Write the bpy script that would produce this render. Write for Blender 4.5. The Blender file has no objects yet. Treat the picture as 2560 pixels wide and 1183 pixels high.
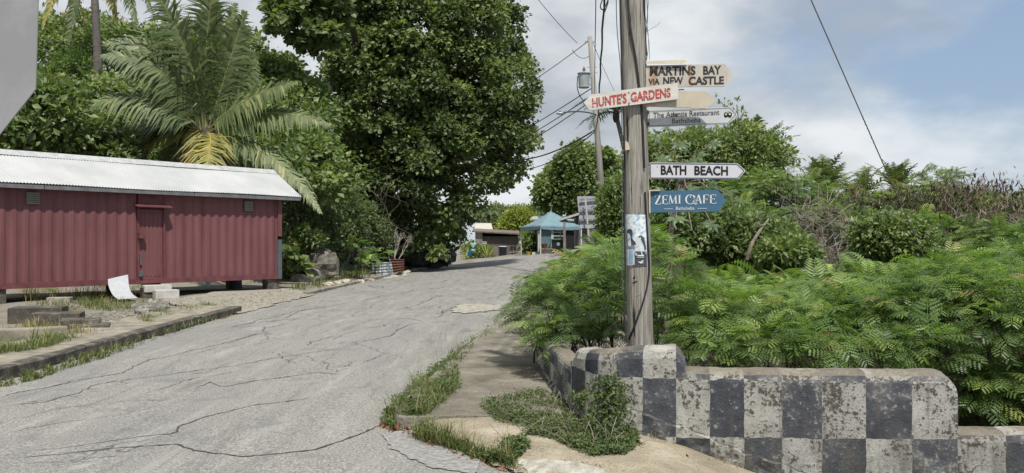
import bpy, bmesh, math, random
import numpy as np
from mathutils import Vector, Matrix, noise as mnoise

random.seed(11)
rng = np.random.default_rng(11)
SC = bpy.context.scene
COL = SC.collection

# ------------------------------------------------------------------ camera, world, sun, exposure
EYE, FPX, HY = 1.6, 2217.0, 607.0
cam_data = bpy.data.cameras.new("camera")
cam = bpy.data.objects.new("camera", cam_data)
COL.objects.link(cam)
cam.location = (0, 0, EYE)
cam.rotation_euler = (math.radians(90), 0, 0)
cam_data.sensor_width = 36.0
cam_data.lens = 36.0 * FPX / 2560.0
cam_data.shift_y = (HY - 591.5) / 2560.0
cam_data.clip_start = 0.1
cam_data.clip_end = 5000
SC.camera = cam

SUN_DIR = Vector((0.15, -0.44, 0.885)).normalized()      # towards the sun
world = bpy.data.worlds.new("World")
SC.world = world
world.use_nodes = True
wt = world.node_tree
wt.nodes.clear()
def wn(t, **k):
    n = wt.nodes.new(t)
    for a, b in k.items(): setattr(n, a, b)
    return n
w_out = wn('ShaderNodeOutputWorld'); w_bg = wn('ShaderNodeBackground')
w_bg.inputs['Strength'].default_value = 0.1
w_sky = wn('ShaderNodeTexSky', sky_type='NISHITA', sun_disc=False)
w_sky.sun_elevation = math.asin(SUN_DIR.z)
w_sky.sun_rotation = math.atan2(SUN_DIR.x, SUN_DIR.y)
w_sky.air_density = 1.0; w_sky.dust_density = 1.6; w_sky.ozone_density = 1.0
w_tc = wn('ShaderNodeTexCoord')
w_map = wn('ShaderNodeMapping'); w_map.inputs['Scale'].default_value = (1.0, 1.0, 2.1)
w_map.inputs['Location'].default_value = (0.35, 0.0, 0.12)
w_n = wn('ShaderNodeTexNoise'); w_n.inputs['Scale'].default_value = 2.3; w_n.inputs['Detail'].default_value = 9; w_n.inputs['Roughness'].default_value = 0.55
w_n2 = wn('ShaderNodeTexNoise'); w_n2.inputs['Scale'].default_value = 4.2; w_n2.inputs['Detail'].default_value = 7; w_n2.inputs['Roughness'].default_value = 0.5
w_sep = wn('ShaderNodeSeparateXYZ')
w_bias = wn('ShaderNodeMath', operation='MULTIPLY_ADD'); w_bias.inputs[1].default_value = -1.25; w_bias.inputs[2].default_value = 0.43
w_add = wn('ShaderNodeMath', operation='ADD')
w_cov = wn('ShaderNodeMapRange', interpolation_type='SMOOTHSTEP')
w_cov.inputs['From Min'].default_value = 0.36; w_cov.inputs['From Max'].default_value = 0.56
w_cr = wn('ShaderNodeValToRGB')
w_cr.color_ramp.elements[0].position = 0.40; w_cr.color_ramp.elements[0].color = (3.1, 3.42, 3.8, 1)
w_cr.color_ramp.elements[1].position = 0.62; w_cr.color_ramp.elements[1].color = (6.0, 6.25, 6.45, 1)
w_blue = wn('ShaderNodeMix', data_type='RGBA'); w_blue.inputs[0].default_value = 0.62
w_blue.inputs['B'].default_value = (2.4, 3.2, 4.4, 1)          # thin haze in the clear part of the sky
w_mix = wn('ShaderNodeMix', data_type='RGBA')
L = wt.links.new
L(w_tc.outputs['Generated'], w_map.inputs[0]); L(w_map.outputs[0], w_n.inputs['Vector']); L(w_map.outputs[0], w_n2.inputs['Vector'])
L(w_tc.outputs['Generated'], w_sep.inputs[0]); L(w_sep.outputs['X'], w_bias.inputs[0])
w_low = wn('ShaderNodeMapRange', interpolation_type='SMOOTHSTEP'); w_low.inputs['From Min'].default_value = 0.2; w_low.inputs['From Max'].default_value = 0.03; w_low.inputs['To Max'].default_value = 0.24
w_a2 = wn('ShaderNodeMath', operation='ADD')
L(w_sep.outputs['Z'], w_low.inputs['Value']); L(w_bias.outputs[0], w_a2.inputs[0]); L(w_low.outputs[0], w_a2.inputs[1])
L(w_n.outputs[0], w_add.inputs[0]); L(w_a2.outputs[0], w_add.inputs[1]); L(w_add.outputs[0], w_cov.inputs['Value'])
L(w_n2.outputs[0], w_cr.inputs[0]); L(w_sky.outputs[0], w_blue.inputs['A'])
L(w_cov.outputs[0], w_mix.inputs[0]); L(w_blue.outputs['Result'], w_mix.inputs['A']); L(w_cr.outputs[0], w_mix.inputs['B'])
L(w_mix.outputs['Result'], w_bg.inputs['Color']); L(w_bg.outputs[0], w_out.inputs['Surface'])

sun_l = bpy.data.lights.new("sun", 'SUN'); sun = bpy.data.objects.new("sun", sun_l); COL.objects.link(sun)
sun.location = (0, 0, 60)
sun.rotation_euler = (-SUN_DIR).to_track_quat('-Z', 'Y').to_euler()
sun_l.energy = 4.0; sun_l.angle = math.radians(1.2); sun_l.color = (1.0, 0.955, 0.88)

SC.view_settings.view_transform = 'Standard'; SC.view_settings.look = 'None'
SC.view_settings.exposure = 0.46; SC.view_settings.gamma = 1.0
SC.view_settings.use_curve_mapping = False

# ------------------------------------------------------------------ helpers
def at(px, py, d):
    return np.array([(px - 1280.0) / FPX * d, d, EYE - (py - HY) / FPX * d])
def arr(x): return np.asarray(x, dtype=np.float64)
def sstep(a, b, x):
    t = np.clip((np.asarray(x, float) - a) / (b - a), 0, 1); return t * t * (3 - 2 * t)
def nrm(v):
    v = arr(v); return v / np.maximum(np.linalg.norm(v, axis=-1, keepdims=True), 1e-9)

def props(o, label=None, cat=None, group=None, kind=None):
    for k, v in (('label', label), ('category', cat), ('group', group), ('kind', kind)):
        if v: o[k] = v
    return o
def thing(name, label, cat, loc=(0, 0, 0), group=None):
    o = bpy.data.objects.new(name, None); COL.objects.link(o)
    o.empty_display_size = 0.2
    o.location = tuple(float(c) for c in loc)
    return props(o, label, cat, group)

def mesh_obj(name, V, Fs, mat, parent=None, smooth=False, attr=None, uv=None):
    """V (n,3) world coordinates; Fs list of index arrays (k,m); optional per-vertex float 'rnd'; optional per-loop uv."""
    V = arr(V).copy()
    if parent is not None:
        p = parent; off = np.zeros(3)
        while p is not None:
            off += arr(p.location); p = p.parent
        V -= off
        loc = (0, 0, 0)
    else:
        loc = V.mean(axis=0) if len(V) else (0, 0, 0)
        loc = arr([loc[0], loc[1], V[:, 2].min()]); V -= loc
    me = bpy.data.meshes.new(name)
    Fs = [np.asarray(f, dtype=np.int32) for f in Fs if len(f)]
    me.vertices.add(len(V)); me.vertices.foreach_set('co', V.astype(np.float32).ravel())
    loops = np.concatenate([f.ravel() for f in Fs]); tot = np.concatenate([np.full(len(f), f.shape[1], np.int32) for f in Fs])
    me.loops.add(len(loops)); me.loops.foreach_set('vertex_index', loops)
    me.polygons.add(len(tot)); st = np.concatenate([[0], np.cumsum(tot)[:-1]]).astype(np.int32)
    me.polygons.foreach_set('loop_start', st)
    me.polygons.foreach_set('loop_total', tot)
    me.polygons.foreach_set('use_smooth', np.full(len(tot), bool(smooth)))
    if attr is not None:
        a = me.attributes.new('rnd', 'FLOAT', 'POINT'); a.data.foreach_set('value', arr(attr).astype(np.float32))
    if uv is not None:
        u = me.uv_layers.new(name='UVMap'); u.data.foreach_set('uv', arr(uv)[loops].astype(np.float32).ravel())
    me.update(calc_edges=True)
    if mat is not None: me.materials.append(mat)
    o = bpy.data.objects.new(name, me); COL.objects.link(o)
    o.location = tuple(float(c) for c in loc)
    if parent is not None: o.parent = parent
    return o

class MB:
    """collects boxes, tubes, prisms into one mesh"""
    def __init__(s): s.V = []; s.F = {}; s.n = 0
    def raw(s, V, faces):
        V = arr(V); s.V.append(V)
        for f in faces: s.F.setdefault(len(f), []).append([i + s.n for i in f])
        s.n += len(V); return s
    def box(s, c, size, ax=None, ay=None, az=None):
        c = arr(c); h = arr(size) / 2
        ax = arr((1, 0, 0)) if ax is None else nrm(ax); az = arr((0, 0, 1)) if az is None else nrm(az)
        ay = nrm(np.cross(az, ax)) if ay is None else nrm(ay)
        V = [c + ax * h[0] * i + ay * h[1] * j + az * h[2] * k for k in (-1, 1) for j in (-1, 1) for i in (-1, 1)]
        return s.raw(V, [(0, 2, 3, 1), (4, 5, 7, 6), (0, 1, 5, 4), (2, 6, 7, 3), (0, 4, 6, 2), (1, 3, 7, 5)])
    def bbox(s, c, size, bev=0.01, ax=None, az=None):
        """bevelled box"""
        c = arr(c); h = arr(size) / 2
        ax = arr((1, 0, 0)) if ax is None else nrm(ax); az = arr((0, 0, 1)) if az is None else nrm(az); ay = nrm(np.cross(az, ax))
        bm = bmesh.new(); bmesh.ops.create_cube(bm, size=1.0)
        for v in bm.verts: v.co = Vector((v.co.x * size[0], v.co.y * size[1], v.co.z * size[2]))
        bmesh.ops.bevel(bm, geom=bm.edges[:], offset=bev, segments=2, affect='EDGES', profile=0.6)
        V = [c + ax * v.co.x + ay * v.co.y + az * v.co.z for v in bm.verts]
        bm.verts.index_update(); fs = [tuple(v.index for v in f.verts) for f in bm.faces]; bm.free()
        return s.raw(V, fs)
    def tube(s, P, R, n=8, caps=True):
        V, q = tube(P, R, n); fs = [tuple(f) for f in q]
        if caps:
            fs.append(tuple(range(n - 1, -1, -1))); m = len(V); fs.append(tuple(range(m - n, m)))
        return s.raw(V, fs)
    def prism(s, front, back):
        """front, back: matching outlines"""
        n = len(front); V = list(front) + list(back)
        fs = [tuple(range(n)), tuple(range(2 * n - 1, n - 1, -1))]
        for i in range(n):
            j = (i + 1) % n; fs.append((i, n + i, n + j, j))
        return s.raw(V, fs)
    def build(s, name, mat, parent=None, smooth=False):
        V = np.concatenate(s.V)
        return mesh_obj(name, V, list(s.F[k] for k in s.F), mat, parent, smooth)

def tube(P, R, n=8):
    P = arr(P); m = len(P); R = np.broadcast_to(arr(R), (m,))
    T = np.gradient(P, axis=0); T = nrm(T)
    ref = arr((0, 0, 1)) if abs(T[0][2]) < 0.9 else arr((1, 0, 0))
    V = []
    side = nrm(np.cross(T[0], ref))
    for i in range(m):
        side = nrm(side - T[i] * np.dot(side, T[i])); up = np.cross(T[i], side)
        a = np.arange(n) * 2 * np.pi / n
        V.append(P[i] + R[i] * (np.cos(a)[:, None] * side + np.sin(a)[:, None] * up))
    V = np.concatenate(V)
    i = np.arange(m - 1)[:, None] * n; k = np.arange(n)[None, :]; k2 = (k + 1) % n
    q = np.stack([i + k, i + k2, i + n + k2, i + n + k], -1).reshape(-1, 4)
    return V, q
def tubes(list_PR, n=5):
    Vs, qs, o = [], [], 0
    for P, R in list_PR:
        V, q = tube(P, R, n); Vs.append(V); qs.append(q + o); o += len(V)
    return np.concatenate(Vs), np.concatenate(qs)
def smooth_path(P, k=6):
    """Catmull-Rom through P"""
    P = arr(P); Q = np.vstack([2 * P[0] - P[1], P, 2 * P[-1] - P[-2]]); out = []
    for i in range(1, len(Q) - 2):
        for t in np.arange(k) / k:
            a, b, c, d = Q[i - 1], Q[i], Q[i + 1], Q[i + 2]
            out.append(0.5 * (2 * b + (c - a) * t + (2 * a - 5 * b + 4 * c - d) * t * t + (3 * b - a - 3 * c + d) * t ** 3))
    out.append(P[-1]); return arr(out)

def frames(dirs, ups):
    """rotation matrices (N,3,3), columns x,y,z with y=dir and z near up"""
    y = nrm(dirs); x = nrm(np.cross(y, ups)); z = np.cross(x, y)
    return np.stack([x, y, z], -1)
def instance(V, Fs, pos, R, sc):
    V = arr(V); N = len(pos); m = len(V)
    sc = np.broadcast_to(arr(sc).reshape(-1, 1) if np.ndim(sc) <= 1 else arr(sc), (N, 1) if np.ndim(sc) <= 1 else (N, 3))
    W = np.einsum('nij,nmj->nmi', R, V[None] * sc[:, None, :]) + arr(pos)[:, None, :]
    off = (np.arange(N) * m)[:, None, None]
    return W.reshape(-1, 3), [(np.asarray(f)[None] + off).reshape(-1, np.asarray(f).shape[1]) for f in Fs]
def merge(parts):
    """parts: list of (V, Fs, attr)"""
    Vs, Fd, At, o = [], {}, [], 0
    for V, Fs, a in parts:
        Vs.append(V); At.append(np.broadcast_to(arr(a), (len(V),)))
        for f in Fs:
            f = np.asarray(f); Fd.setdefault(f.shape[1], []).append(f + o)
        o += len(V)
    return np.concatenate(Vs), [np.concatenate(Fd[k]) for k in Fd], np.concatenate(At)
def rand_unit(n):
    return nrm(rng.normal(size=(n, 3)))

def in_poly(pts, poly):
    pts = arr(pts); poly = arr(poly); x, y = pts[:, 0], pts[:, 1]; c = np.zeros(len(pts), bool)
    n = len(poly); j = n - 1
    for i in range(n):
        xi, yi = poly[i]; xj, yj = poly[j]
        with np.errstate(divide='ignore', invalid='ignore'):
            k = ((yi > y) != (yj > y)) & (x < (xj - xi) * (y - yi) / (yj - yi + 1e-12) + xi)
        c ^= k; j = i
    return c
def dist_poly(pts, poly):
    pts = arr(pts); poly = arr(poly); d = np.full(len(pts), 1e9)
    for i in range(len(poly)):
        a, b = poly[i], poly[(i + 1) % len(poly)]; ab = b - a
        t = np.clip(((pts - a) @ ab) / max(ab @ ab, 1e-9), 0, 1)
        d = np.minimum(d, np.linalg.norm(pts - (a + t[:, None] * ab), axis=1))
    return d
def sample_poly(poly, n):
    poly = arr(poly); lo, hi = poly.min(0), poly.max(0); out = np.zeros((0, 2))
    while len(out) < n:
        p = lo + rng.random((n * 3, 2)) * (hi - lo); out = np.vstack([out, p[in_poly(p, poly)]])
    return out[:n]

# ------------------------------------------------------------------ materials
class NT:
    def __init__(s, name):
        s.m = bpy.data.materials.new(name); s.m.use_nodes = True; s.t = s.m.node_tree
        s.b = s.t.nodes['Principled BSDF']; s.out = s.t.nodes['Material Output']
    def n(s, t, ins=None, **k):
        n = s.t.nodes.new(t)
        for a, b in k.items(): setattr(n, a, b)
        for a, b in (ins or {}).items():
            if hasattr(b, 'node'): s.t.links.new(b, n.inputs[a])
            else: n.inputs[a].default_value = b
        return n
    def l(s, a, b): s.t.links.new(a, b)
    def coord(s, which='Object', scale=(1, 1, 1), loc=(0, 0, 0)):
        if which == 'Position': src = s.n('ShaderNodeNewGeometry').outputs['Position']
        else: src = s.n('ShaderNodeTexCoord').outputs[which]
        return s.n('ShaderNodeMapping', {0: src, 'Scale': scale, 'Location': loc}).outputs[0]
    def noise(s, vec, scale, detail=5, rough=0.55, dist=0.0):
        return s.n('ShaderNodeTexNoise', {'Vector': vec, 'Scale': scale, 'Detail': detail, 'Roughness': rough, 'Distortion': dist}).outputs[0]
    def ramp(s, fac, stops, interp='LINEAR'):
        r = s.n('ShaderNodeValToRGB', {0: fac}); cr = r.color_ramp; cr.interpolation = interp
        while len(cr.elements) < len(stops): cr.elements.new(0.5)
        for e, (p, c) in zip(cr.elements, stops):
            e.position = p; e.color = (*c, 1) if len(c) == 3 else c
        return r.outputs[0]
    def rng(s, v, a, b, c=0.0, d=1.0, smooth=True):
        return s.n('ShaderNodeMapRange', {'Value': v, 'From Min': a, 'From Max': b, 'To Min': c, 'To Max': d},
                   interpolation_type='SMOOTHSTEP' if smooth else 'LINEAR').outputs[0]
    def math(s, op, a, b=0.0, c=0.0):
        return s.n('ShaderNodeMath', {0: a, 1: b, 2: c}, operation=op).outputs[0]
    def mix(s, f, a, b, blend='MIX'):
        def c4(c): return c if hasattr(c, 'node') else ((*c, 1) if len(c) == 3 else c)
        n = s.n('ShaderNodeMix', data_type='RGBA', blend_type=blend)
        for k, v in (('Factor', f), ('A', c4(a)), ('B', c4(b))):
            sock = n.inputs[0] if k == 'Factor' else n.inputs[k]
            if k != 'Factor': sock = [i for i in n.inputs if i.name == k and i.type == 'RGBA'][0]
            if hasattr(v, 'node'): s.l(v, sock)
            else: sock.default_value = v
        return [o for o in n.outputs if o.type == 'RGBA'][0]
    def bump(s, h, strength=0.3, dist=0.02):
        s.l(s.n('ShaderNodeBump', {'Height': h, 'Strength': strength, 'Distance': dist}).outputs[0], s.b.inputs['Normal'])
    def base(s, c, rough=0.7, spec=0.3, metal=0.0):
        if hasattr(c, 'node'): s.l(c, s.b.inputs['Base Color'])
        else: s.b.inputs['Base Color'].default_value = (*c, 1)
        if hasattr(rough, 'node'): s.l(rough, s.b.inputs['Roughness'])
        else: s.b.inputs['Roughness'].default_value = rough
        s.b.inputs['Specular IOR Level'].default_value = spec; s.b.inputs['Metallic'].default_value = metal
        return s.m

def simple(name, col, rough=0.7, col2=None, scale=6.0, bump=0.2, bscale=None, metal=0.0, stretch=(1, 1, 1), lo=0.35, hi=0.65, spec=0.3, bdist=0.01):
    t = NT(name); v = t.coord('Object', stretch)
    f = t.noise(v, scale, 6, 0.6)
    c2 = col2 or tuple(c * 0.72 for c in col)
    c = t.ramp(f, [(lo, c2), (hi, col)])
    if bump: t.bump(t.noise(v, bscale or scale * 4, 5, 0.6), bump, bdist)
    return t.base(c, rough, spec, metal)

def leaf_mat(name, stops, rough=0.42, spec=0.45, trans=0.28, tcol=None):
    """leaf colour from the per-leaf random value"""
    t = NT(name)
    a = t.n('ShaderNodeAttribute', attribute_name='rnd').outputs['Fac']
    c = t.ramp(a, stops)
    t.base(c, rough, spec)
    if trans:
        tr = t.n('ShaderNodeBsdfTranslucent'); tc = t.mix(1.0, c, tcol or (1.25, 1.5, 0.6), 'MULTIPLY'); t.l(tc, tr.inputs[0])
        ms = t.n('ShaderNodeMixShader', {0: trans}); t.l(t.b.outputs[0], ms.inputs[1]); t.l(tr.outputs[0], ms.inputs[2]); t.l(ms.outputs[0], t.out.inputs[0])
    return t.m
# ------------------------------------------------------------------ terrain and road
YL = arr([-30, 2.0, 3.0, 4.0, 6.0, 8.0, 10.1, 20.6, 27, 38, 44, 50, 60, 64, 67, 69, 70.5, 72])
XL_ = arr([-70, -70, -40, -14, -8.6, -6.6, -5.85, -6.2, -6.15, -6.0, -5.65, -5.25, -4.3, -2.5, 1.0, 6, 14, 70])
YR = arr([-30, 2.0, 3.0, 4.6, 5.4, 6.16, 6.53, 7.19, 7.83, 9.03, 11, 14, 18.4, 35, 45, 50, 54, 57, 59, 72])
XR_ = arr([70, 70, 14, 3.0, 1.2, -.03, -.29, -.81, -1.15, -1.06, -.89, -.63, -.25, .55, 1.6, 3.4, 7, 14, 70, 70])
def XL(y): return np.interp(y, YL, XL_)
def XR(y): return np.interp(y, YR, XR_)
def climb(x, y):
    k = np.clip(0.16 + 0.125 * (np.asarray(x, float) + 3.4), 0.0, 1.3)
    return sstep(34, 63, y) * k * (1 - 0.55 * sstep(66, 80, y))
def wob(x, y, s, seed=0.0):
    x = arr(x); y = arr(y)
    return (np.sin(x * s * 1.3 + y * s * 0.7 + seed) + np.sin(x * s * 0.6 - y * s * 1.7 + 2.1 * seed + 1.3) + np.sin(x * s * 2.3 + y * s * 1.9 + 0.7 * seed)) / 3
UC = arr((0.63, 0.777)); NF = arr((0.777, -0.63)); PC = arr((-7.2, 27.7))     # container: direction, front normal, front corner
def hill(x, y):
    q = -((x - PC[0]) * NF[0] + (y - PC[1]) * NF[1])
    dl = XL(y) - x
    h = np.minimum(7.8, np.clip(q - 4.4, 0, None) * 0.62) * sstep(1.6, 7.0, dl) * (1 - sstep(58, 74, y + 0.35 * (x + 8))) * (1 - sstep(-9.5, -6.0, x) * sstep(50, 58, y))
    return h
def HR(x, y):
    return climb(x, y)
def H(x, y):
    x = arr(x); y = arr(y)
    dl = XL(y) - x; dr = x - XR(y); out = np.maximum(dl, dr)
    z = climb(x, y) + np.where(out < 0, -0.14 + 0.125 * sstep(-0.45, 0.0, out), -0.015)
    z += np.where(dl > 0, 0.125 * sstep(0.0, 1.1, dl), 0) + np.where(dr > 0, 0.075 * sstep(0, 0.5, dr), 0)
    z += hill(x, y)
    z += np.where(dl > 1.5, 0.05 * wob(x, y, 0.9, 1) * sstep(1.5, 4, dl), 0)
    right = sstep(0.5, 3.0, dr)
    z += right * 0.05 * wob(x, y, 0.8, 4)
    z -= np.interp(x, [0.4, 0.9, 1.3, 1.95, 2.7, 3.6, 6], [0, 0.0, 0.08, 0.30, 0.52, 0.75, 1.0]) * sstep(8.6, 7.4, y) * sstep(0.05, 0.9, dr)
    z += sstep(15, 30, y) * sstep(3, 9, x - 0.05 * y) * 0.9 * (y < 57) * (1 - sstep(45, 57, y))
    return z
def ground_hit(px, py, lift=0.0, road=False):
    px = arr(px); py = arr(py); d = np.full(px.shape, 15.0); d = (EYE) * FPX / np.maximum(py - HY, 8)
    for _ in range(12):
        x = (px - 1280) / FPX * d
        z = (HR if road else H)(x, d) + lift
        d = 0.5 * d + 0.5 * np.clip((EYE - z) * FPX / np.maximum(py - HY, 3), 1, 120)
    x = (px - 1280) / FPX * d
    return np.stack([x, d, (HR if road else H)(x, d) + lift], -1)

def grid_faces(nx, ny):
    i = np.arange(ny - 1)[:, None] * nx; j = np.arange(nx - 1)[None, :]
    return np.stack([i + j, i + j + 1, i + nx + j + 1, i + nx + j], -1).reshape(-1, 4)

xs = np.unique(np.concatenate([np.linspace(-16, 8, 101), -16 - np.geomspace(0.3, 60, 45), 8 + np.geomspace(0.3, 60, 40), [-140, -300, -700, -1500, 130, 300, 700, 1500]]))
ys = np.unique(np.concatenate([np.linspace(2, 32, 121), np.linspace(32, 80, 90), [-1500, -700, -300, -120, -50, -20, -8, -2, 85, 92, 100, 115, 140, 200, 400, 800, 1500, 2500]]))
GX, GY = np.meshgrid(xs, ys); gz = H(GX.ravel(), GY.ravel())

# ground material: gravelly dirt with grass stains, dark soil on the hill
t = NT('ground_earth'); v = t.coord('Position')
n1 = t.noise(v, 0.55, 5, 0.6); n2 = t.noise(v, 5.0, 6, 0.65); n3 = t.noise(v, 40.0, 4, 0.7)
gravel = t.ramp(n3, [(0.32, (0.10, 0.092, 0.078)), (0.5, (0.20, 0.188, 0.162)), (0.68, (0.38, 0.365, 0.325))])
dirt = t.ramp(n2, [(0.3, (0.13, 0.10, 0.065)), (0.7, (0.27, 0.215, 0.14))])
c = t.mix(t.rng(n1, 0.46, 0.64, 0, 0.8), gravel, dirt)
grs = t.ramp(n3, [(0.3, (0.05, 0.07, 0.022)), (0.7, (0.13, 0.15, 0.05))])
c = t.mix(t.math('MULTIPLY', t.rng(t.noise(v, 0.9, 6, 0.6), 0.5, 0.6), t.rng(n2, 0.42, 0.6)), c, grs)
soil = t.n('ShaderNodeAttribute', attribute_name='rnd').outputs['Fac']
c = t.mix(soil, c, t.ramp(n2, [(0.3, (0.022, 0.02, 0.014)), (0.7, (0.06, 0.055, 0.035))]))
t.bump(t.math('ADD', n3, n2), 0.6, 0.03)
M_GROUND = t.base(c, 0.95, 0.1)
qh = hill(GX.ravel(), GY.ravel())
soil_a = np.maximum(sstep(0.2, 1.2, qh), sstep(1.2, 2.2, GX.ravel() - 0.05 * GY.ravel()) * (GY.ravel() > 8.6) * (GY.ravel() < 60))
g = mesh_obj('ground', np.stack([GX.ravel(), GY.ravel(), gz], -1), [grid_faces(len(xs), len(ys))], M_GROUND, None, True, attr=soil_a)
props(g, kind='structure')

# road
t = NT('old_asphalt'); v = t.coord('Position')
fine = t.noise(v, 55, 3, 0.75); sp = t.noise(v, 24, 4, 0.7)
big = t.noise(t.coord('Position', (1.0, 0.28, 1)), 0.8, 5, 0.6, 0.6)
streak = t.noise(t.coord('Position', (1.6, 0.22, 1)), 2.6, 8, 0.7, 0.35)
c = t.ramp(fine, [(0.34, (0.095, 0.091, 0.085)), (0.5, (0.212, 0.204, 0.188)), (0.66, (0.40, 0.385, 0.35))])
c = t.mix(t.rng(big, 0.40, 0.62, 0, 0.55), c, t.mix(0.5, c, (0.14, 0.145, 0.145)))
c = t.mix(t.rng(streak, 0.50, 0.70, 0, 0.5), c, (0.33, 0.32, 0.295))
c = t.mix(t.rng(streak, 0.47, 0.32, 0, 0.55), c, (0.11, 0.11, 0.106))
spots = t.noise(v, 1.7, 3, 0.6)
c = t.mix(t.rng(spots, 0.60, 0.66, 0, 0.35), c, (0.115, 0.122, 0.118))
c = t.mix(t.rng(sp, 0.66, 0.72, 0, 0.6), c, (0.07, 0.068, 0.065))
vo = t.n('ShaderNodeTexVoronoi', {'Vector': t.n('ShaderNodeVectorMath', {0: t.coord('Position', (1.0, 0.42, 1)), 1: t.n('ShaderNodeVectorMath', {0: t.n('ShaderNodeTexNoise', {'Vector': v, 'Scale': 1.4, 'Detail': 5.0}).outputs[1], 'Scale': 1.1}, operation='SCALE').outputs[0]}, operation='ADD').outputs[0], 'Scale': 0.75}, feature='DISTANCE_TO_EDGE').outputs[0]
ck = t.math('MULTIPLY', t.rng(vo, 0.0, 0.010, 1, 0), t.rng(t.noise(v, 0.35, 3), 0.54, 0.66))
c = t.mix(t.math('MULTIPLY', ck, 0.85), c, (0.035, 0.033, 0.03))
hgt = t.math('ADD', t.math('MULTIPLY', fine, 0.25), t.math('ADD', t.math('MULTIPLY', streak, 0.6), t.math('MULTIPLY', ck, -0.8)))
t.bump(hgt, 0.55, 0.035)
M_ROAD = t.base(c, 0.88, 0.22)
ry = np.unique(np.concatenate([[-30, -15, -6], np.linspace(-2, 14, 150), np.linspace(14, 40, 150), np.linspace(40, 72, 80)]))
rs = np.linspace(0, 1, 61)
RX = np.clip(XL(ry), -70, 70)[:, None] * (1 - rs) + np.clip(XR(ry), -70, 70)[:, None] * rs
RYY = np.repeat(ry[:, None], len(rs), 1)
edge = np.minimum(rs, 1 - rs)[None, :]
jag = 0.06 * wob(RX * 0, RYY, 5.0, 2) + 0.05 * wob(RX * 0, RYY, 13.0, 5)
RX = RX + jag * ((rs == 0) | (rs == 1))[None, :]
RZ = HR(RX, RYY) + 0.010 * wob(RX, RYY * 0.35, 3.1, 3) + 0.007 * wob(RX * 0.7, RYY, 2.2, 8) + 0.004
road = mesh_obj('road', np.stack([RX.ravel(), RYY.ravel(), RZ.ravel()], -1), [grid_faces(len(rs), len(ry))], M_ROAD, None, True)
props(road, kind='structure')
def road_z(x, y): return HR(x, y) + 0.010 * wob(x, arr(y) * 0.35, 3.1, 3) + 0.007 * wob(arr(x) * 0.7, y, 2.2, 8) + 0.004

# cracks in the road surface
M_CRACK = simple('crack_shadow', (0.075, 0.07, 0.063), 1.0, (0.03, 0.028, 0.026), 9, 0)
def crack(pts, w, jit=0.02, zoom=True):
    p = arr(pts)
    P = ground_hit(p[:, 0], p[:, 1], 0, True)[:, :2]
    seg = np.linalg.norm(np.diff(P, axis=0), axis=1); cum = np.concatenate([[0], np.cumsum(seg)])
    n = int(cum[-1] / 0.045) + 4
    s = np.linspace(0, cum[-1], n)
    Q = np.stack([np.interp(s, cum, P[:, 0]), np.interp(s, cum, P[:, 1])], -1)
    T = nrm(np.gradient(Q, axis=0)); Nn = np.stack([-T[:, 1], T[:, 0]], -1)
    k = np.cumsum(rng.normal(0, jit * 0.24, n)); k -= np.linspace(0, k[-1], n)
    k = np.clip(k, -0.14, 0.14)
    Q = Q + Nn * (k + rng.normal(0, jit * 0.10, n))[:, None]
    ww = 0.62 * w * np.clip(0.35 + 0.65 * np.abs(np.sin(s * 1.9 + rng.random() * 6) * 0.6 + rng.normal(0, 0.5, n)), 0.12, 1.6) * np.clip(np.minimum(s, cum[-1] - s) / 0.25, 0.05, 1) * 0.5
    A = Q + Nn * ww[:, None]; B = Q - Nn * ww[:, None]
    V = np.empty((2 * n, 3)); V[0::2, :2] = A; V[1::2, :2] = B
    V[:, 2] = road_z(V[:, 0], V[:, 1]) + 0.004
    i = np.arange(n - 1) * 2
    o = mesh_obj('crack', V, [np.stack([i, i + 1, i + 3, i + 2], -1)], M_CRACK, road)
def z3(pts): return [(x * .4084, 700 + y * .4084) for x, y in pts]
def z7(pts): return [(900 + x * .4084, 700 + y * .4084) for x, y in pts]
crack(z3([(0, 1112), (330, 1080), (600, 1052), (830, 1035), (1100, 1005), (1200, 1040), (1330, 1062), (1480, 1080), (1700, 1065), (1900, 1040), (2106, 975)]) + z7([(60, 925), (140, 880)]), 0.042, 0.03)
crack(z3([(220, 1055), (460, 1030), (700, 1000), (1040, 955), (1100, 940), (1110, 905), (1280, 835), (1450, 795), (1600, 765), (1950, 720)]), 0.032, 0.03)
crack(z3([(0, 720), (140, 690), (250, 670), (420, 625), (740, 570), (900, 490), (1100, 455), (1400, 375), (1640, 320)]), 0.035, 0.05)
crack(z3([(0, 780), (300, 755), (560, 700), (640, 650), (900, 600), (1300, 545), (1700, 480), (2106, 420)]), 0.03, 0.06)
crack(z3([(1180, 670), (1290, 625), (1380, 650), (1550, 620), (1950, 570), (2106, 590)]), 0.034, 0.03)
crack(z3([(900, 695), (1130, 640), (1230, 610), (1500, 545)]), 0.022, 0.06)
crack(z3([(1400, 290), (1640, 255), (1900, 235)]), 0.05, 0.05)
crack(z3([(1500, 275), (1800, 190), (2000, 170)]), 0.04, 0.05)
crack(z3([(1720, 240), (1860, 190), (2106, 150)]), 0.04, 0.05)
crack(z3([(1860, 410), (1900, 380), (2106, 340)]), 0.035, 0.06)
crack(z3([(950, 818), (1200, 800), (1400, 770)]), 0.012, 0.02)
crack(z3([(0, 870), (420, 800), (760, 740), (1100, 745)]), 0.016, 0.06)
crack(z3([(0, 950), (360, 880), (800, 830), (1000, 770)]), 0.014, 0.06)
crack(z3([(0, 1140), (400, 1120), (900, 1070)]), 0.012, 0.04)
crack(z7([(40, 250), (160, 240), (290, 238), (395, 256)]), 0.04, 0.03)
crack(z7([(0, 385), (120, 360), (220, 330), (330, 280), (395, 258)]), 0.04, 0.05)
crack(z7([(0, 300), (120, 285), (245, 270)]), 0.03, 0.03)
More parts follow.
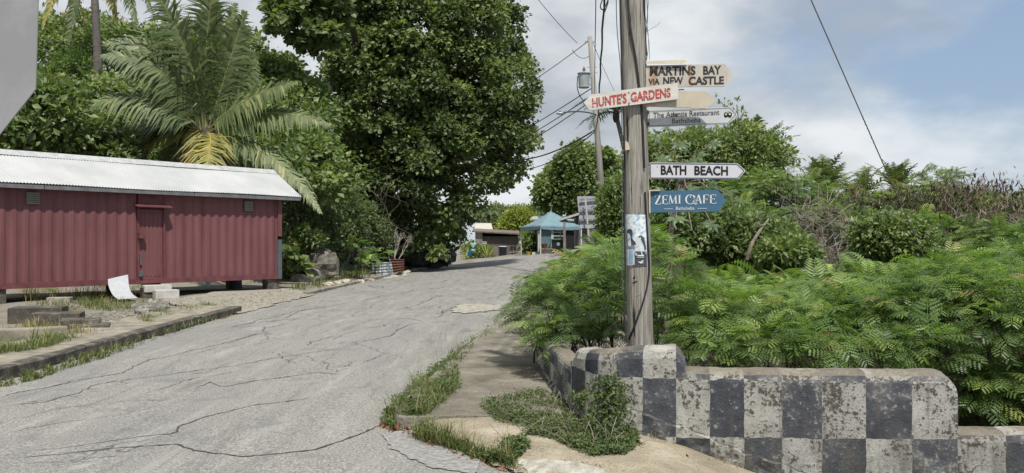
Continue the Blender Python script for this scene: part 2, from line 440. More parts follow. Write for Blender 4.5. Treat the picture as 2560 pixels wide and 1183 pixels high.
crack(z7([(455, 208), (530, 183), (600, 152), (700, 147), (800, 152), (880, 162)]), 0.075, 0.05)
crack(z7([(470, 228), (560, 195), (640, 165)]), 0.04, 0.06)
crack(z7([(0, 515), (80, 490), (135, 460)]), 0.03, 0.04)
crack(z7([(0, 130), (120, 95), (240, 80), (330, 60)]), 0.05, 0.08)
crack(z7([(200, 185), (330, 150), (430, 110), (560, 90)]), 0.05, 0.08)
crack(z7([(420, 60), (560, 40), (800, 10)]), 0.06, 0.08)
for _ in range(44):      # short longitudinal cracks, mostly up the road
    y0 = 10 + 34 * rng.random(); x0 = XL(y0) + (XR(y0) - XL(y0)) * (0.08 + 0.84 * rng.random()); ln = 1.2 + 3.5 * rng.random()
    y1 = y0 + ln * 0.6; x1 = x0 + ln * rng.uniform(-0.45, 0.45)
    if x1 < XL(y1) + .3 or x1 > XR(y1) - .3: continue
    pp = [(x0 / y0 * FPX + 1280, HY + (EYE - HR(x0, y0)) / y0 * FPX), (x1 / y1 * FPX + 1280, HY + (EYE - HR(x1, y1)) / y1 * FPX)]
    crack(pp, (0.010 + 0.0010 * y0) * rng.uniform(0.5, 1.2), 0.09)

# flat patches: washed-out limestone by the right edge, darker repair
def patch(name, poly, mat, lift, n_edge=10, jit=0.06, surf=None, parent=None):
    """a thin sheet following the surface; poly in ground xy"""
    P = arr(poly); out = []
    for i in range(len(P)):
        a, b = P[i], P[(i + 1) % len(P)]
        for k in range(n_edge): out.append(a + (b - a) * k / n_edge)
    out = arr(out); out += rng.normal(0, jit * 0.5, out.shape)
    c = out.mean(0); n = len(out); rings = 7; sm = out.copy()
    for _ in range(12): sm = (np.roll(sm, 1, 0) + sm + np.roll(sm, -1, 0)) / 3
    V = [np.r_[c, 0]]
    for r in range(1, rings + 1):
        for q, q0 in zip(out, sm): V.append(np.r_[c + ((q if r == rings else q0) - c) * r / rings, 0])
    V = arr(V); V[:, 2] = (surf or (lambda x, y: np.maximum(H(x, y), -9)))(V[:, 0], V[:, 1]) + lift
    F3 = [[0, 1 + i, 1 + (i + 1) % n] for i in range(n)]; F4 = []
    for r in range(rings - 1):
        for i in range(n):
            a = 1 + r * n + i; b = 1 + r * n + (i + 1) % n; F4.append([a, a + n, b + n, b])
    return props(mesh_obj(name, V, [F3, F4], mat, parent, True), kind=None if parent else 'structure')
M_LIME = simple('crushed_limestone', (0.36, 0.335, 0.28), 0.95, (0.17, 0.156, 0.125), 14, 0.8, 60, bdist=0.02)
pp = ground_hit(*arr(z7([(550, 195), (610, 158), (700, 150), (850, 158), (900, 175), (760, 200), (640, 210)])).T, 0, True)[:, :2]
patch('washed_out_patch', pp, simple('washed_limestone', (0.40, 0.375, 0.315), 0.95, (0.18, 0.168, 0.145), 10, 0.6, 60), 0.018, surf=road_z, parent=road, jit=0.12)

# left pavement slab with kerb face (near run), low kerb (far run)
t = NT('weathered_concrete'); v = t.coord('Position')
f1 = t.noise(v, 3.0, 7, 0.65); f2 = t.noise(v, 45, 3, 0.7)
c = t.ramp(f1, [(0.3, (0.12, 0.105, 0.08)), (0.5, (0.25, 0.225, 0.18)), (0.72, (0.40, 0.37, 0.30))])
c = t.mix(t.rng(f2, 0.35, 0.65, 0.0, 0.55), c, (0.17, 0.155, 0.125)); t.bump(t.math('ADD', f2, f1), 0.55, 0.015)
M_CONC = t.base(c, 0.92, 0.15)
t = NT('stained_concrete'); v = t.coord('Position')
f1 = t.noise(v, 4.0, 7, 0.7); f2 = t.noise(v, 30, 4, 0.7)
c = t.ramp(f1, [(0.3, (0.035, 0.033, 0.03)), (0.55, (0.11, 0.10, 0.085)), (0.75, (0.25, 0.23, 0.19))]); t.bump(t.math('ADD', f2, f1), 0.7, 0.02)
M_STAIN = t.base(c, 0.95, 0.1)
def sweep(name, path_xy, profile, mat, surf, parent=None, jit=0.0, cap=True, split=0):
    """profile: list of (offset to the left of the path, height above surf); path smoothly resampled"""
    P = arr(path_xy); seg = np.linalg.norm(np.diff(P, axis=0), axis=1); cum = np.concatenate([[0], np.cumsum(seg)])
    n = max(3, int(cum[-1] / 0.3)); s = np.linspace(0, cum[-1], n)
    Q = np.stack([np.interp(s, cum, P[:, 0]), np.interp(s, cum, P[:, 1])], -1); T = nrm(np.gradient(Q, axis=0)); Nn = np.stack([-T[:, 1], T[:, 0]], -1)
    m = len(profile); V = []
    for i in range(n):
        for o, h in profile:
            xy = Q[i] + Nn[i] * (o + rng.normal(0, jit)); V.append([xy[0], xy[1], float(surf(*Q[i])) + h + rng.normal(0, jit)])
    i = np.arange(n - 1)[:, None] * m; j = np.arange(m - 1)[None, :]
    q = np.stack([i + j, i + m + j, i + m + j + 1, i + j + 1], -1).reshape(-1, 4)
    Fs = [q]
    if cap: Fs.append(np.array([list(range(m)), list(range((n - 1) * m + m - 1, (n - 1) * m - 1, -1))]))
    return mesh_obj(name, arr(V), Fs, mat, parent, False)
def kerb_path(y0, y1, off=0.0):
    yy = np.linspace(y0, y1, 40); return np.stack([XL(yy) - off, yy], -1)
def kerb_run(y0, y1, h, wtop, breaks):
    ks = [y0] + breaks + [y1]
    root = None
    for a, b in zip(ks[:-1], ks[1:]):
        hh = h + rng.uniform(-0.012, 0.012)
        o = sweep('kerb', kerb_path(a + 0.012, b - 0.012, 0.05), [(0.0, -0.12), (0.0, hh - 0.02), (0.025, hh), (0.16, hh + 0.004), (0.16, -0.12)], M_STAIN if h > 0.1 else M_CONC, HR, None, 0.006)
        props(o, kind='structure')
kerb_run(8.0, 20.5, 0.15, 0.16, [10.4, 12.9, 15.2, 17.6])
kerb_run(27.0, 41.5, 0.10, 0.16, [30.5, 34.0, 37.8])
o = sweep('pavement', kerb_path(8.0, 20.2, 0.21), [(0.0, -0.1), (0.0, 0.150), (0.5, 0.158), (1.05, 0.162), (1.2, 0.15), (1.25, -0.05)], M_CONC, HR, None, 0.006); props(o, kind='structure')
# right footpath of rough concrete and its kerb
t = NT('rough_path_concrete'); v = t.coord('Position'); f1 = t.noise(v, 1.8, 7, 0.68, 0.4); f2 = t.noise(v, 60, 3, 0.75); f3 = t.noise(v, 11, 6, 0.7)
c = t.ramp(f1, [(0.3, (0.115, 0.104, 0.084)), (0.5, (0.205, 0.187, 0.152)), (0.7, (0.31, 0.287, 0.24))]); c = t.mix(t.rng(f2, 0.54, 0.66, 0, 0.8), c, (0.085, 0.078, 0.065)); c = t.mix(t.rng(f2, 0.42, 0.34, 0, 0.5), c, (0.42, 0.40, 0.35)); c = t.mix(t.rng(f3, 0.58, 0.70, 0, 0.5), c, (0.10, 0.098, 0.07)); t.bump(t.math('ADD', f2, f3), 0.9, 0.02); M_PATH = t.base(c, 0.95, 0.1)
yy = np.array([7.6, 8.2, 9.03, 10, 11, 12.5, 14, 16, 18.4, 22, 28, 36, 44])
fp = np.stack([XR(yy) + 0.04, yy], -1)[::-1]
o = sweep('footpath', fp, [(0.0, -0.1), (0.0, 0.075), (0.03, 0.092), (0.16, 0.095), (0.5, 0.098), (0.9, 0.097), (1.3, 0.096), (1.75, 0.085), (1.8, -0.1)], M_PATH, HR, None, 0.006); props(o, kind='structure')
# sandy earth where the footpath breaks up
t = NT('sandy_earth'); v = t.coord('Position'); n1 = t.noise(v, 2.2, 7, 0.65); n2 = t.noise(v, 70, 3, 0.75); n3 = t.noise(v, 14, 6, 0.7)
c = t.ramp(n1, [(0.3, (0.20, 0.172, 0.125)), (0.5, (0.32, 0.275, 0.20)), (0.7, (0.45, 0.40, 0.31))]); c = t.mix(t.rng(n2, 0.55, 0.66, 0, 0.75), c, (0.12, 0.105, 0.08)); c = t.mix(t.rng(n2, 0.42, 0.34, 0, 0.6), c, (0.55, 0.51, 0.43)); c = t.mix(t.rng(n3, 0.58, 0.68, 0, 0.5), c, (0.14, 0.13, 0.085)); t.bump(t.math('ADD', n2, n3), 0.8, 0.02); M_SAND = t.base(c, 0.95, 0.1)
M_RUBBLE = simple('broken_concrete', (0.42, 0.40, 0.345), 0.95, (0.22, 0.205, 0.175), 14, 0.4, 70, bdist=0.01)
pp = ground_hit(*arr([(1060, 1050), (1180, 1010), (1320, 985), (1420, 1010), (1500, 1080), (1640, 1120), (1900, 1160), (1960, 1230), (1700, 1240), (1330, 1190), (1215, 1150), (1100, 1100)]).T, 0.03)[:, :2]
patch('bare_earth', pp, M_SAND, 0.022, jit=0.05, surf=H)
pp = ground_hit(*arr([(1290, 1140), (1380, 1142), (1500, 1160), (1530, 1185), (1440, 1205), (1330, 1185)]).T, 0.05)[:, :2]
patch('broken_slab', pp, M_RUBBLE, 0.03, jit=0.012, surf=H)
pp = ground_hit(*arr([(955, 1088), (1025, 1070), (1110, 1112), (1200, 1158), (1190, 1190), (1080, 1170), (985, 1125)]).T, 0, True)[:, :2]
patch('worn_road_edge', pp, simple('bleached_asphalt', (0.30, 0.295, 0.28), 0.95, (0.16, 0.157, 0.148), 22, 0.5, 80, bdist=0.01), 0.008, surf=road_z, jit=0.02)
# gravel driveway between the kerbs
pp = ground_hit(*arr([(500, 770), (600, 783), (690, 762), (790, 738), (740, 722), (600, 722), (440, 745), (380, 752)]).T, 0.05)[:, :2]
patch('gravel_driveway', pp, M_LIME, 0.045, jit=0.15, surf=lambda x, y: np.maximum(H(x, y), HR(x, y) - 0.02))
# ------------------------------------------------------------------ checkered wall
t = NT('checkered_paint')
uvn = t.n('ShaderNodeUVMap').outputs[0]; pos = t.coord('Position')
wobn = t.n('ShaderNodeTexNoise', {'Vector': pos, 'Scale': 9.0, 'Detail': 5.0}).outputs[1]
wv = t.n('ShaderNodeVectorMath', {0: t.n('ShaderNodeVectorMath', {0: wobn, 1: (0.5, 0.5, 0.5)}, operation='SUBTRACT').outputs[0], 'Scale': 0.07}, operation='SCALE').outputs[0]
u2 = t.n('ShaderNodeVectorMath', {0: uvn, 1: wv}, operation='ADD').outputs[0]
sx = t.n('ShaderNodeSeparateXYZ', {0: u2})
chk = t.math('MODULO', t.math('ADD', t.math('FLOOR', t.math('ADD', sx.outputs[0], 20.0)), t.math('FLOOR', t.math('ADD', sx.outputs[1], 20.0))), 2.0)   # 0 -> dark
na = t.noise(pos, 3.0, 8, 0.68); nb = t.noise(pos, 24.0, 8, 0.75); nc = t.noise(t.coord('Position', (1, 1, 0.35)), 6.0, 8, 0.7)
nd = t.noise(pos, 60.0, 4, 0.7)
cell = t.n('ShaderNodeCombineXYZ', {0: t.math('FLOOR', sx.outputs[0]), 1: t.math('FLOOR', sx.outputs[1])}).outputs[0]
wr = t.n('ShaderNodeTexWhiteNoise', {0: cell}, noise_dimensions='3D').outputs[0]
na = t.math('ADD', na, t.math('MULTIPLY_ADD', wr, 0.16, -0.08)); nb = t.math('ADD', nb, t.math('MULTIPLY_ADD', wr, -0.05, 0.025))
white = t.ramp(nb, [(0.3, (0.215, 0.212, 0.195)), (0.60, (0.45, 0.445, 0.415))])
dark = t.ramp(na, [(0.3, (0.042, 0.046, 0.056)), (0.5, (0.075, 0.08, 0.092)), (0.68, (0.17, 0.173, 0.178))])
c = t.mix(chk, dark, white)
dirtc = t.ramp(nd, [(0.3, (0.045, 0.042, 0.036)), (0.7, (0.145, 0.134, 0.114))])
wear_w = t.rng(t.math('MULTIPLY_ADD', na, 0.5, t.math('MULTIPLY', nb, 0.8)), 0.655, 0.71)
wear_d = t.math('MULTIPLY', t.rng(t.math('MULTIPLY_ADD', na, 0.5, t.math('MULTIPLY', nb, 0.8)), 0.70, 0.77), 0.75)
spl = t.math('MULTIPLY', t.rng(nc, 0.64, 0.68), t.rng(nb, 0.45, 0.55))
c = t.mix(t.math('MULTIPLY', wear_w, chk), c, dirtc)
c = t.mix(t.math('MULTIPLY', wear_d, t.math('SUBTRACT', 1.0, chk)), c, t.mix(nb, (0.16, 0.15, 0.13), (0.42, 0.41, 0.38)))
low = t.math('MULTIPLY', t.rng(t.n('ShaderNodeSeparateXYZ', {0: t.n('ShaderNodeNewGeometry').outputs['Position']}).outputs[2], 0.30, -0.15), t.rng(nc, 0.38, 0.6))
c = t.mix(t.math('MULTIPLY', low, 0.55), c, dirtc)
drip = t.noise(t.coord('Position', (1, 1, 0.09)), 13.0, 5, 0.6)
c = t.mix(t.math('MULTIPLY', t.rng(drip, 0.56, 0.70), 0.5), c, t.mix(nd, (0.06, 0.055, 0.047), (0.16, 0.145, 0.12)))
c = t.mix(t.math('MULTIPLY', spl, 0.85), c, t.mix(nd, (0.30, 0.28, 0.22), (0.5, 0.48, 0.42)))
# grime settles on the upward faces of the coping
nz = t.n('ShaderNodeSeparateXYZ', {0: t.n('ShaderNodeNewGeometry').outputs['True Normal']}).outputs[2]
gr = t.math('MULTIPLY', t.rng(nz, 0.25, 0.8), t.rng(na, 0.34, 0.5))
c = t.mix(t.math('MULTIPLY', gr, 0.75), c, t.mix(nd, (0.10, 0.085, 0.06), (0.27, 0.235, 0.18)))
t.bump(t.math('ADD', t.math('MULTIPLY', nd, 0.35), t.math('ADD', nb, t.math('MULTIPLY', spl, -0.5))), 0.8, 0.015)
M_CHECK = t.base(c, 0.9, 0.2)

WPX = arr([1345, 1358, 1375, 1392, 1410, 1429, 1463, 1494, 1540, 1606, 1690, 1775, 1860, 1955, 2055, 2165, 2280, 2395, 2515, 2640, 2770, 2905, 3045, 3190, 3340, 3500])
WD = arr([10.65, 10.1, 9.5, 8.9, 8.35, 7.85, 7.5, 7.32, 7.2, 7.12, 7.07, 7.03, 7.0, 6.98, 6.96, 6.95, 6.94, 6.93, 6.92, 6.92, 6.92, 6.90, 6.86, 6.80, 6.72, 6.6])
WX = (WPX - 1280) / FPX * WD
WI = np.arange(len(WPX), dtype=float)
def wplan(u):
    x = np.interp(u, WI, WX); y = np.interp(u, WI, WD)
    return x, y
wall = thing('checkered_wall', 'low curved concrete roadside wall painted in worn black and white checks', 'wall', (1.38, 7.5, 0.0))
def wall_section(u0, u1, rows, ztop, thick=0.24, round_left=False, round_right=False, bev=0.085, tilt=0.0):
    """rows: list of (z, v) from the bottom up"""
    us = np.unique(np.concatenate([np.arange(u0, u1, 0.2), [u1]]))
    if round_right: us = np.unique(np.concatenate([us, u1 - arr([0.04, 0.10, 0.18, 0.28])]))
    if round_left: us = np.unique(np.concatenate([us, u0 + arr([0.04, 0.10, 0.18, 0.28])]))
    V, U = [], []
    zs = arr([r[0] for r in rows]); vs = arr([r[1] for r in rows])
    for u in us:
        e = 0.02; x0, y0 = wplan(u - 0.35); x1, y1 = wplan(u + 0.35); x, y = wplan(u)
        T = nrm([x1 - x0, y1 - y0]); N = arr([T[1], -T[0]])         # towards the camera
        dz = 0.0
        if round_right: dz += 0.11 * max(0, 1 - (u1 - u) / 0.30) ** 1.3
        if round_left: dz += 0.10 * max(0, 1 - (u - u0) / 0.30) ** 1.3
        zt = ztop - dz - tilt * (u1 - u) / max(u1 - u0, 1e-6) + 0.003 * math.sin(u * 3.1) + 0.002 * math.sin(u * 9.7)
        vt = np.interp(zt - bev, zs, vs) if zt - bev < zs[-1] else vs[-1]
        prof = []
        zlist = [z for z in np.unique(np.concatenate([zs, np.arange(zs[0], ztop - bev, 0.11)])) if z < zt - bev - 0.01]
        nz = len([z for z in np.unique(np.concatenate([zs, np.arange(zs[0], ztop - bev, 0.11)])) if z < ztop - bev - 0.14])
        zlist = list(np.unique(np.concatenate([zs[zs < ztop - bev - 0.14], np.linspace(zs[0], ztop - bev - 0.14, 9)])))
        for z in zlist + [zt - bev]:
            prof.append((0.0, z, float(np.interp(z, zs, vs))))
        vv = prof[-1][2]
        for a in (38, 64, 90):
            r = math.radians(a); prof.append((-bev * (1 - math.cos(r)), zt - bev + bev * math.sin(r), vv + 0.002 + 0.1 * a / 90 + (0 if vv > vs[-1] - 0.2 else 0)))
        prof.append((-thick + 0.05, zt + 0.004, vv + 0.15)); prof.append((-thick, zt - 0.04, vv + 0.2)); prof.append((-thick, zs[0], vv + 0.3))
        for o, z, v in prof:
            jx = 0.003 * math.sin(u * 7.3 + z * 19) + 0.002 * math.sin(u * 17 - z * 31)
            V.append([x + N[0] * (o + jx), y + N[1] * (o + jx), z]); U.append([u, v])
        m = len(prof)
    n = len(us); i = np.arange(n - 1)[:, None] * m; j = np.arange(m - 1)[None, :]
    q = np.stack([i + j, i + m + j, i + m + j + 1, i + j + 1], -1).reshape(-1, 4)
    caps = np.array([list(range(m - 1, -1, -1)), list(range((n - 1) * m, n * m))])
    return mesh_obj('wall_section', arr(V), [q, caps], M_CHECK, wall, False, uv=arr(U))
wall_section(0.0, 4.95, [(-0.4, -1), (-0.1, 0), (0.15, 1), (0.33, 2.0), (0.52, 2.99)], 0.49, 0.22, round_left=True, bev=0.05)
wall_section(4.9, 10.28, [(-0.6, -1.3), (-0.42, 0), (0.06, 1), (0.515, 2), (0.95, 2.99)], 0.775, 0.25, round_left=True, round_right=True, tilt=0.10)
wall_section(10.05, 17.0, [(-0.8, -0.8), (-0.42, 0), (0.062, 1), (0.505, 2), (0.75, 2.6)], 0.585, 0.24, round_right=True)
wall_section(17.005, 25.0, [(-0.8, -0.8), (-0.42, 0), (0.062, 1), (0.3, 1.6)], 0.125, 0.24)
# battered footing that sticks out along the foot of the wall
M_LEDGE_SHADE = simple('ledge_shadow_line', (0.045, 0.04, 0.033), 1.0, (0.02, 0.018, 0.016), 18, 0.5)  # near-black colour paints in the shadow gaps along the footing ledges
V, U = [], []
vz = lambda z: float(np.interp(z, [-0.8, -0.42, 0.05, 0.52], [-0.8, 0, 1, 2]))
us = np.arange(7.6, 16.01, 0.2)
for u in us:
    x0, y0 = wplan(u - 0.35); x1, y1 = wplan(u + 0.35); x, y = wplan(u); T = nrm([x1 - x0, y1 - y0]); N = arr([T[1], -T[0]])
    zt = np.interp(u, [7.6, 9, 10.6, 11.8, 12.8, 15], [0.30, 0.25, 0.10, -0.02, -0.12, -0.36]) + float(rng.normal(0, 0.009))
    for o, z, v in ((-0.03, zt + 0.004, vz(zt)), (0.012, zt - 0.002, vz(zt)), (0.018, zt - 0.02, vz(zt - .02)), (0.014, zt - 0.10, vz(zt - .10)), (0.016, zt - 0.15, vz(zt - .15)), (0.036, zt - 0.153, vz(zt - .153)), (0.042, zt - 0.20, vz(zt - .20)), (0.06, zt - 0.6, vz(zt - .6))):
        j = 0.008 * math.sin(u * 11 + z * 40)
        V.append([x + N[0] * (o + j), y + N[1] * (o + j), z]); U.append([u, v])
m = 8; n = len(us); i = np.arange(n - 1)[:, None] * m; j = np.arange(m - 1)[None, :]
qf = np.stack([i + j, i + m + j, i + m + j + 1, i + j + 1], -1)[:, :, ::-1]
mesh_obj('footing', arr(V), [np.concatenate([qf[:, 1:4], qf[:, 5:]], 1).reshape(-1, 4)], M_CHECK, wall, False, uv=arr(U))
mesh_obj('ledge', arr(V), [np.concatenate([qf[:, :1], qf[:, 4:5]], 1).reshape(-1, 4)], M_LEDGE_SHADE, wall, False)

# ------------------------------------------------------------------ utility pole in front, with its signs
t = NT('weathered_pole_wood'); v = t.coord('Object', (1, 1, 0.035)); v2 = t.coord('Object', (1, 1, 0.10))
g1 = t.noise(v, 70, 5, 0.65); g2 = t.noise(v2, 22, 6, 0.6); g3 = t.noise(t.coord('Object', (1, 1, 0.05)), 34, 3, 0.5)
c = t.ramp(g1, [(0.3, (0.13, 0.118, 0.098)), (0.5, (0.285, 0.268, 0.235)), (0.7, (0.44, 0.42, 0.38))])
c = t.mix(t.rng(g2, 0.5, 0.65, 0, 0.6), c, (0.15, 0.125, 0.095))
c = t.mix(t.rng(g3, 0.63, 0.70), c, (0.03, 0.026, 0.022))
c = t.mix(t.rng(t.noise(t.coord('Object'), 1.2, 3), 0.5, 0.65, 0, 0.4), c, (0.30, 0.31, 0.30))
t.bump(t.math('ADD', g1, t.math('MULTIPLY', t.rng(g3, 0.6, 0.7), -1.0)), 0.8, 0.012)
M_POLE = t.base(c, 0.9, 0.15)
M_BLACK = simple('black_cable', (0.03, 0.03, 0.032), 0.6, bump=0)
M_WIRE = simple('dull_steel_wire', (0.16, 0.16, 0.155), 0.5, bump=0, metal=0.6)
M_TAG = simple('cream_painted_tin', (0.55, 0.50, 0.40), 0.6, (0.42, 0.36, 0.26), 12)
PD = 8.42
def pole_axis(z):    # centre line of the leaning pole
    k = (z - 0.6) / 3.3
    return arr([1.222 - 0.082 * k, PD, z])
def pole_r(z): return 0.1215 - 0.0032 * (z - 0.6)
pole = thing('utility_pole', 'thick weathered grey wooden pole behind the checkered wall, carrying the direction signs', 'utility pole', (1.235, PD, 0.0))
zz = np.concatenate([np.linspace(-0.1, 4.4, 60), np.linspace(4.6, 8.2, 14)])
nn = 28; V = []
for z in zz:
    a = np.arange(nn) * 2 * np.pi / nn; r = pole_r(z) * (1 + 0.012 * np.sin(5 * a + z * 0.6) + 0.008 * np.sin(11 * a - z * 1.1) - 0.035 * np.exp(-((a - 4.3 - 0.05 * np.sin(z)) / 0.05) ** 2))
    V.append(np.stack([pole_axis(z)[0] + r * np.cos(a), PD + r * np.sin(a), np.full(nn, z)], -1))
V = np.concatenate(V); i = np.arange(len(zz) - 1)[:, None] * nn; k = np.arange(nn)[None, :]; k2 = (k + 1) % nn
mesh_obj('shaft', V, [np.stack([i + k, i + k2, i + nn + k2, i + nn + k], -1).reshape(-1, 4), np.array([list(range((len(zz) - 1) * nn, len(zz) * nn))])], M_POLE, pole, True)
# notches cut into the shaft, shallow dark wedges
for (px, py, w) in ((1590, 708, 24), (1600, 742, 20), (1586, 596 + 100, 10)):
    c = at(px, py, PD - 0.113); mb = MB()
    mb.raw([c + arr((-w / 2, 0, 0)) * PD / FPX, c + arr((w / 2, 0.006, 3)) * arr((PD / FPX, 1, PD / FPX)), c + arr((0, -0.006, 5)) * arr((1, 1, PD / FPX)), c + arr((0, 0.02, -3)) * arr((1, 1, PD / FPX))], [(0, 1, 2), (0, 3, 1), (0, 2, 3), (1, 3, 2)])
    mb.build('notch', M_BLACK, pole)
mb = MB(); mb.prism([at(1563, 352, 8.285), at(1571, 356, 8.285), at(1575, 374, 8.285), at(1563, 376, 8.285)], [at(1563, 352, 8.33), at(1571, 356, 8.33), at(1575, 374, 8.33), at(1563, 376, 8.33)])
mb.build('tin_bracket', M_TAG, pole)
mb = MB(); mb.tube([at(1581, -700, PD) + arr((-0.5, 0, 0)), at(1581, -700, PD) + arr((0.55, 0, 0))], [0.05, 0.05], 8); mb.build('crossarm', M_POLE, pole)

# cables running down the pole
def cable(name, label, P, r, mat, k=8, n=6, cat='cable', group=None):
    P = smooth_path(P, k) if len(P) > 2 else arr(P)
    V, q = tube(P, r, n); o = mesh_obj(name, V, [q], mat, None, True)
    return props(o, label, cat, group)
def onpole(px, py, gap=0.012):
    """a point lying on the front of the shaft"""
    d = PD
    for _ in range(4):
        p = at(px, py, d); ax = pole_axis(p[2]); dx = p[0] - ax[0]; r = pole_r(p[2]) + gap
        d = PD - math.sqrt(max(r * r - dx * dx, 0.0))
    return at(px, py, d)
cable('cable', 'black cable slanting down across the front of the pole behind the red-lettered sign', [onpole(1562, -200), onpole(1568, -40), onpole(1575, 60), onpole(1588, 140), onpole(1598, 215), onpole(1606, 300), onpole(1611, 420)], 0.011, M_BLACK)
cable('cable', 'black cable crossing the bare foot of the pole below the poster', [onpole(1613, 480), onpole(1617, 560), onpole(1622, 640), onpole(1622, 690), onpole(1612, 740), onpole(1597, 785), onpole(1582, 825), onpole(1571, 850), at(1566, 872, 8.33)], 0.009, M_BLACK)
cable('cable', 'dark cable hugging the far edge of the pole above the signs', [onpole(1612, -200), onpole(1611, 0), at(1612, 60, 8.41), at(1614, 120, 8.41), at(1614, 165, 8.41)], 0.010, M_BLACK)
cable('cable', 'twisted wire bundle beside the near edge of the pole, reaching the wall', [at(1548, -200, 8.4), at(1550, 0, 8.4), at(1553, 120, 8.4), at(1560, 330, 8.39), at(1560, 450, 8.38), at(1561, 560, 8.38), at(1563, 690, 8.37), at(1560, 780, 8.36), at(1566, 855, 8.35)], 0.008, M_BLACK)
cable('cable', 'thin pale wire hanging just outside the near edge of the pole', [at(1540, -100, 8.4), at(1542, 60, 8.4), at(1552, 180, 8.4), at(1555, 330, 8.39), at(1556, 520, 8.38), at(1555, 640, 8.37), at(1558, 740, 8.37), at(1567, 830, 8.36), at(1570, 866, 8.35)], 0.0045, M_WIRE)
# wiry dead creeper by the pole's upper edge
cw = [( [(1616, -20), (1619, 40), (1615, 90), (1618, 140)], 0.004), ([(1622, 0), (1617, 60), (1623, 110), (1624, 150)], 0.0022), ([(1615, 80), (1632, 70), (1645, 62), (1650, 54)], 0.0018), ([(1613, 40), (1620, 80), (1621, 120), (1617, 150)], 0.002)]
V, q = tubes([(smooth_path([at(x, y, 8.40) for x, y in P], 6), np.full(6 * (len(P) - 1) + 1, r)) for P, r in cw], 4)
props(mesh_obj('dry_creeper', V, [q], M_WIRE, None, True), 'wispy dry creeper clinging to the pole above the signs', 'creeper')

# second pole
P2D = 36.0
pole2 = thing('utility_pole', 'slim leaning wooden pole with the transformer, beyond the direction signs', 'utility pole', (3.95, P2D, 0.0))
M_POLE2 = simple('pale_pole_wood', (0.29, 0.28, 0.255), 0.9, (0.18, 0.17, 0.152), 9, 0.3, stretch=(1, 1, 0.1))
p2b, p2t = at(1521, 700, P2D), at(1474.5, 92, P2D)
p2b = p2b + (p2b - p2t) * 0.02; p2b[2] = -0.1
mb = MB(); mb.tube([p2b, p2b * 0.5 + p2t * 0.5, p2t], [0.145, 0.125, 0.095], 12); mb.build('shaft', M_POLE2, pole2, True)
def on2(py): k = (py - 92) / (700 - 92); return at(1474.5 + 46.5 * k, py, P2D)
for py in (103, 106, 168, 182, 260, 330):
    mb = MB(); c = on2(py); mb.tube([c + arr((-0.22, 0, 0)), c + arr((0.2, 0, 0))], 0.014, 5); mb.build('bolt', M_WIRE, pole2)
M_GALV = simple('galvanised_grey', (0.36, 0.40, 0.40), 0.45, (0.28, 0.315, 0.32), 5, 0.1, metal=0.2)
tr = thing('transformer', 'grey drum-shaped transformer mounted on the slim pole', 'transformer', at(1460, 220, P2D - 0.28))
def lathe(prof, c, n=24, axis=None):
    """prof list of (r, z)"""
    a = np.arange(n) * 2 * np.pi / n; V = []
    for r, z in prof: V.append(np.stack([c[0] + r * np.cos(a), c[1] + r * np.sin(a), np.full(n, c[2] + z)], -1))
    V = np.concatenate(V); m = len(prof); i = np.arange(m - 1)[:, None] * n; k = np.arange(n)[None, :]; k2 = (k + 1) % n
    fs = [tuple(f) for f in np.stack([i + k, i + k2, i + n + k2, i + n + k], -1).reshape(-1, 4)]
    fs += [tuple(range(n - 1, -1, -1)), tuple(range((m - 1) * n, m * n))]
    return V, fs
c0 = at(1460, 220, P2D - 0.28)
mb = MB(); mb.raw(*lathe([(0.20, 0), (0.225, 0.02), (0.225, 0.05), (0.215, 0.06), (0.235, 0.55), (0.225, 0.56)], c0)); mb.build('tank', M_GALV, tr, False)
mb = MB(); mb.raw(*lathe([(0.27, 0.56), (0.275, 0.585), (0.25, 0.61), (0.10, 0.64), (0.02, 0.645)], c0)); mb.build('lid', M_GALV, tr)
mb = MB(); mb.raw(*lathe([(0.05, 0.64), (0.05, 0.70), (0.075, 0.72), (0.045, 0.74), (0.07, 0.76), (0.04, 0.78), (0.06, 0.80), (0.02, 0.83), (0.02, 0.87)], c0, 12)); mb.build('bushing', simple('brown_glaze', (0.25, 0.24, 0.23), 0.3), tr)
for h in (0.16, 0.46):
    mb = MB(); mb.box(c0 + arr((0.26, 0.1, h)), (0.14, 0.1, 0.06)); mb.build('mounting_bracket', M_GALV, tr)
for s in (-1, 1):
    mb = MB(); mb.box(c0 + arr((s * 0.25, -0.02, 0.44)), (0.06, 0.05, 0.07)); mb.build('lifting_lug', M_GALV, tr)
# street lamp
sl = thing('street_lamp', 'street lamp head on a long thin curved arm fixed to the slim pole', 'street lamp', at(1486, 283, P2D))
arm = smooth_path([at(1490, 287, P2D - 0.1), at(1468, 281, P2D - 0.5), at(1440, 279, P2D - 1.2), at(1408, 281, P2D - 2.0)], 8)
mb = MB(); mb.tube(arm, 0.028, 8); mb.build('arm', M_WIRE, sl, True)
lc = at(1400, 284, P2D - 2.15); mb = MB()
mb.raw(*lathe([(0.02, 0.06), (0.10, 0.045), (0.13, 0.0), (0.10, -0.035), (0.03, -0.05)], (0, 0, 0), 14))
mb.V = [mb.V[0] * arr((1.15, 0.8, 1)) + lc]; mb.build('lamp_head', M_GALV, sl, True)
mb = MB(); mb.raw(*lathe([(0.035, 0.05), (0.035, 0.09), (0.02, 0.1)], lc, 8)); mb.build('photocell', M_BLACK, sl)

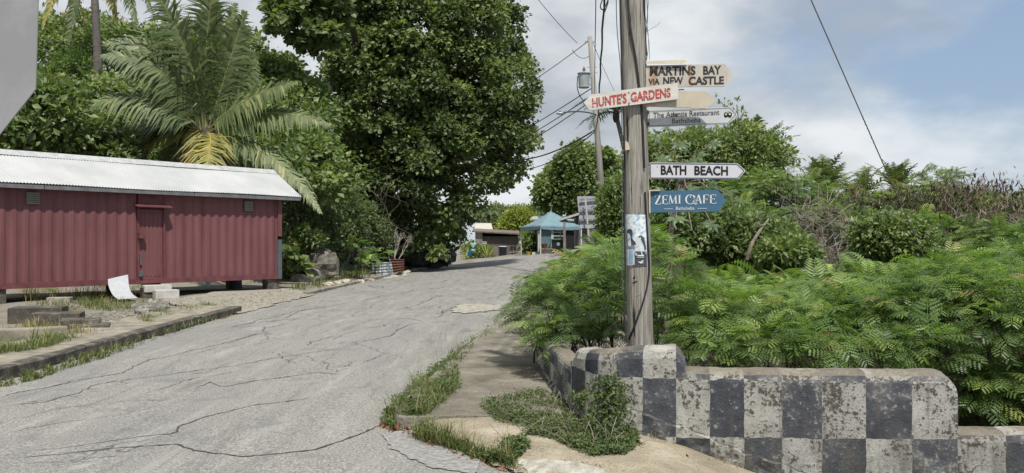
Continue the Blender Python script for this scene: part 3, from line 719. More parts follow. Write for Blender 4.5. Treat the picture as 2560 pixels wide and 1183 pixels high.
# overhead lines
def sag(a, b, s, n=14):
    tt = np.linspace(0, 1, n)[:, None]; P = arr(a) * (1 - tt) + arr(b) * tt; P[:, 2] -= 4 * s * (tt * (1 - tt))[:, 0]; return P
far = 75.0
def line(name, label, P, r, mat=None, cat='overhead wire', group=None):
    V, q = tube(P, r, 5); return props(mesh_obj(name, V, [q], mat or M_BLACK, None, True), label, cat, group)
line('overhead_wire', 'thin wire descending from the top of the slim pole towards the big tree', sag(on2(104) + arr((-0.1, 0, 0)), at(1150, 292, 60), 0.4), 0.016)
line('overhead_wire', 'thin wire rising from the first line up out of sight beside the big tree', sag(at(1443, 108, 36.2), at(1300, -60, 30), 0.1), 0.012)
line('overhead_wire', 'thin wire running from the slim pole top down behind the signs', sag(on2(106) + arr((0.1, 0, 0)), at(1560, 270, 60), 0.2), 0.011)
line('overhead_wire', 'slack jumper loop hanging below the slim pole top', sag(at(1430, 124, 35.9), on2(136), 0.25), 0.012)
for k, (y1, x2, y2, lab) in enumerate(((222, 1150, 402, 'uppermost of the three parallel wires passing over the street lamp'), (240, 1150, 424, 'middle one of the three parallel wires behind the street lamp'), (252, 1150, 445, 'lowest of the three parallel wires just under the street lamp'))):
    line('overhead_wire', lab, sag(on2(y1) + arr((-0.12, 0, 0)), at(x2, y2, 60), 0.25), 0.02, group='three parallel wires by the street lamp')
for k, (y1, y2, r, lab) in enumerate(((322, 398, 0.032, 'upper of the two heavier cables drooping low to the big tree'), (325, 416, 0.022, 'lower and thinner of the two cables drooping to the big tree'))):
    line('overhead_cable', lab, sag(on2(y1), at(1240, y2, 50), 0.5 + 0.25 * k), r, cat='overhead cable', group='two heavier cables to the big tree')
cable('cable', 'black drop lead curling below the grey transformer', [c0 + arr((-0.26, 0, 0.4)), c0 + arr((-0.27, -0.02, 0.0)), c0 + arr((-0.12, 0, -0.4)), c0 + arr((0.2, 0, -0.7)), on2(255) + arr((-.1, 0, 0))], 0.02, M_BLACK)
top1 = lambda dx, z: arr([pole_axis(z)[0] + dx, PD + 0.1, z])
line('overhead_cable', 'thick black cable bundle strung from the sign pole down to the slim pole', sag(top1(0.0, 7.3), on2(305) + arr((0.05, 0, 0)), 0.10, 30) + arr([[0.012 * math.sin(i * 1.7), 0, 0.01 * math.cos(i * 2.3)] for i in range(30)]), 0.026, cat='overhead cable')
line('overhead_cable', 'thin black cable strung beside the thick bundle to the slim pole', sag(top1(-0.20, 7.3), on2(240) + arr((0, 0, 0)), 0.05, 30), 0.013, cat='overhead cable')
cable('cable_coil', 'loop of spare black cable tied to the overhead bundle beside the pole', [at(1512, 30, 10.9), at(1520, 5, 10.9), at(1516, -14, 10.9), at(1506, 0, 10.9), at(1501, 18, 10.9), at(1508, 24, 10.9), at(1517, 8, 10.9), at(1524, -16, 10.9)], 0.008, M_BLACK)
gt = arr([pole_axis(8.0)[0], PD, 8.0]); ga = arr([6.98, 14.0, 0.3])
GP = np.linspace(0, 1, 60)[:, None]; GPt = gt * (1 - GP) + ga * GP
gw = thing('guy_wire', 'braided guy wire slanting across the blue sky into the scrub', 'guy wire', ga)
V, q = tube(GPt, 0.0085, 6); mesh_obj('strand', V, [q], simple('weathered_strand', (0.20, 0.19, 0.175), 0.8, bump=0), gw, True)
V, q = tubes([(smooth_path([GPt[k] + arr((0.009 * math.cos(j * 2.1 + k), 0.009 * math.sin(j * 2.1 + k), 0)) + (GPt[k + 1] - GPt[k]) * j / 6 for j in range(7)], 2), np.full(13, 0.004)) for k in range(36, 58)], 4)
mesh_obj('dead_vine', V, [q], simple('dead_vine_bark', (0.22, 0.19, 0.15), 0.9), gw, True)

# ------------------------------------------------------------------ direction signs
FONTS = {}
def text_outline(s, bold=0.0):
    cu = bpy.data.curves.new('lettering', 'FONT'); cu.body = s; cu.size = 1.0; cu.offset = bold; cu.resolution_u = 3; cu.fill_mode = 'FRONT'
    ob = bpy.data.objects.new('lettering', cu); COL.objects.link(ob)
    bpy.context.view_layer.update()
    me = bpy.data.meshes.new_from_object(ob.evaluated_get(bpy.context.evaluated_depsgraph_get()))
    V = arr([v.co[:2] for v in me.vertices]); F = [tuple(p.vertices) for p in me.polygons]
    bpy.data.objects.remove(ob); bpy.data.meshes.remove(me); bpy.data.curves.remove(cu)
    V = (V - V.min(0)) / (V.max(0) - V.min(0)); return V, F
def place_flat(V, quad, depth):
    """unit square -> quad of photo points (bottom left, bottom right, top right, top left) lying on a sign at depth(px)"""
    q = arr(quad); out = []
    for x, y in V:
        p = (q[0] * (1 - x) + q[1] * x) * (1 - y) + (q[3] * (1 - x) + q[2] * x) * y
        out.append(at(p[0], p[1], depth(p[0])))
    return out
def letter(parent, s, quad, depth, mat, bold=0.0, name='lettering', stencil=0):
    V, F = text_outline(s, bold); mb = MB(); P = place_flat(V, quad, lambda x: depth(x) - 0.003)
    mb.raw(P, F); return mb.build(name, mat, parent)
def polyflat(parent, name, polys, depth, mat, lift=0.003):
    mb = MB()
    for p in polys: mb.raw([at(x, y, depth(x) - lift) for x, y in p], [tuple(range(len(p)))])
    o = mb.build(name, mat, parent)
    if len(polys) > 1: o['kind'] = 'stuff'
    return o
def bar(a, b, w):
    a = arr(a); b = arr(b); d = nrm(b - a); n = arr((-d[1], d[0])) * w / 2
    return [tuple(a + n), tuple(b + n), tuple(b - n), tuple(a - n)]
def sign(name, label, outline, depth, thick, mat, cat='direction sign'):
    c = arr([at(x, y, depth(x)) for x, y in outline]); th = thing(name, label, cat, (c[:, 0].mean(), c[:, 1].mean(), c[:, 2].min()), 'direction signs on the pole')
    mb = MB(); mb.prism([at(x, y, depth(x)) for x, y in outline], [at(x, y, depth(x)) + arr((0, thick, 0)) for x, y in outline])
    mb.build('board', mat, th); return th
def rusty(name, base, rust_x=None, rough=0.6, amount=0.5):
    t = NT(name); v = t.coord('Object'); n1 = t.noise(v, 5, 7, 0.65); n2 = t.noise(t.coord('Object', (4, 1, 0.6)), 7, 6, 0.65); n3 = t.noise(v, 60, 3, 0.6)
    c = t.mix(t.rng(n1, 0.4, 0.7), tuple(b * 0.86 for b in base), base)
    f = t.math('MULTIPLY', t.rng(n2, 0.54, 0.72), amount)
    if rust_x is not None:
        x = t.n('ShaderNodeSeparateXYZ', {0: v}).outputs[0]
        for xc, w in rust_x: f = t.math('MAXIMUM', f, t.math('MULTIPLY', t.rng(t.math('ABSOLUTE', t.math('SUBTRACT', x, xc)), w, 0.0), t.rng(n1, 0.25, 0.6)))
    c = t.mix(f, c, t.mix(n3, (0.22, 0.09, 0.035), (0.50, 0.29, 0.13)))
    c = t.mix(t.rng(n3, 0.62, 0.7, 0, 0.35), c, (0.2, 0.18, 0.15)); t.bump(n3, 0.15, 0.003)
    return t.base(c, rough, 0.35)
def worn_ink(name, col, under, lo=0.52, hi=0.62):
    t = NT(name); v = t.coord('Object'); n = t.noise(v, 26, 6, 0.7)
    return t.base(t.mix(t.rng(n, lo, hi), col, under), 0.7, 0.2)
flat = lambda d: (lambda px: d)
# Martins Bay
dm = lambda px: 8.40 + (px - 1617) * 0.0002
sg = sign('martins_bay_sign', 'rust-streaked cream arrow board reading MARTINS BAY VIA NEW CASTLE', [(1615, 164), (1812, 160), (1834, 190), (1812, 216), (1615, 219)], dm, 0.02, rusty('rusted_cream_paint', (0.50, 0.475, 0.415), [(-0.40, 0.07), (-0.045, 0.035)], 0.6, 0.3))
ink = worn_ink('worn_black_ink', (0.035, 0.034, 0.036), (0.30, 0.28, 0.25), 0.60, 0.72)
letter(sg, 'MARTINS', [(1624, 190), (1739, 187.5), (1739, 165), (1625, 166)], dm, ink, 0.032)
letter(sg, 'BAY', [(1758, 187), (1803, 185.5), (1803, 163.5), (1758, 165)], dm, ink, 0.032)
letter(sg, 'VIA', [(1621, 211), (1649, 211), (1649, 196), (1621, 197)], dm, ink, 0.032)
letter(sg, 'NEW', [(1658, 212), (1708, 211), (1708, 192), (1658, 193)], dm, ink, 0.032)
letter(sg, 'CASTLE', [(1721, 213), (1810, 210.5), (1810, 190.5), (1722, 191.5)], dm, ink, 0.032)
# slab lying along its top edge
mb = MB(); o1 = [(1615, 153), (1712, 149.5), (1719, 154), (1707, 160), (1615, 160.5)]
mb.prism([at(x, y, 8.383) for x, y in o1], [at(x, y, 8.47) for x, y in o1]); o = mb.build('sign_cap', rusty('cream_cap_paint', (0.62, 0.57, 0.46), None, 0.6, 0.2)); props(o, 'cream horizontal slab capping the rust-streaked top arrow board', 'sign cap')
# Hunte's Gardens
dh = lambda px: 8.262 - (px - 1585) * 0.00015
sg = sign('gardens_sign', 'tilted white plank arrow with red stencilled HUNTE\'S GARDENS nailed across the pole', [(1459, 256), (1479, 236), (1694, 207), (1696, 248), (1474, 276)], dh, 0.025, simple('white_plank_paint', (0.62, 0.60, 0.555), 0.7, (0.47, 0.455, 0.415), 6, 0.25, 40, stretch=(0.4, 1, 3)))
red = worn_ink('faded_red_ink', (0.40, 0.062, 0.058), (0.62, 0.48, 0.45), 0.6, 0.7)
letter(sg, "HUNTE'S", [(1481, 269), (1567, 258), (1566, 232), (1480, 245)], dh, red, 0.03)
letter(sg, 'GARDENS', [(1577, 256), (1677, 243), (1676, 219), (1576, 231)], dh, red, 0.03)
M_WHITEST = simple('white_plank_gap', (0.66, 0.64, 0.6), 0.7, bump=0)
polyflat(sg, 'stencil_gap', [bar((x, y), (x2, y2), 1.3) for x, y, x2, y2 in ((1480, 257, 1493, 255.4), (1508, 253.4, 1520, 252), (1577, 244.5, 1588, 243), (1606, 240.5, 1618, 239), (1621, 238.5, 1632, 237), (1663, 232.5, 1676, 231))], dh, M_WHITEST, 0.0045)
for x, y in ((1572, 232), (1572.5, 258), (1572, 262)):
    mb = MB(); mb.raw(*lathe([(0.006, 0), (0.006, 0.004)], (0, 0, 0), 8)); mb.V[-1] = mb.V[-1][:, [0, 2, 1]] * arr((1, -1, 1)) + at(x, y, dh(x)); mb.build('nail', M_BLACK, sg)
# blank
db = lambda px: 8.291
sg = sign('blank_sign', 'blank beige arrow board with chipped paint half hidden by the tilted white plank', [(1606, 266), (1609, 246), (1609, 240), (1696, 227), (1765, 229.5), (1772, 234), (1788, 251), (1765, 272), (1756, 271), (1745, 270), (1735, 271), (1722, 268.5), (1700, 268.5), (1660, 267.5)], db, 0.02, rusty('blank_cream_paint', (0.53, 0.475, 0.37), [(-0.36, 0.16)], 0.6, 0.15))
mb = MB(); mb.tube([at(1696, 224.5, 8.31), at(1710, 224, 8.31)], 0.006, 6); mb.build('bolt', M_BLACK, sg)
# Atlantis
da = lambda px: 8.42
sg = sign('restaurant_sign', 'white arrow sign with serif words The Atlantis Restaurant Bathsheba and small binocular emblem', [(1619, 276), (1827, 267), (1844, 286), (1835, 298), (1821, 310), (1619, 318)], da, 0.02, rusty('old_white_enamel', (0.55, 0.57, 0.575), None, 0.35, 0.12))
gink = simple('slate_grey_ink', (0.10, 0.105, 0.125), 0.6, bump=0)
polyflat(sg, 'border_line', [bar(a, b, 1.1) for a, b in (((1623, 279), (1825, 270)), ((1825, 270), (1840, 286)), ((1840, 286), (1820, 307.5)), ((1820, 307.5), (1623, 315)), ((1623, 315), (1623, 279)))], da, gink)
# seriffed letters: thin feet added under the plain ones
def serif_feet(parent, quad, xs, depth, mat, w=2.6, h=0.9):
    q = arr(quad); P = []
    for x in xs:
        for yv in (0.0,):
            p = (q[0] * (1 - x) + q[1] * x); P.append(bar((p[0] - w / 2, p[1] - h / 2), (p[0] + w / 2, p[1] - h / 2), h))
    polyflat(parent, 'serif', P, depth, mat, 0.0034)
qa = [(1633, 295), (1799, 286.5), (1798, 274), (1633, 281.5)]
letter(sg, 'The Atlantis Restaurant', qa, da, gink, 0.012)
serif_feet(sg, qa, [0.025, 0.07, 0.10, 0.205, 0.275, 0.33, 0.365, 0.415, 0.445, 0.56, 0.60, 0.78, 0.81, 0.86, 0.9, 0.93, 0.955], da, gink, 3.0, 0.8)
qb = [(1680, 309.5), (1752, 306.5), (1752, 293.5), (1680, 296.5)]
letter(sg, 'Bathsheba', qb, da, gink, 0.012)
serif_feet(sg, qb, [0.04, 0.30, 0.35, 0.54, 0.60, 0.98], da, gink, 3.0, 0.8)
def disc(cx, cy, r, n=14): return [(cx + r * math.cos(a), cy + r * math.sin(a)) for a in np.arange(n) * 2 * np.pi / n]
eink = simple('emblem_black', (0.03, 0.03, 0.03), 0.6, bump=0)
polyflat(sg, 'emblem', [[(1810, 284), (1813, 280.5), (1817, 281), (1819, 279.5), (1824, 279.5), (1826, 281), (1829.5, 282), (1830, 288), (1827, 291), (1813, 292), (1810, 289)], disc(1814.5, 289.5, 4.3), disc(1824.5, 289.5, 4.6)], da, eink)
polyflat(sg, 'emblem_light', [disc(1815, 286.2, 2.4), disc(1824.5, 285.8, 2.6), bar((1816, 282.2), (1823, 282), 1.6)], da, M_WHITEST, 0.0045)
for y in (281, 311):
    mb = MB(); mb.box(at(1617, y, 8.43), (0.03, 0.06, 0.03)); mb.build('clamp', M_BLACK, sg)
# Bath Beach
dk = lambda px: 8.38
bb = [(1624, 406.5), (1844, 408.5), (1864, 427), (1846, 448), (1625, 447)]
sg = sign('beach_sign', 'clean white arrow sign with bold black words BATH BEACH and thin blue border', bb, dk, 0.018, simple('clean_white_enamel', (0.56, 0.555, 0.585), 0.55, (0.52, 0.515, 0.545), 3, 0.03))
navy = simple('navy_border', (0.055, 0.085, 0.18), 0.4, bump=0)
ib = [(1626, 408.8), (1843, 410.6), (1860, 427), (1844.5, 445.6), (1626.5, 444.8)]
polyflat(sg, 'border_line', [bar(ib[i], ib[(i + 1) % 5], 1.7) for i in range(5)], dk, navy)
bk = simple('sign_black', (0.018, 0.018, 0.02), 0.4, bump=0)
letter(sg, 'BATH', [(1652, 437), (1716, 437.5), (1716, 414), (1652, 413.5)], dk, bk, 0.03)
letter(sg, 'BEACH', [(1736, 438), (1820, 439), (1820, 415.5), (1736, 414.5)], dk, bk, 0.03)
polyflat(sg, 'scratch', [[(1640, 418), (1646, 415.5), (1644, 417.5)]], dk, eink)
# Zemi cafe
dz = lambda px: 8.36
sg = sign('cafe_sign', 'slate blue arrow sign with white words ZEMI CAFE Bathsheba', [(1627, 477), (1795, 475.5), (1817, 502), (1795, 529), (1627, 531.5)], dz, 0.018, simple('slate_blue_paint', (0.052, 0.132, 0.215), 0.55, (0.046, 0.117, 0.192), 3, 0.03))
wh = simple('sign_white', (0.74, 0.74, 0.72), 0.5, bump=0)
S = []      # seriffed capitals drawn as thick and thin strokes, on x 0..1 per letter
def glyph(x0, x1, y0, y1, strokes):
    for (ax, ay, bx, by, w) in strokes: S.append(bar((x0 + (x1 - x0) * ax, y0 + (y1 - y0) * ay), (x0 + (x1 - x0) * bx, y0 + (y1 - y0) * by), w))
def arcs(x0, x1, y0, y1, a0, a1, wmin, wmax, n=14, cx=0.5, cy=0.5, rx=0.5, ry=0.5):
    A = np.radians(np.linspace(a0, a1, n)); out, inn = [], []
    for a in A:
        w = wmin + (wmax - wmin) * abs(math.cos(a)) ** 1.5; px = x0 + (x1 - x0) * (cx + rx * math.cos(a)); py = y0 + (y1 - y0) * (cy - ry * math.sin(a))
        dx, dy = math.cos(a) * w / 2, -math.sin(a) * w / 2; out.append((px + dx, py + dy)); inn.append((px - dx, py - dy))
    for i in range(n - 1): S.append([out[i], out[i + 1], inn[i + 1], inn[i]])
T1, T3 = 1.2, 3.6
glyph(1637, 1652, 488, 511.5, [(0.08, 0.03, 0.95, 0.03, T1), (0.9, 0.03, 0.12, 0.97, T3), (0.08, 0.97, 1.0, 0.97, T1), (0.08, 0.0, 0.05, 0.2, T1), (1.0, 1.0, 1.02, 0.8, T1)])
glyph(1656, 1669, 488, 511, [(0.15, 0, 0.15, 1, T3), (0.0, 0.03, 0.95, 0.03, T1), (0.1, 0.48, 0.75, 0.48, T1), (0.0, 0.97, 1.0, 0.97, T1), (0.95, 0, 0.98, 0.2, T1), (1.0, 1, 1.02, 0.8, T1), (0.75, 0.38, 0.75, 0.6, T1)])
glyph(1672, 1692, 488, 510.5, [(0.12, 0.02, 0.06, 1, T1), (0.14, 0, 0.48, 0.96, T3), (0.84, 0, 0.48, 0.96, T1), (0.84, 0, 0.9, 1, T3), (0.0, 0.98, 0.2, 0.98, T1), (0.76, 0.98, 1.04, 0.98, T1)])
glyph(1695.5, 1702, 487.5, 510, [(0.5, 0, 0.5, 1, T3), (0.0, 0.02, 1, 0.02, T1), (0, 0.98, 1, 0.98, T1)])
arcs(1715, 1737, 487, 510.5, 30, 330, 1.1, 3.8, 20)
arcs(1726, 1737, 488, 497, -60, 200, 1.0, 2.2, 12)
glyph(1738, 1754, 486.5, 510, [(0.5, 0, 0.05, 1, T1), (0.5, 0, 0.92, 1, T3), (0.2, 0.62, 0.8, 0.62, T1), (-0.1, 0.98, 0.2, 0.98, T1), (0.75, 0.98, 1.08, 0.98, T1)])
arcs(1733, 1744, 500, 511, 60, 330, 1.0, 1.8, 12)
glyph(1758, 1771, 486.5, 509.5, [(0.15, 0, 0.15, 1, T3), (0, 0.03, 0.98, 0.03, T1), (0.1, 0.5, 0.75, 0.5, T1), (0, 0.98, 0.34, 0.98, T1), (0.98, 0, 1.0, 0.2, T1), (0.75, 0.4, 0.75, 0.62, T1)])
glyph(1775, 1790, 486.5, 509.5, [(0.15, 0, 0.15, 1, T3), (0, 0.03, 0.95, 0.03, T1), (0.1, 0.48, 0.75, 0.48, T1), (0, 0.97, 1.0, 0.97, T1), (0.95, 0, 0.98, 0.2, T1), (1.0, 1, 1.02, 0.8, T1), (0.75, 0.38, 0.75, 0.6, T1)])
polyflat(sg, 'lettering', S, dz, wh)
letter(sg, 'Bathsheba', [(1690, 525), (1736, 524.5), (1736, 516.5), (1690, 517)], dz, wh, 0.004)
polyflat(sg, 'dash', [bar((1660, 522.5), (1682, 522.3), 1.1), bar((1744, 521.2), (1767, 521), 1.1)], dz, wh)
mb = MB(); mb.prism([at(x, y, 8.335) for x, y in ((1622, 475), (1650, 474.5), (1650, 477.5), (1626, 478), (1626.5, 533), (1622.5, 533))], [at(x, y, 8.40) for x, y in ((1622, 475), (1650, 474.5), (1650, 477.5), (1626, 478), (1626.5, 533), (1622.5, 533))]); mb.build('bracket', M_TAG, sg)
# poster, wrapped round the shaft
def onp(px, py, gap): return onpole(px, py, gap)
ps = thing('poster', 'pale blue photo poster of a couple pinned to the pole, dark strip along its foot', 'poster', onp(1590, 665, 0.006))
def pq(y): k = (y - 536) / (664 - 536); return 1563.5 + 2.5 * k, 1615.5 + 2.0 * k
def wrapped(name, pts_fn, mat, gap, nx=12, ny=2, x0=0.0, x1=1.0, y0=536, y1=664):
    V = []
    for j in range(ny + 1):
        y = y0 + (y1 - y0) * j / ny; a, b = pq(y)
        for i in range(nx + 1):
            x = x0 + (x1 - x0) * i / nx; V.append(onp(a + (b - a) * x, y + x * 1.0, gap))
    q = grid_faces(nx + 1, ny + 1)[:, ::-1]
    return mesh_obj(name, arr(V), [q], mat, ps, True)
t = NT('poster_print'); v = t.coord('Object'); n1 = t.noise(v, 30, 5, 0.6); n2 = t.noise(t.coord('Object', (1, 1, 3)), 9, 4)
c = t.ramp(n1, [(0.4, (0.30, 0.42, 0.55)), (0.5, (0.60, 0.68, 0.72)), (0.62, (0.75, 0.78, 0.78))]); M_PRINT = t.base(c, 0.35, 0.4)
wrapped('sheet', None, M_PRINT, 0.006)
M_PDARK = simple('poster_dark_ink', (0.075, 0.08, 0.09), 0.35, (0.05, 0.055, 0.065), 8, 0)
M_PMID = simple('poster_grey_ink', (0.24, 0.28, 0.33), 0.35, (0.14, 0.17, 0.2), 14, 0)
M_PPALE = simple('poster_pale_ink', (0.62, 0.66, 0.68), 0.35, (0.42, 0.47, 0.5), 14, 0)
M_PBLUE = simple('poster_blue_ink', (0.10, 0.26, 0.45), 0.35, (0.30, 0.45, 0.58), 22, 0)
wrapped('dark_band', None, M_PDARK, 0.008, 8, 2, 0.30, 0.995, 628, 663.5)
def pshape(name, pts, mat, gap):
    P = arr(pts); c = P.mean(0); mb = MB(); n = len(P)
    mb.raw([onp(c[0], c[1], gap)] + [onp(x, y, gap) for x, y in P], [(0, 1 + (i + 1) % n, 1 + i) for i in range(n)]); return mb.build(name, mat, ps)
pshape('printed_figure', [(1566, 585), (1569, 574), (1576, 572), (1581, 576), (1582, 585), (1579, 593), (1584, 605), (1590, 607), (1590, 612), (1580, 614), (1567, 618)], M_PDARK, 0.008)
pshape('printed_figure', [(1590, 598), (1594, 591), (1602, 589), (1609, 594), (1612, 606), (1615, 622), (1616, 634), (1606, 640), (1590, 640), (1584, 626), (1592, 617), (1589, 608)], M_PPALE, 0.009)
pshape('printed_figure', [(1595, 591), (1603, 588.5), (1610, 594), (1613, 606), (1616, 622), (1612, 626), (1609, 612), (1603, 600)], M_PDARK, 0.010)
pshape('printed_figure', [(1568, 615), (1582, 611), (1588, 616), (1586, 630), (1569, 632)], M_PMID, 0.009)
wrapped('stamp_edge', None, M_PPALE, 0.011, 4, 2, 0.07, 0.40, 624, 662)
wrapped('stamp_print', None, M_PBLUE, 0.013, 4, 2, 0.15, 0.31, 627, 658)
wrapped('text_line', None, wh, 0.0125, 3, 1, 0.54, 0.86, 637, 640)
wrapped('text_line', None, wh, 0.0125, 3, 1, 0.54, 0.86, 642, 643.2)
pshape('swirl_mark', [(1594, 654), (1600, 656), (1604, 652), (1610, 651), (1606, 656), (1610, 658), (1601, 659)], wh, 0.0125)

# ------------------------------------------------------------------ back of a stop sign close by
ss = thing('road_sign', 'grey metal back of an octagonal road sign close by, cut off by the picture edge', 'road sign', (-2.0, 3.02, 0.0))
M_ALU = simple('dull_aluminium', (0.345, 0.354, 0.36), 0.85, (0.265, 0.272, 0.278), 3.2, 0.03, 30, lo=0.4, hi=0.6)
cc = arr((-1.90, 3.0, 2.27)) ; R8 = 0.41
ang = math.radians(-19); axx = arr((math.cos(ang), math.sin(ang), 0)); til = math.radians(-2.4)
ux = axx * math.cos(til) + arr((0, 0, 1)) * math.sin(til); uz = np.cross(ux, np.cross(axx, ux)); uz = nrm(arr((0, 0, 1)) - ux * ux[2]); nb_ = np.cross(ux, uz)
pts = [cc + R8 * (ux * math.cos(math.radians(22.5 + 45 * k)) + uz * math.sin(math.radians(22.5 + 45 * k))) for k in range(8)]
mb = MB(); mb.prism(pts, [p + nb_ * -0.004 for p in pts]); mb.build('plate', M_ALU, ss)
mb = MB(); mb.tube([arr((cc[0], cc[1], -0.2)) + nb_ * 0.03, arr((cc[0], cc[1], cc[2] + 0.45)) + nb_ * 0.03], 0.028, 10); mb.build('post', M_GALV, ss)
# ------------------------------------------------------------------ red shipping container under a tin roof
ZB, ZT, CL, CW = 0.48, 3.04, 12.4, 2.44
def cpt(tt, dep, z):   # along (towards the camera side is positive), depth behind the front, height
    p = PC - UC * tt - NF * dep; return arr([p[0], p[1], z])
def t_of(px): k = (px - 1280) / FPX; return -(k * PC[1] - PC[0]) / (UC[0] - k * UC[1])
U3 = arr((-UC[0], -UC[1], 0)); N3 = arr((NF[0], NF[1], 0))
t = NT('faded_red_paint'); v = t.coord('Object'); vs = t.coord('Object', (1, 1, 0.12))
n1 = t.noise(vs, 3.0, 6, 0.6); n2 = t.noise(v, 1.0, 4, 0.6); n3 = t.noise(v, 40, 3, 0.6)
c = t.ramp(n1, [(0.28, (0.108, 0.040, 0.044)), (0.5, (0.150, 0.059, 0.063)), (0.72, (0.185, 0.078, 0.081))])
c = t.mix(t.rng(n2, 0.42, 0.65, 0, 0.45), c, (0.185, 0.074, 0.077)); c = t.mix(t.rng(n3, 0.66, 0.72, 0, 0.5), c, (0.12, 0.06, 0.05)); rs_ = t.noise(t.coord('Object', (1, 1, 0.05)), 7.0, 5, 0.65); c = t.mix(t.rng(rs_, 0.60, 0.76, 0, 0.45), c, (0.085, 0.042, 0.040)); c = t.mix(t.rng(t.noise(v, 5.0, 5, 0.7), 0.66, 0.72, 0, 0.5), c, (0.21, 0.105, 0.10)); t.bump(n3, 0.1, 0.004)
M_RED = t.base(c, 0.6, 0.3)
M_REDD = simple('darker_red_steel', (0.165, 0.058, 0.063), 0.6, (0.11, 0.038, 0.042), 5, 0.1)
M_GREYP = simple('grey_primer', (0.10, 0.12, 0.135), 0.6, (0.07, 0.085, 0.095), 6)
t = NT('galvanised_roof'); v = t.coord('Object'); n1 = t.noise(v, 0.8, 5, 0.6); n2 = t.noise(t.coord('Object', (1, 1, 1)), 9, 4, 0.6)
c = t.ramp(n1, [(0.35, (0.335, 0.343, 0.342)), (0.65, (0.42, 0.427, 0.424))]); c = t.mix(t.rng(n2, 0.6, 0.75, 0, 0.35), c, (0.30, 0.295, 0.28)); M_ROOF = t.base(c, 0.5, 0.4, 0.0)
M_FASC = simple('grey_fascia_board', (0.17, 0.175, 0.185), 0.8, (0.11, 0.11, 0.115), 5)
cont = thing('container_shed', 'long faded red shipping container used as a shed, under a pale tin roof', 'container shed', cpt(0, 0, 0.1))
tdl, tdr = t_of(345), t_of(409)       # door edges, tdl > tdr
# corrugated front in two stretches, with the door opening between them
def corr_wall(t0, t1, dep, z0, z1, sign=1, name='corrugated_side'):
    per = 0.278; prof = [(0, 0), (0.07, 0), (0.138, 0.028), (0.208, 0.028)]
    xs_ = []; k = math.floor(t0 / per) - 1
    while k * per < t1 + per:
        for a, b in prof: xs_.append((k * per + a, b))
        k += 1
    X = [(t0, float(np.interp(t0, [a for a, b in xs_], [b for a, b in xs_])))] + [p for p in xs_ if t0 < p[0] < t1] + [(t1, float(np.interp(t1, [a for a, b in xs_], [b for a, b in xs_])))]
    V = []
    for z in (z0, (z0 + z1) / 2, z1):
        for a, b in X: V.append(cpt(a, dep + sign * b, z))
    return mesh_obj(name, arr(V), [grid_faces(len(X), 3)[:, ::-1]], M_RED, cont)
corr_wall(0.12, tdr - 0.03, 0.02, ZB + 0.14, ZT - 0.1)
corr_wall(tdl + 0.03, CL - 0.12, 0.02, ZB + 0.14, ZT - 0.1)
corr_wall(0.12, CL - 0.12, CW - 0.03, ZB + 0.14, ZT - 0.1, -1)
mb = MB(); ax = U3
mb.box(cpt(CL / 2, 0.06, ZB + 0.07), (CL - 0.2, 0.13, 0.15), ax); mb.box(cpt(CL / 2, CW - 0.06, ZB + 0.07), (CL - 0.2, 0.13, 0.15), ax)
mb.build('bottom_rail', M_REDD, cont)
mb = MB(); mb.box(cpt(CL / 2, 0.05, ZT - 0.05), (CL - 0.2, 0.09, 0.11), ax); mb.box(cpt(CL / 2, CW - 0.05, ZT - 0.05), (CL - 0.2, 0.09, 0.11), ax); mb.build('top_rail', M_REDD, cont)
for a, d in ((0.06, 0.06), (CL - 0.06, 0.06), (0.06, CW - 0.06), (CL - 0.06, CW - 0.06)):
    mb = MB(); mb.box(cpt(a, d, (ZB + ZT) / 2 + 0.66), (0.14, 0.14, ZT - ZB - 1.32), ax)
    mb.build('corner_post', M_RED, cont)
    mb = MB(); mb.box(cpt(a, d, ZB + 0.61), (0.14, 0.14, 1.22), ax); mb.build('corner_post', M_GREYP if (a < 1) else M_RED, cont)
for a in (0.02, CL - 0.02):
    mb = MB(); mb.box(cpt(a + (0.03 if a < 1 else -0.03), CW / 2, (ZB + ZT) / 2), (0.05, CW - 0.3, ZT - ZB - 0.04), ax); mb.build('end_panel', M_RED, cont)
mb = MB(); mb.box(cpt(CL / 2, CW / 2, ZB + 0.03), (CL - 0.2, CW - 0.3, 0.05), ax); mb.build('underfloor', simple('dark_underfloor', (0.05, 0.045, 0.04), 0.9), cont)
for a in (0.25, 4.2, 8.2, 12.0):
    for d in (0.2, CW - 0.25):
        g0 = float(H(*cpt(a, d, 0)[:2])); mb = MB(); mb.bbox(cpt(a, d, (ZB + g0) / 2 - 0.05), (0.42, 0.3, ZB - g0 + 0.09), 0.015, ax); mb.build('support_block', M_STAIN, cont)
# door
dw = tdl - tdr; zd0, zd1 = ZB + 0.10, 1.6 + 82 * 24.9 / FPX
zd1 = 2.52
mbd = MB(); mbd.bbox(cpt((tdl + tdr) / 2, 0.03, (zd0 + zd1) / 2), (dw - 0.05, 0.05, zd1 - zd0), 0.008, ax)
for a in np.linspace(0.18, 0.82, 5): mbd.bbox(cpt(tdr + dw * a, 0.003, (zd0 + zd1) / 2), (0.07, 0.02, zd1 - zd0 - 0.2), 0.006, ax)
door = mbd.build('door', M_RED, cont)
mb = MB()
for a in (tdl + 0.005, tdr - 0.005): mb.box(cpt(a, 0.012, (zd0 + zd1) / 2), (0.05, 0.10, zd1 - zd0 + 0.08), ax)
mb.box(cpt((tdl + tdr) / 2, 0.012, zd0 - 0.05), (dw + 0.24, 0.12, 0.09), ax); mb.box(cpt((tdl + tdr) / 2, 0.012, (zd1 + ZT) / 2), (dw, 0.06, ZT - zd1 - 0.04), ax); mb.build('door_frame', M_REDD, cont)
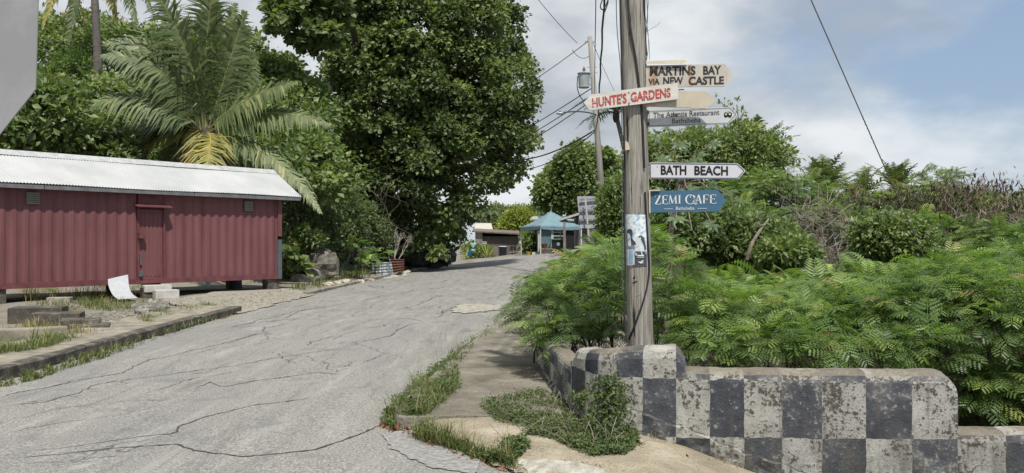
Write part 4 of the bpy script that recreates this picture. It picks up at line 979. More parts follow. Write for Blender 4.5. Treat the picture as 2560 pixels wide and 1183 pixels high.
def dpart(name, px, z, size, dep, mat=M_REDD):
    mb = MB(); mb.bbox(cpt(t_of(px), dep, z), size, 0.006, ax)
    o = mb.build(name, mat, None); mw = o.location.copy(); o.parent = door; o.location = Vector(mw) - Vector(cont.location) - Vector(door.location); return o
dpart('lock_box', 350, 1.6 + 17 * 25 / FPX, (0.17, 0.14, 0.15), -0.08)
dpart('handle', 350.5, 1.6 - 40 * 25 / FPX, (0.05, 0.05, 0.30), -0.02, M_GREYP)
dpart('padlock', 349, 1.6 - 75 * 25 / FPX, (0.10, 0.08, 0.14), -0.04, M_GREYP)
dpart('hinge', 408, 1.6 + 50 * 25 / FPX, (0.04, 0.05, 0.14), -0.02); dpart('hinge', 410, 1.6 - 62 * 25 / FPX, (0.04, 0.05, 0.14), -0.02)
mb = MB(); a0, a1 = tdl + 0.12, tdr - 0.10
mb.prism([cpt(a0, 0.01, zd1 + 0.13), cpt(a1, 0.01, zd1 + 0.13), cpt(a1 - 0.03, -0.24, zd1 + 0.07), cpt(a0 + 0.03, -0.24, zd1 + 0.08)], [p + arr((0, 0, -0.03)) for p in (cpt(a0, 0.01, zd1 + 0.13), cpt(a1, 0.01, zd1 + 0.13), cpt(a1 - 0.03, -0.24, zd1 + 0.07), cpt(a0 + 0.03, -0.24, zd1 + 0.08))]); mb.build('door_hood', M_REDD, cont)
# louvred vents
M_VENT = simple('dark_vent_metal', (0.10, 0.10, 0.09), 0.7, (0.05, 0.05, 0.045), 8)
for px0, px1, py0, py1 in ((63, 100, 481, 511), (609, 632, 503, 528)):
    tc = (t_of(px0) + t_of(px1)) / 2; w = t_of(px0) - t_of(px1); dd = cpt(tc, 0, 0)[1]; z1 = 1.6 - (py0 - HY) / FPX * dd; z0 = 1.6 - (py1 - HY) / FPX * dd
    mb = MB(); mb.box(cpt(tc, 0.005, (z0 + z1) / 2), (w, 0.03, z1 - z0), ax); vt = mb.build('vent', M_VENT, cont)
    for k in range(6):
        zc = z0 + (z1 - z0) * (k + 0.5) / 6; mb = MB(); mb.box(cpt(tc, -0.025, zc), (w - 0.04, 0.012, (z1 - z0) / 7), ax, None, nrm(arr((0, 0, 1)) + N3 * 0.55)); o = mb.build('slat', simple('vent_slat_metal', (0.22, 0.20, 0.17), 0.6) if k == 0 else o.data.materials[0], None)
        mw = Vector(o.location); o.parent = vt; o.location = mw - Vector(cont.location) - Vector(vt.location)
# roof: two corrugated slopes, ridge cap, fascia
r0, r1 = -0.60, CL + 0.3; ef = -0.22; rd = 1.22; ze, zr_ = 3.05, 3.93
def roof_slope(d_e, d_r, name='roof_slope'):
    n = int((r1 - r0) / 0.0194); s_ = np.linspace(r0, r1, n); V = []
    for j, k in enumerate((0, 0.5, 1)):
        d = d_e + (d_r - d_e) * k; z = ze + (zr_ - ze) * k
        for i, a in enumerate(s_): V.append(cpt(a, d, z + 0.011 * math.sin(2 * math.pi * a / 0.0775) + 0.012 * math.sin(a * 1.1 + k * 2)))
    q = grid_faces(n, 3); o = mesh_obj(name, arr(V), [q if d_e > d_r else q[:, ::-1]], M_ROOF, cont, True); return o
roof_slope(ef, rd); roof_slope(CW + 0.42, rd)
mb = MB()
mb.prism([cpt(r0, rd - 0.2, zr_ - 0.10), cpt(r0, rd, zr_ + 0.05), cpt(r0, rd + 0.2, zr_ - 0.10)], [cpt(r1, rd - 0.2, zr_ - 0.10), cpt(r1, rd, zr_ + 0.05), cpt(r1, rd + 0.2, zr_ - 0.10)]); mb.build('ridge_cap', simple('ridge_cap_metal', (0.42, 0.43, 0.425), 0.5), cont)
for a, b in ((r0 + 0.01, 3.1), (3.12, 7.2), (7.22, 10.2), (10.24, r1)):
    mb = MB(); mb.box(cpt((a + b) / 2, ef + 0.03, ze - 0.075), (b - a, 0.03, 0.10), ax); mb.build('fascia_board', M_FASC, cont)
for a in np.arange(r0 + 0.1, r1, 1.0):
    mb = MB(); mb.prism([cpt(a, ef + 0.06, ze - 0.03), cpt(a, rd, zr_ - 0.03), cpt(a, CW + 0.36, ze - 0.03), cpt(a, CW + 0.36, ze - 0.12), cpt(a, rd, zr_ - 0.12), cpt(a, ef + 0.06, ze - 0.12)], [cpt(a + 0.05, ef + 0.06, ze - 0.03), cpt(a + 0.05, rd, zr_ - 0.03), cpt(a + 0.05, CW + 0.36, ze - 0.03), cpt(a + 0.05, CW + 0.36, ze - 0.12), cpt(a + 0.05, rd, zr_ - 0.12), cpt(a + 0.05, ef + 0.06, ze - 0.12)]); mb.build('rafter', M_FASC, cont)
M_GABLE = M_ROOF
mb = MB(); mb.prism([cpt(r0 + 0.02, ef, ze - 0.10), cpt(r0 + 0.02, ef, ze - 0.01), cpt(r0 + 0.02, rd, zr_ - 0.02), cpt(r0 + 0.02, rd, zr_ - 0.12)], [cpt(r0 + 0.05, ef, ze - 0.10), cpt(r0 + 0.05, ef, ze - 0.01), cpt(r0 + 0.05, rd, zr_ - 0.02), cpt(r0 + 0.05, rd, zr_ - 0.12)]); mb.build('barge_board', M_FASC, cont)

# ------------------------------------------------------------------ things in front of the container
M_WBLK = simple('limewashed_block', (0.52, 0.505, 0.47), 0.85, (0.40, 0.385, 0.36), 7, 0.4)
M_GBLK = simple('grey_concrete_block', (0.34, 0.315, 0.255), 0.95, (0.19, 0.175, 0.135), 9, 0.6)
def block(name, label, px, pyb, d, size, mat, cat='block', group=None, z=None, rot=None, lift=0.0):
    p = at(px, pyb, d); z0 = float(H(p[0], p[1])) if z is None else z
    mb = MB(); mb.bbox((p[0], p[1], z0 + size[2] / 2 - 0.02 + lift), size, 0.014, rot); o = mb.build(name, mat); return props(o, label, cat, group)
AX = arr((0.66, 0.75, 0)); AX0 = arr((0.8, 0.6, 0))
gz0 = float(H(-9.3, 24.0))
block('step_block', 'whitewashed block on the ground below the container door', 415, 745, 23.95, (0.62, 0.30, 0.24), M_WBLK, rot=AX0, z=1.6 - 138 * 23.95 / FPX + 0.0)
block('step_block', 'upper whitewashed block set as a step right under the container door', 392, 727, 24.2, (0.72, 0.30, 0.19), M_WBLK, rot=AX0, z=1.6 - 121 * 24.2 / FPX)
block('support_block', 'dark grey block propping the upper whitewashed step', 366, 745, 24.1, (0.25, 0.36, 0.30), M_STAIN, rot=AX0, z=1.6 - 138 * 24.1 / FPX)
block('concrete_block', 'loose grey concrete block lying on the ground before the container', 150, 766, 21.4, (0.52, 0.3, 0.24), M_GBLK, rot=arr((0.97, 0.2, 0)), z=1.6 - 159 * 21.4 / FPX)
# bent white sheet: upright part curving outwards at the bottom
Ls = [(270, 698), (271, 712), (276, 727), (284, 740), (296, 749)]; Rs = [(317, 687), (318, 705), (321, 722), (328, 735), (341, 745)]
dsl = [23.0, 22.9, 22.75, 22.5, 22.1]; V = []
nu, nv = 7, 13
LP = smooth_path([at(x, y, d) for (x, y), d in zip(Ls, dsl)], 3); RP = smooth_path([at(x, y, d + 0.35) for (x, y), d in zip(Rs, dsl)], 3)
for a, b in zip(LP, RP):
    for k in range(nu): V.append(a + (b - a) * k / (nu - 1))
V = arr(V); n = len(V); back = V + arr((0.02, 0.03, 0))
q = grid_faces(nu, len(LP)); o = mesh_obj('sheet_metal', np.vstack([V, back]), [q, q[:, ::-1] + n], rusty('dented_white_sheet', (0.42, 0.435, 0.46), None, 0.5, 0.25), None, True)
props(o, 'bent white metal sheet leaning against the container beside the door', 'metal sheet')
# old concrete steps going up the bank
st = thing('concrete_steps', 'four old blackened concrete steps beside the pavement', 'steps', at(170, 830, 14.9))
M_TREAD = M_STAIN
for (xa, xb, y0, y1, d) in ((18, 155, 771, 800, 16.3), (72, 200, 786, 813, 15.75), (150, 250, 802, 826, 15.2), (168, 274, 816, 834, 14.85)):
    a, b = at(xa, y0, d), at(xb, y0 - 3, d + 0.25); wv_ = b - a; L_ = np.linalg.norm(wv_[:2]); zt = a[2]; zb = at(xa, y1, d)[2] - 0.12
    mb = MB(); cdir = nrm(arr((wv_[0], wv_[1], 0))); bk_ = arr((-cdir[1], cdir[0], 0)); c = (a + b) / 2 + bk_ * 0.3; c[2] = (zt + zb) / 2
    mb.bbox(c, (L_, 0.60, zt - zb), 0.012, cdir); mb.build('step', M_TREAD, st)
# stub of low wall by the pavement
mb = MB(); a, b = at(-60, 842, 13.2), at(158, 829, 13.8); c = (a + b) / 2; L_ = np.linalg.norm((b - a)[:2]); mb.bbox((c[0], c[1] + 0.12, 0.13), (L_, 0.28, 0.32), 0.02, nrm(arr((b - a)[0:2].tolist() + [0]))); o = mb.build('low_wall', M_CONC); props(o, 'stub of low rough concrete wall behind tall grass beside the pavement', 'low wall')

# corrugated sheets standing by the bank
def corr_sheet(name, label, quad, d0, d1, mat, waves, amp):
    """quad px: bl, br, tr, tl ; horizontal corrugations"""
    q = arr(quad); nv = waves * 8 + 1; nu = 10; V = []
    for j in range(nv):
        v = j / (nv - 1); off = amp * math.sin(2 * math.pi * waves * v)
        for i in range(nu):
            u = i / (nu - 1); p = (q[0] * (1 - u) + q[1] * u) * (1 - v) + (q[3] * (1 - u) + q[2] * u) * v; d = d0 + (d1 - d0) * u - 0.5 * math.sin(math.pi * u) * 0.3
            V.append(at(p[0], p[1], d + off + 0.1 * v))
    V = arr(V); n = len(V); f = grid_faces(nu, nv)
    return props(mesh_obj(name, np.vstack([V, V + arr((0, 0.012, 0))]), [f, f[:, ::-1] + n], mat, None, True), label, 'corrugated sheet', 'corrugated sheets by the bank')
t = NT('rust_edged_galvanised'); v = t.coord('Object'); n1 = t.noise(v, 2.2, 6, 0.65); n2 = t.noise(v, 18, 4)
c = t.ramp(n2, [(0.35, (0.30, 0.33, 0.325)), (0.65, (0.50, 0.53, 0.52))]); zz_ = t.n('ShaderNodeSeparateXYZ', {0: v}); c = t.mix(t.rng(t.math('ADD', zz_.outputs[0], t.math('MULTIPLY', n1, 0.5)), -0.25, -0.5), c, (0.19, 0.07, 0.035)); c = t.mix(t.rng(n1, 0.6, 0.72, 0, 0.8), c, (0.15, 0.12, 0.10)); M_RG = t.base(c, 0.45, 0.5, 0.4)
DSH = 42.5
corr_sheet('corrugated_sheet', 'bright galvanised corrugated sheet with a rusty end standing by the bank', [(932, 694), (985, 690), (978, 655), (928, 657)], DSH, DSH + 0.6, M_RG, 5, 0.035)
corr_sheet('corrugated_sheet', 'dark rusty corrugated sheet overlapping behind the bright galvanised one', [(980, 683), (1010, 677), (1011, 648), (975, 648)], DSH + 0.75, DSH + 1.1, simple('deep_rust', (0.13, 0.05, 0.032), 0.85, (0.06, 0.03, 0.022), 7, 0.3), 5, 0.03)
mb = MB(); mb.tube([at(938, 697, DSH - 0.15), at(938, 640, DSH - 0.12)], 0.02, 6); o = mb.build('iron_rod', M_BLACK); props(o, 'thin dark iron rod stuck upright before the galvanised sheet', 'rod')
# ------------------------------------------------------------------ houses, tent and people where the road bends
M_SHEDW = simple('brown_grey_tin', (0.20, 0.175, 0.165), 0.7, (0.14, 0.12, 0.112), 3, 0.1, stretch=(2, 1, 0.3))
M_RUSTROOF = simple('rusty_roof_edge', (0.19, 0.15, 0.125), 0.8, (0.10, 0.075, 0.06), 5)
M_GREYWOOD = simple('silvered_boards', (0.27, 0.26, 0.25), 0.85, (0.16, 0.155, 0.15), 6, 0.3, stretch=(0.4, 1, 3))
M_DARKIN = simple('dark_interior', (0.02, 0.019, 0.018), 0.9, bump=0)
def gz(px, d): x = (px - 1280) / FPX * d; return float(H(x, d))
def pbox(mb, px0, px1, py0, py1, d, depth):
    """box whose front face spans photo points at distance d and runs back by depth"""
    a, b = at(px0, py1, d), at(px1, py0, d)
    mb.box(((a[0] + b[0]) / 2, d + depth / 2, (a[2] + b[2]) / 2), (abs(b[0] - a[0]), depth, abs(b[2] - a[2]))); return mb
# tin shed
D = 82.0
sh = thing('tin_shed', 'low brown corrugated shed with open slot under its flat rusty roof', 'shed', at(1245, 640, D))
n = 121; a = np.linspace(1206, 1297, n); V = []
for y in (642, 616, 591):
    for i, x in enumerate(a): V.append(at(x, y, D + 0.03 * math.sin(i * 2 * math.pi / 3.0)))
mesh_obj('front_wall', arr(V), [grid_faces(n, 3)], M_SHEDW, sh)
mb = MB(); pbox(mb, 1296, 1299, 590, 642, D, 3.4); pbox(mb, 1202, 1206, 590, 642, D + 0.05, 3.4); mb.build('side_wall', M_SHEDW, sh)
mb = MB(); pbox(mb, 1206, 1297, 580, 642, D + 3.4, 0.08); mb.build('back_wall', M_DARKIN, sh)
mb = MB(); mb.prism([at(1181, 577.5, D - 0.5), at(1299, 583.5, D - 0.5), at(1299, 587, D - 0.5), at(1181, 580.5, D - 0.5)], [at(1183, 571, D + 3.8), at(1297, 577, D + 3.8), at(1297, 580, D + 3.8), at(1183, 574.5, D + 3.8)]); mb.build('roof', M_RUSTROOF, sh)
for px in (1188, 1203):
    mb = MB(); pbox(mb, px, px + 3, 580, 644, D - 0.2, 0.12); mb.build('post', M_GREYWOOD, sh)
mb = MB(); pbox(mb, 1276, 1290, 616, 624.5, D - 0.04, 0.06); mb.build('hatch', M_DARKIN, sh)
for k in range(4):
    mb = MB(); pbox(mb, 1204, 1217, 604 + 4 * k, 606.4 + 4 * k, D - 0.12, 0.05); mb.build('board', M_WBLK, sh)
# pale roofed house behind
D = 96.0
hb = thing('house', 'small far house with a pale beige tin roof above the brown shed', 'house', at(1212, 640, D))
mb = MB(); mb.prism([at(1186, 573, D - 0.3), at(1232, 573, D - 0.3), at(1232, 575, D - 0.3), at(1186, 575, D - 0.3)], [at(1190, 558, D + 3), at(1228, 558, D + 3), at(1228, 560, D + 3), at(1190, 560, D + 3)]); mb.build('roof', simple('beige_tin', (0.50, 0.47, 0.40), 0.6), hb)
mb = MB(); pbox(mb, 1188, 1230, 574, 645, D + 0.2, 3); mb.build('wall', simple('dull_wall', (0.24, 0.225, 0.2), 0.9), hb)
# blue house
D = 74.0
bh = thing('house', 'blue weatherboarded house behind the teal tent', 'house', at(1390, 640, D))
M_BLUE = simple('blue_weatherboard', (0.13, 0.235, 0.27), 0.7, (0.10, 0.185, 0.215), 4)
mb = MB(); pbox(mb, 1346, 1448, 540, 650, D + 0.1, 5); mb.build('wall', M_BLUE, bh)
for k in range(17):
    y = 546 + 4.6 * k; mb = MB(); a, b = at(1346, y + 4.6, D), at(1448, y, D)
    mb.box(((a[0] + b[0]) / 2, D + 0.06, (a[2] + b[2]) / 2), (b[0] - a[0], 0.02, b[2] - a[2]), None, None, nrm(arr((0, -0.14, 1)))); mb.build('plank', M_BLUE, bh)
mb = MB(); pbox(mb, 1345, 1350, 545, 645, D - 0.05, 0.1); pbox(mb, 1378, 1381, 545, 645, D - 0.03, 0.1); mb.build('trim_board', M_WBLK, bh)
wf = MB(); pbox(wf, 1381, 1413, 570, 600, D - 0.02, 0.06); wfo = wf.build('window', M_WBLK, bh)
for k in range(3):
    mb = MB(); pbox(mb, 1384, 1410, 573 + 9 * k, 579.5 + 9 * k, D - 0.03, 0.06); o = mb.build('pane', simple('dark_pane', (0.03, 0.035, 0.04), 0.2, bump=0) if k == 0 else o.data.materials[0]); mw = Vector(o.location); o.parent = wfo; o.location = mw - Vector(bh.location) - Vector(wfo.location)
mb = MB(); pbox(mb, 1416, 1436, 572, 625, D - 0.02, 0.06); mb.build('door', M_DARKIN, bh)
mb = MB(); mb.prism([at(1325, 548, D - 0.6), at(1450, 551, D - 0.6), at(1450, 554, D - 0.6), at(1325, 551, D - 0.6)], [at(1331, 541, D + 2.5), at(1447, 539, D + 2.5), at(1447, 542, D + 2.5), at(1331, 544, D + 2.5)]); mb.build('roof', simple('grey_tin_roof', (0.33, 0.32, 0.30), 0.6), bh)
# grey shack with white barge board
D = 62.0
gs = thing('shack', 'silvery grey board shack with a pale sloping eave behind the boarded hoarding', 'shack', at(1470, 640, D))
for k in range(14):
    y = 546 + 6.4 * k; mb = MB(); xs0 = 1452; xs1 = 1545
    a, b = at(xs0, y + 6.2, D), at(xs1, y, D); mb.box(((a[0] + b[0]) / 2, D + 0.02 * (k % 3), (a[2] + b[2]) / 2), (b[0] - a[0], 0.04, (b[2] - a[2])), None, None, nrm(arr((0, -0.1, 1)))); mb.build('plank', M_GREYWOOD, gs)
mb = MB(); pbox(mb, 1445, 1452, 545, 645, D - 0.02, 4); mb.build('corner_board', M_GREYWOOD, gs)
mb = MB(); pbox(mb, 1452, 1545, 545, 645, D + 0.1, 4); mb.build('wall', M_GREYWOOD, gs)
mb = MB(); pbox(mb, 1456, 1468, 570, 590, D - 0.05, 0.05); mb.build('window', M_DARKIN, gs)
mb = MB(); mb.prism([at(1400, 547, D - 0.5), at(1447, 532, D - 0.5), at(1560, 532, D - 0.5), at(1560, 537, D - 0.5), at(1447, 537.5, D - 0.5), at(1400, 552, D - 0.5)], [at(1408, 547, D + 4), at(1450, 534, D + 4), at(1555, 534, D + 4), at(1555, 538, D + 4), at(1450, 538, D + 4), at(1408, 551, D + 4)]); mb.build('roof', simple('pale_eave', (0.52, 0.49, 0.44), 0.7), gs)
# back of a hoarding
D = 47.0
ho = thing('hoarding', 'back of a whitewashed board hoarding with three rails, beside the slim pole', 'hoarding', at(1475, 640, D))
tone = [simple('whitewash_a', (0.36, 0.375, 0.41), 0.85, (0.30, 0.315, 0.35), 4), simple('whitewash_b', (0.38, 0.395, 0.425), 0.85, (0.32, 0.335, 0.37), 4), simple('whitewash_c', (0.345, 0.36, 0.395), 0.85, (0.29, 0.305, 0.34), 4)]
ys = [491, 500.5, 510, 519, 528.5, 538, 548, 558, 571]
for k in range(8):
    mb = MB(); x0, x1 = 1443 + (k * 0.9), 1512; d0 = D
    mb.prism([at(x0, ys[k + 1] - 0.3, d0 + .004 * (k % 2)), at(x1, ys[k + 1] - 0.6, d0 + 0.8), at(x1, ys[k] - 0.6, d0 + 0.8), at(x0, ys[k], d0 + .004 * (k % 2))], [p + arr((0, 0.04, 0)) for p in (at(x0, ys[k + 1] - 0.3, d0 + .004 * (k % 2)), at(x1, ys[k + 1] - 0.6, d0 + 0.8), at(x1, ys[k] - 0.6, d0 + 0.8), at(x0, ys[k], d0 + .004 * (k % 2)))]); mb.build('board', tone[k % 3], ho)
for y in (499, 525, 550):
    mb = MB(); mb.prism([at(1450, y + 2, D - 0.12), at(1511, y, D + 0.65), at(1511, y - 3.4, D + 0.65), at(1450, y - 1.6, D - 0.12)], [p + arr((0, 0.08, 0)) for p in (at(1450, y + 2, D - 0.12), at(1511, y, D + 0.65), at(1511, y - 3.4, D + 0.65), at(1450, y - 1.6, D - 0.12))]); mb.build('rail', M_GREYWOOD, ho)
mb = MB(); mb.tube([at(1476, 640, D - 0.25), at(1463, 496, D - 0.12)], 0.05, 6); mb.build('post', simple('pale_post', (0.5, 0.47, 0.45), 0.8), ho)
mb = MB(); mb.tube([at(1507, 640, D + 0.9), at(1506, 492, D + 0.9)], 0.05, 6); mb.build('post', M_GREYWOOD, ho)
# tent
D = 62.0
tn = thing('canopy_tent', 'faded teal pop-up canopy tent with peaked top on four white legs', 'tent', at(1378, 630, D + 0.3))
ctr = at(1377, 566, D + 0.4); rot = math.radians(24); e1 = arr((math.cos(rot), math.sin(rot), 0)) ; e2 = arr((-math.sin(rot), math.cos(rot), 0)); hs = 1.62
ez = ctr[2]; pk = at(1377, 526, D + 0.4)[2]
N_ = 17; V = []
for j in range(N_):
    for i in range(N_):
        u, w = i / (N_ - 1) * 2 - 1, j / (N_ - 1) * 2 - 1; r = max(abs(u), abs(w)); mn = min(abs(u), abs(w))
        z = ez + (pk - ez) * ((1 - r) ** 1.25 * 0.97 + 0.0) - 0.10 * (1 - (mn / max(r, 1e-6)) ** 2) * (r ** 2) * 0.0 + 0.02 * math.sin(5 * u + 3 * w)
        if r > 0.99: z -= 0.10 * (1 - mn ** 4)
        V.append(arr((ctr[0], ctr[1], 0)) + e1 * u * hs + e2 * w * hs + arr((0, 0, z)))
M_TEAL = simple('faded_teal_canvas', (0.165, 0.255, 0.29), 0.75, (0.135, 0.21, 0.245), 2.5, 0.15)
o = mesh_obj('canopy', arr(V), [grid_faces(N_, N_)], M_TEAL, tn, True); so = o.modifiers.new('thickness', 'SOLIDIFY'); so.thickness = 0.02
for (s1, s2) in ((1, 0), (-1, 0), (0, 1), (0, -1)):
    V = []
    for i in range(25):
        u = i / 24 * 2 - 1; base = arr((ctr[0], ctr[1], 0)) + (e1 * s1 * (hs + 0.01) + e2 * u * hs if s1 else e2 * s2 * (hs + 0.01) + e1 * u * hs)
        zt = ez - 0.10 * (1 - u ** 4); V += [base + arr((0, 0, zt)), base + arr((0, 0, zt - 0.17 - 0.03 * abs(math.sin(i * 0.8))))]
    q = np.array([[2 * i, 2 * i + 2, 2 * i + 3, 2 * i + 1] for i in range(24)]); mesh_obj('valance', arr(V), [q], M_TEAL, tn, True)
M_LEG = simple('white_tube', (0.62, 0.61, 0.58), 0.5)
for s1 in (-1, 1):
    for s2 in (-1, 1):
        p = ctr + e1 * s1 * hs * 0.97 + e2 * s2 * hs * 0.97; g0 = float(H(p[0], p[1])); mb = MB(); mb.box((p[0], p[1], (g0 + ez) / 2), (0.065, 0.065, ez - g0 + 0.05), e1); mb.build('leg', M_LEG, tn)
M_POST = simple('grey_post_wood', (0.26, 0.24, 0.21), 0.9, (0.15, 0.135, 0.115), 8)
g1 = at(1411, 640, 58.5); mb = MB(); mb.box((g1[0], 58.5, (float(H(g1[0], 58.5)) + at(1413, 555, 58.5)[2]) / 2), (0.15, 0.15, at(1413, 555, 58.5)[2] - float(H(g1[0], 58.5)))); o = mb.build('wooden_post', M_POST); props(o, 'plain weathered wooden post standing in front of the teal tent', 'post')
# wheelie bin
def taper_bin(name, label, cat, px, d, w, dep, h, mat, lidmat, z=None, wheels=True, round_=False, emblem=False):
    x = (px - 1280) / FPX * d; g0 = float(H(x, d)) if z is None else z; th = thing(name, label, cat, (x, d, g0))
    if round_:
        mb = MB(); mb.raw(*lathe([(w * 0.42, 0), (w * 0.44, 0.03), (w * 0.49, h * 0.94), (w * 0.52, h * 0.95), (w * 0.52, h * 0.97)], (x, d, g0), 20)); mb.build('body', mat, th)
        mb = MB(); mb.raw(*lathe([(w * 0.53, h * 0.955), (w * 0.54, h * 0.985), (w * 0.4, h * 1.02), (w * 0.05, h * 1.03)], (x, d, g0 + 0.004), 20)); mb.build('lid', lidmat, th); return th
    F_ = [(x - w * .43, d - dep * .42, g0 + .04), (x + w * .43, d - dep * .42, g0 + .04), (x + w * .43, d + dep * .42, g0 + .04), (x - w * .43, d + dep * .42, g0 + .04)]
    T_ = [(x - w * .5, d - dep * .5, g0 + h * .9), (x + w * .5, d - dep * .5, g0 + h * .9), (x + w * .5, d + dep * .5, g0 + h * .9), (x - w * .5, d + dep * .5, g0 + h * .9)]
    mb = MB(); mb.prism(F_, T_); mb.build('body', mat, th)
    mb = MB(); mb.bbox((x, d - 0.02, g0 + h * .93), (w * 1.08, dep * 1.1, h * .06), 0.02); mb.bbox((x, d, g0 + h * .97), (w * 0.9, dep * .9, h * .05), 0.02); mb.build('lid', lidmat, th)
    mb = MB(); mb.tube([(x - w * .4, d + dep * .56, g0 + h * .93), (x + w * .4, d + dep * .56, g0 + h * .93)], 0.02, 6); mb.build('handle', mat, th)
    for s in (-1, 1):
        mb = MB(); mb.tube([(x + s * w * .40, d + dep * .42, g0 + .10), (x + s * w * .47, d + dep * .42, g0 + .10)], 0.10, 12); mb.build('wheel', M_BLACK, th)
    if emblem:
        mb = MB(); n = 14; mb.raw([(x + 0.11 * math.cos(k * 2 * math.pi / n), d - dep * .487, g0 + h * .66 + 0.12 * math.sin(k * 2 * math.pi / n)) for k in range(n)], [tuple(range(n))]); mb.build('emblem', simple('grey_emblem', (0.28, 0.31, 0.29), 0.6, bump=0), th)
    return th
M_BIN = simple('dark_green_plastic', (0.014, 0.022, 0.022), 0.5, bump=0); M_LID = simple('green_lid', (0.05, 0.15, 0.12), 0.5, bump=0)
zb = at(1394, 629, 59)[2]
taper_bin('wheelie_bin', 'large dark green wheelie bin with pale round mark under the tent', 'bin', 1395, 59.3, 0.86, 0.8, 1.1, M_BIN, M_LID, wheels=True, emblem=True)
taper_bin('plastic_drum', 'black plastic drum with a pale lid by the road kerb', 'drum', 1257, 72.5, 0.66, 0.66, 0.82, simple('black_plastic', (0.02, 0.021, 0.022), 0.5, bump=0), simple('pale_lid', (0.60, 0.63, 0.66), 0.5, bump=0), round_=True)
def rock(name, label, c, size, mat, sub=3, rough=0.28, seed=0, group=None, cat='rock', kind=None, parent=None, flat=0.0):
    bm = bmesh.new(); bmesh.ops.create_icosphere(bm, subdivisions=sub, radius=1.0); V = arr([v.co[:] for v in bm.verts]); bm.verts.index_update(); F_ = np.array([[v.index for v in f.verts] for f in bm.faces]); bm.free()
    k = arr([mnoise.fractal(Vector(v * 1.3) + Vector((seed * 3.7, seed, 0)), 1.0, 2.0, 5) for v in V]); kk = arr([abs(mnoise.noise(Vector(v * 2.7) + Vector((seed, 5, 1)))) for v in V])
    V = V * (1 + rough * k - rough * 0.7 * kk)[:, None] * arr(size); V += arr(c)
    o = mesh_obj(name, V, [F_], mat, parent, False); return props(o, label, cat, group, kind)
t = NT('grey_coral_rock'); v = t.coord('Object'); n1 = t.noise(v, 1.6, 7, 0.7); n2 = t.noise(v, 9, 6, 0.7)
c = t.ramp(n1, [(0.3, (0.06, 0.057, 0.05)), (0.5, (0.16, 0.15, 0.13)), (0.7, (0.36, 0.345, 0.30))]); c = t.mix(t.rng(n2, 0.55, 0.68, 0, 0.6), c, (0.055, 0.065, 0.03)); t.bump(n2, 0.8, 0.06); M_ROCK = t.base(c, 0.95, 0.1)
M_PALER = simple('pale_limestone', (0.50, 0.46, 0.38), 0.95, (0.27, 0.24, 0.19), 6, 0.7)
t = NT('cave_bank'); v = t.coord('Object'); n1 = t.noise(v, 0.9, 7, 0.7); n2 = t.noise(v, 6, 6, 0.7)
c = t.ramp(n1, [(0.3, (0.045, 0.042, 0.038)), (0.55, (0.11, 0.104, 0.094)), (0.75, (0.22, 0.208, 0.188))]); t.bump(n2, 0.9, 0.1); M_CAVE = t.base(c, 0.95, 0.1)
# concrete trough, pot, white block, bucket, person
p = at(1370, 637, 61); mb = MB(); mb.bbox((p[0] - 0.05, 61, float(H(p[0], 61)) + 0.22), (1.1, 0.8, 0.5), 0.06); o = mb.build('stone_trough', M_STAIN); props(o, 'dark stone trough with a red pot on it under the tent', 'trough')
mb = MB(); px_ = at(1352, 612, 60.8); mb.raw(*lathe([(0.12, 0), (0.17, 0.02), (0.20, 0.26), (0.22, 0.28), (0.22, 0.32), (0.18, 0.32), (0.16, 0.26)], (p[0] - 0.25, 61, float(H(p[0], 61)) + 0.46), 14)); o = mb.build('plant_pot', simple('dull_red_clay', (0.16, 0.045, 0.045), 0.7)); props(o, 'dull red plant pot standing on the dark stone trough', 'pot')
p = at(1334, 632, 60.5); mb = MB(); mb.bbox((p[0], 60.5, float(H(p[0], 60.5)) + 0.16), (0.22, 0.25, 0.36), 0.01); o = mb.build('concrete_block', M_WBLK); props(o, 'small white upright block by the foot of a tent leg', 'block')
p = at(1322, 632, 62); mb = MB(); mb.raw(*lathe([(0.13, 0), (0.15, 0.01), (0.19, 0.36), (0.2, 0.37), (0.2, 0.39), (0.17, 0.39)], (p[0], 62, float(H(p[0], 62))), 14)); o = mb.build('bucket', simple('yellow_plastic', (0.42, 0.33, 0.06), 0.6)); props(o, 'yellow bucket on the ground beside the white block', 'bucket')
# log and broken boards near the drum
p = at(1299, 640, 74); mb = MB()
mb.tube([at(1285, 646, 73), at(1308, 622, 73.5)], 0.06, 6); mb.tube([at(1272, 632, 74), at(1300, 630, 74)], 0.05, 6); o = mb.build('fallen_branch', M_POST); props(o, 'crossed dead branches lying by the brown shed wall', 'branch')
mb = MB(); g0 = at(1240, 640, 74); V = []
mb.bbox((g0[0], 74, float(H(g0[0], 74)) + 0.42), (0.30, 0.05, 0.95), 0.02); o = mb.build('board', M_SHEDW); props(o, 'brown sheet of tin leaning beside the black drum', 'board')

# person at the road side
def skin_body(name, J, E, R, mat, parent, sub=2, root=0):
    me = bpy.data.meshes.new(name); me.from_pydata([tuple(j) for j in J], E, []); o = bpy.data.objects.new(name, me); COL.objects.link(o)
    m = o.modifiers.new('skin', 'SKIN'); m.use_smooth_shade = True
    for i, r in enumerate(R): me.skin_vertices[0].data[i].radius = (r, r) if np.isscalar(r) else r
    me.skin_vertices[0].data[root].use_root = True
    s = o.modifiers.new('sub', 'SUBSURF'); s.levels = sub; s.render_levels = sub
    bpy.context.view_layer.update()
    m2 = bpy.data.meshes.new_from_object(o.evaluated_get(bpy.context.evaluated_depsgraph_get())); bpy.data.objects.remove(o)
    V = arr([v.co[:] for v in m2.vertices]); F4 = [tuple(p.vertices) for p in m2.polygons]; bpy.data.meshes.remove(m2)
    by = {}
    for f in F4: by.setdefault(len(f), []).append(f)
    return mesh_obj(name, V, [np.array(x) for x in by.values()], mat, parent, True)
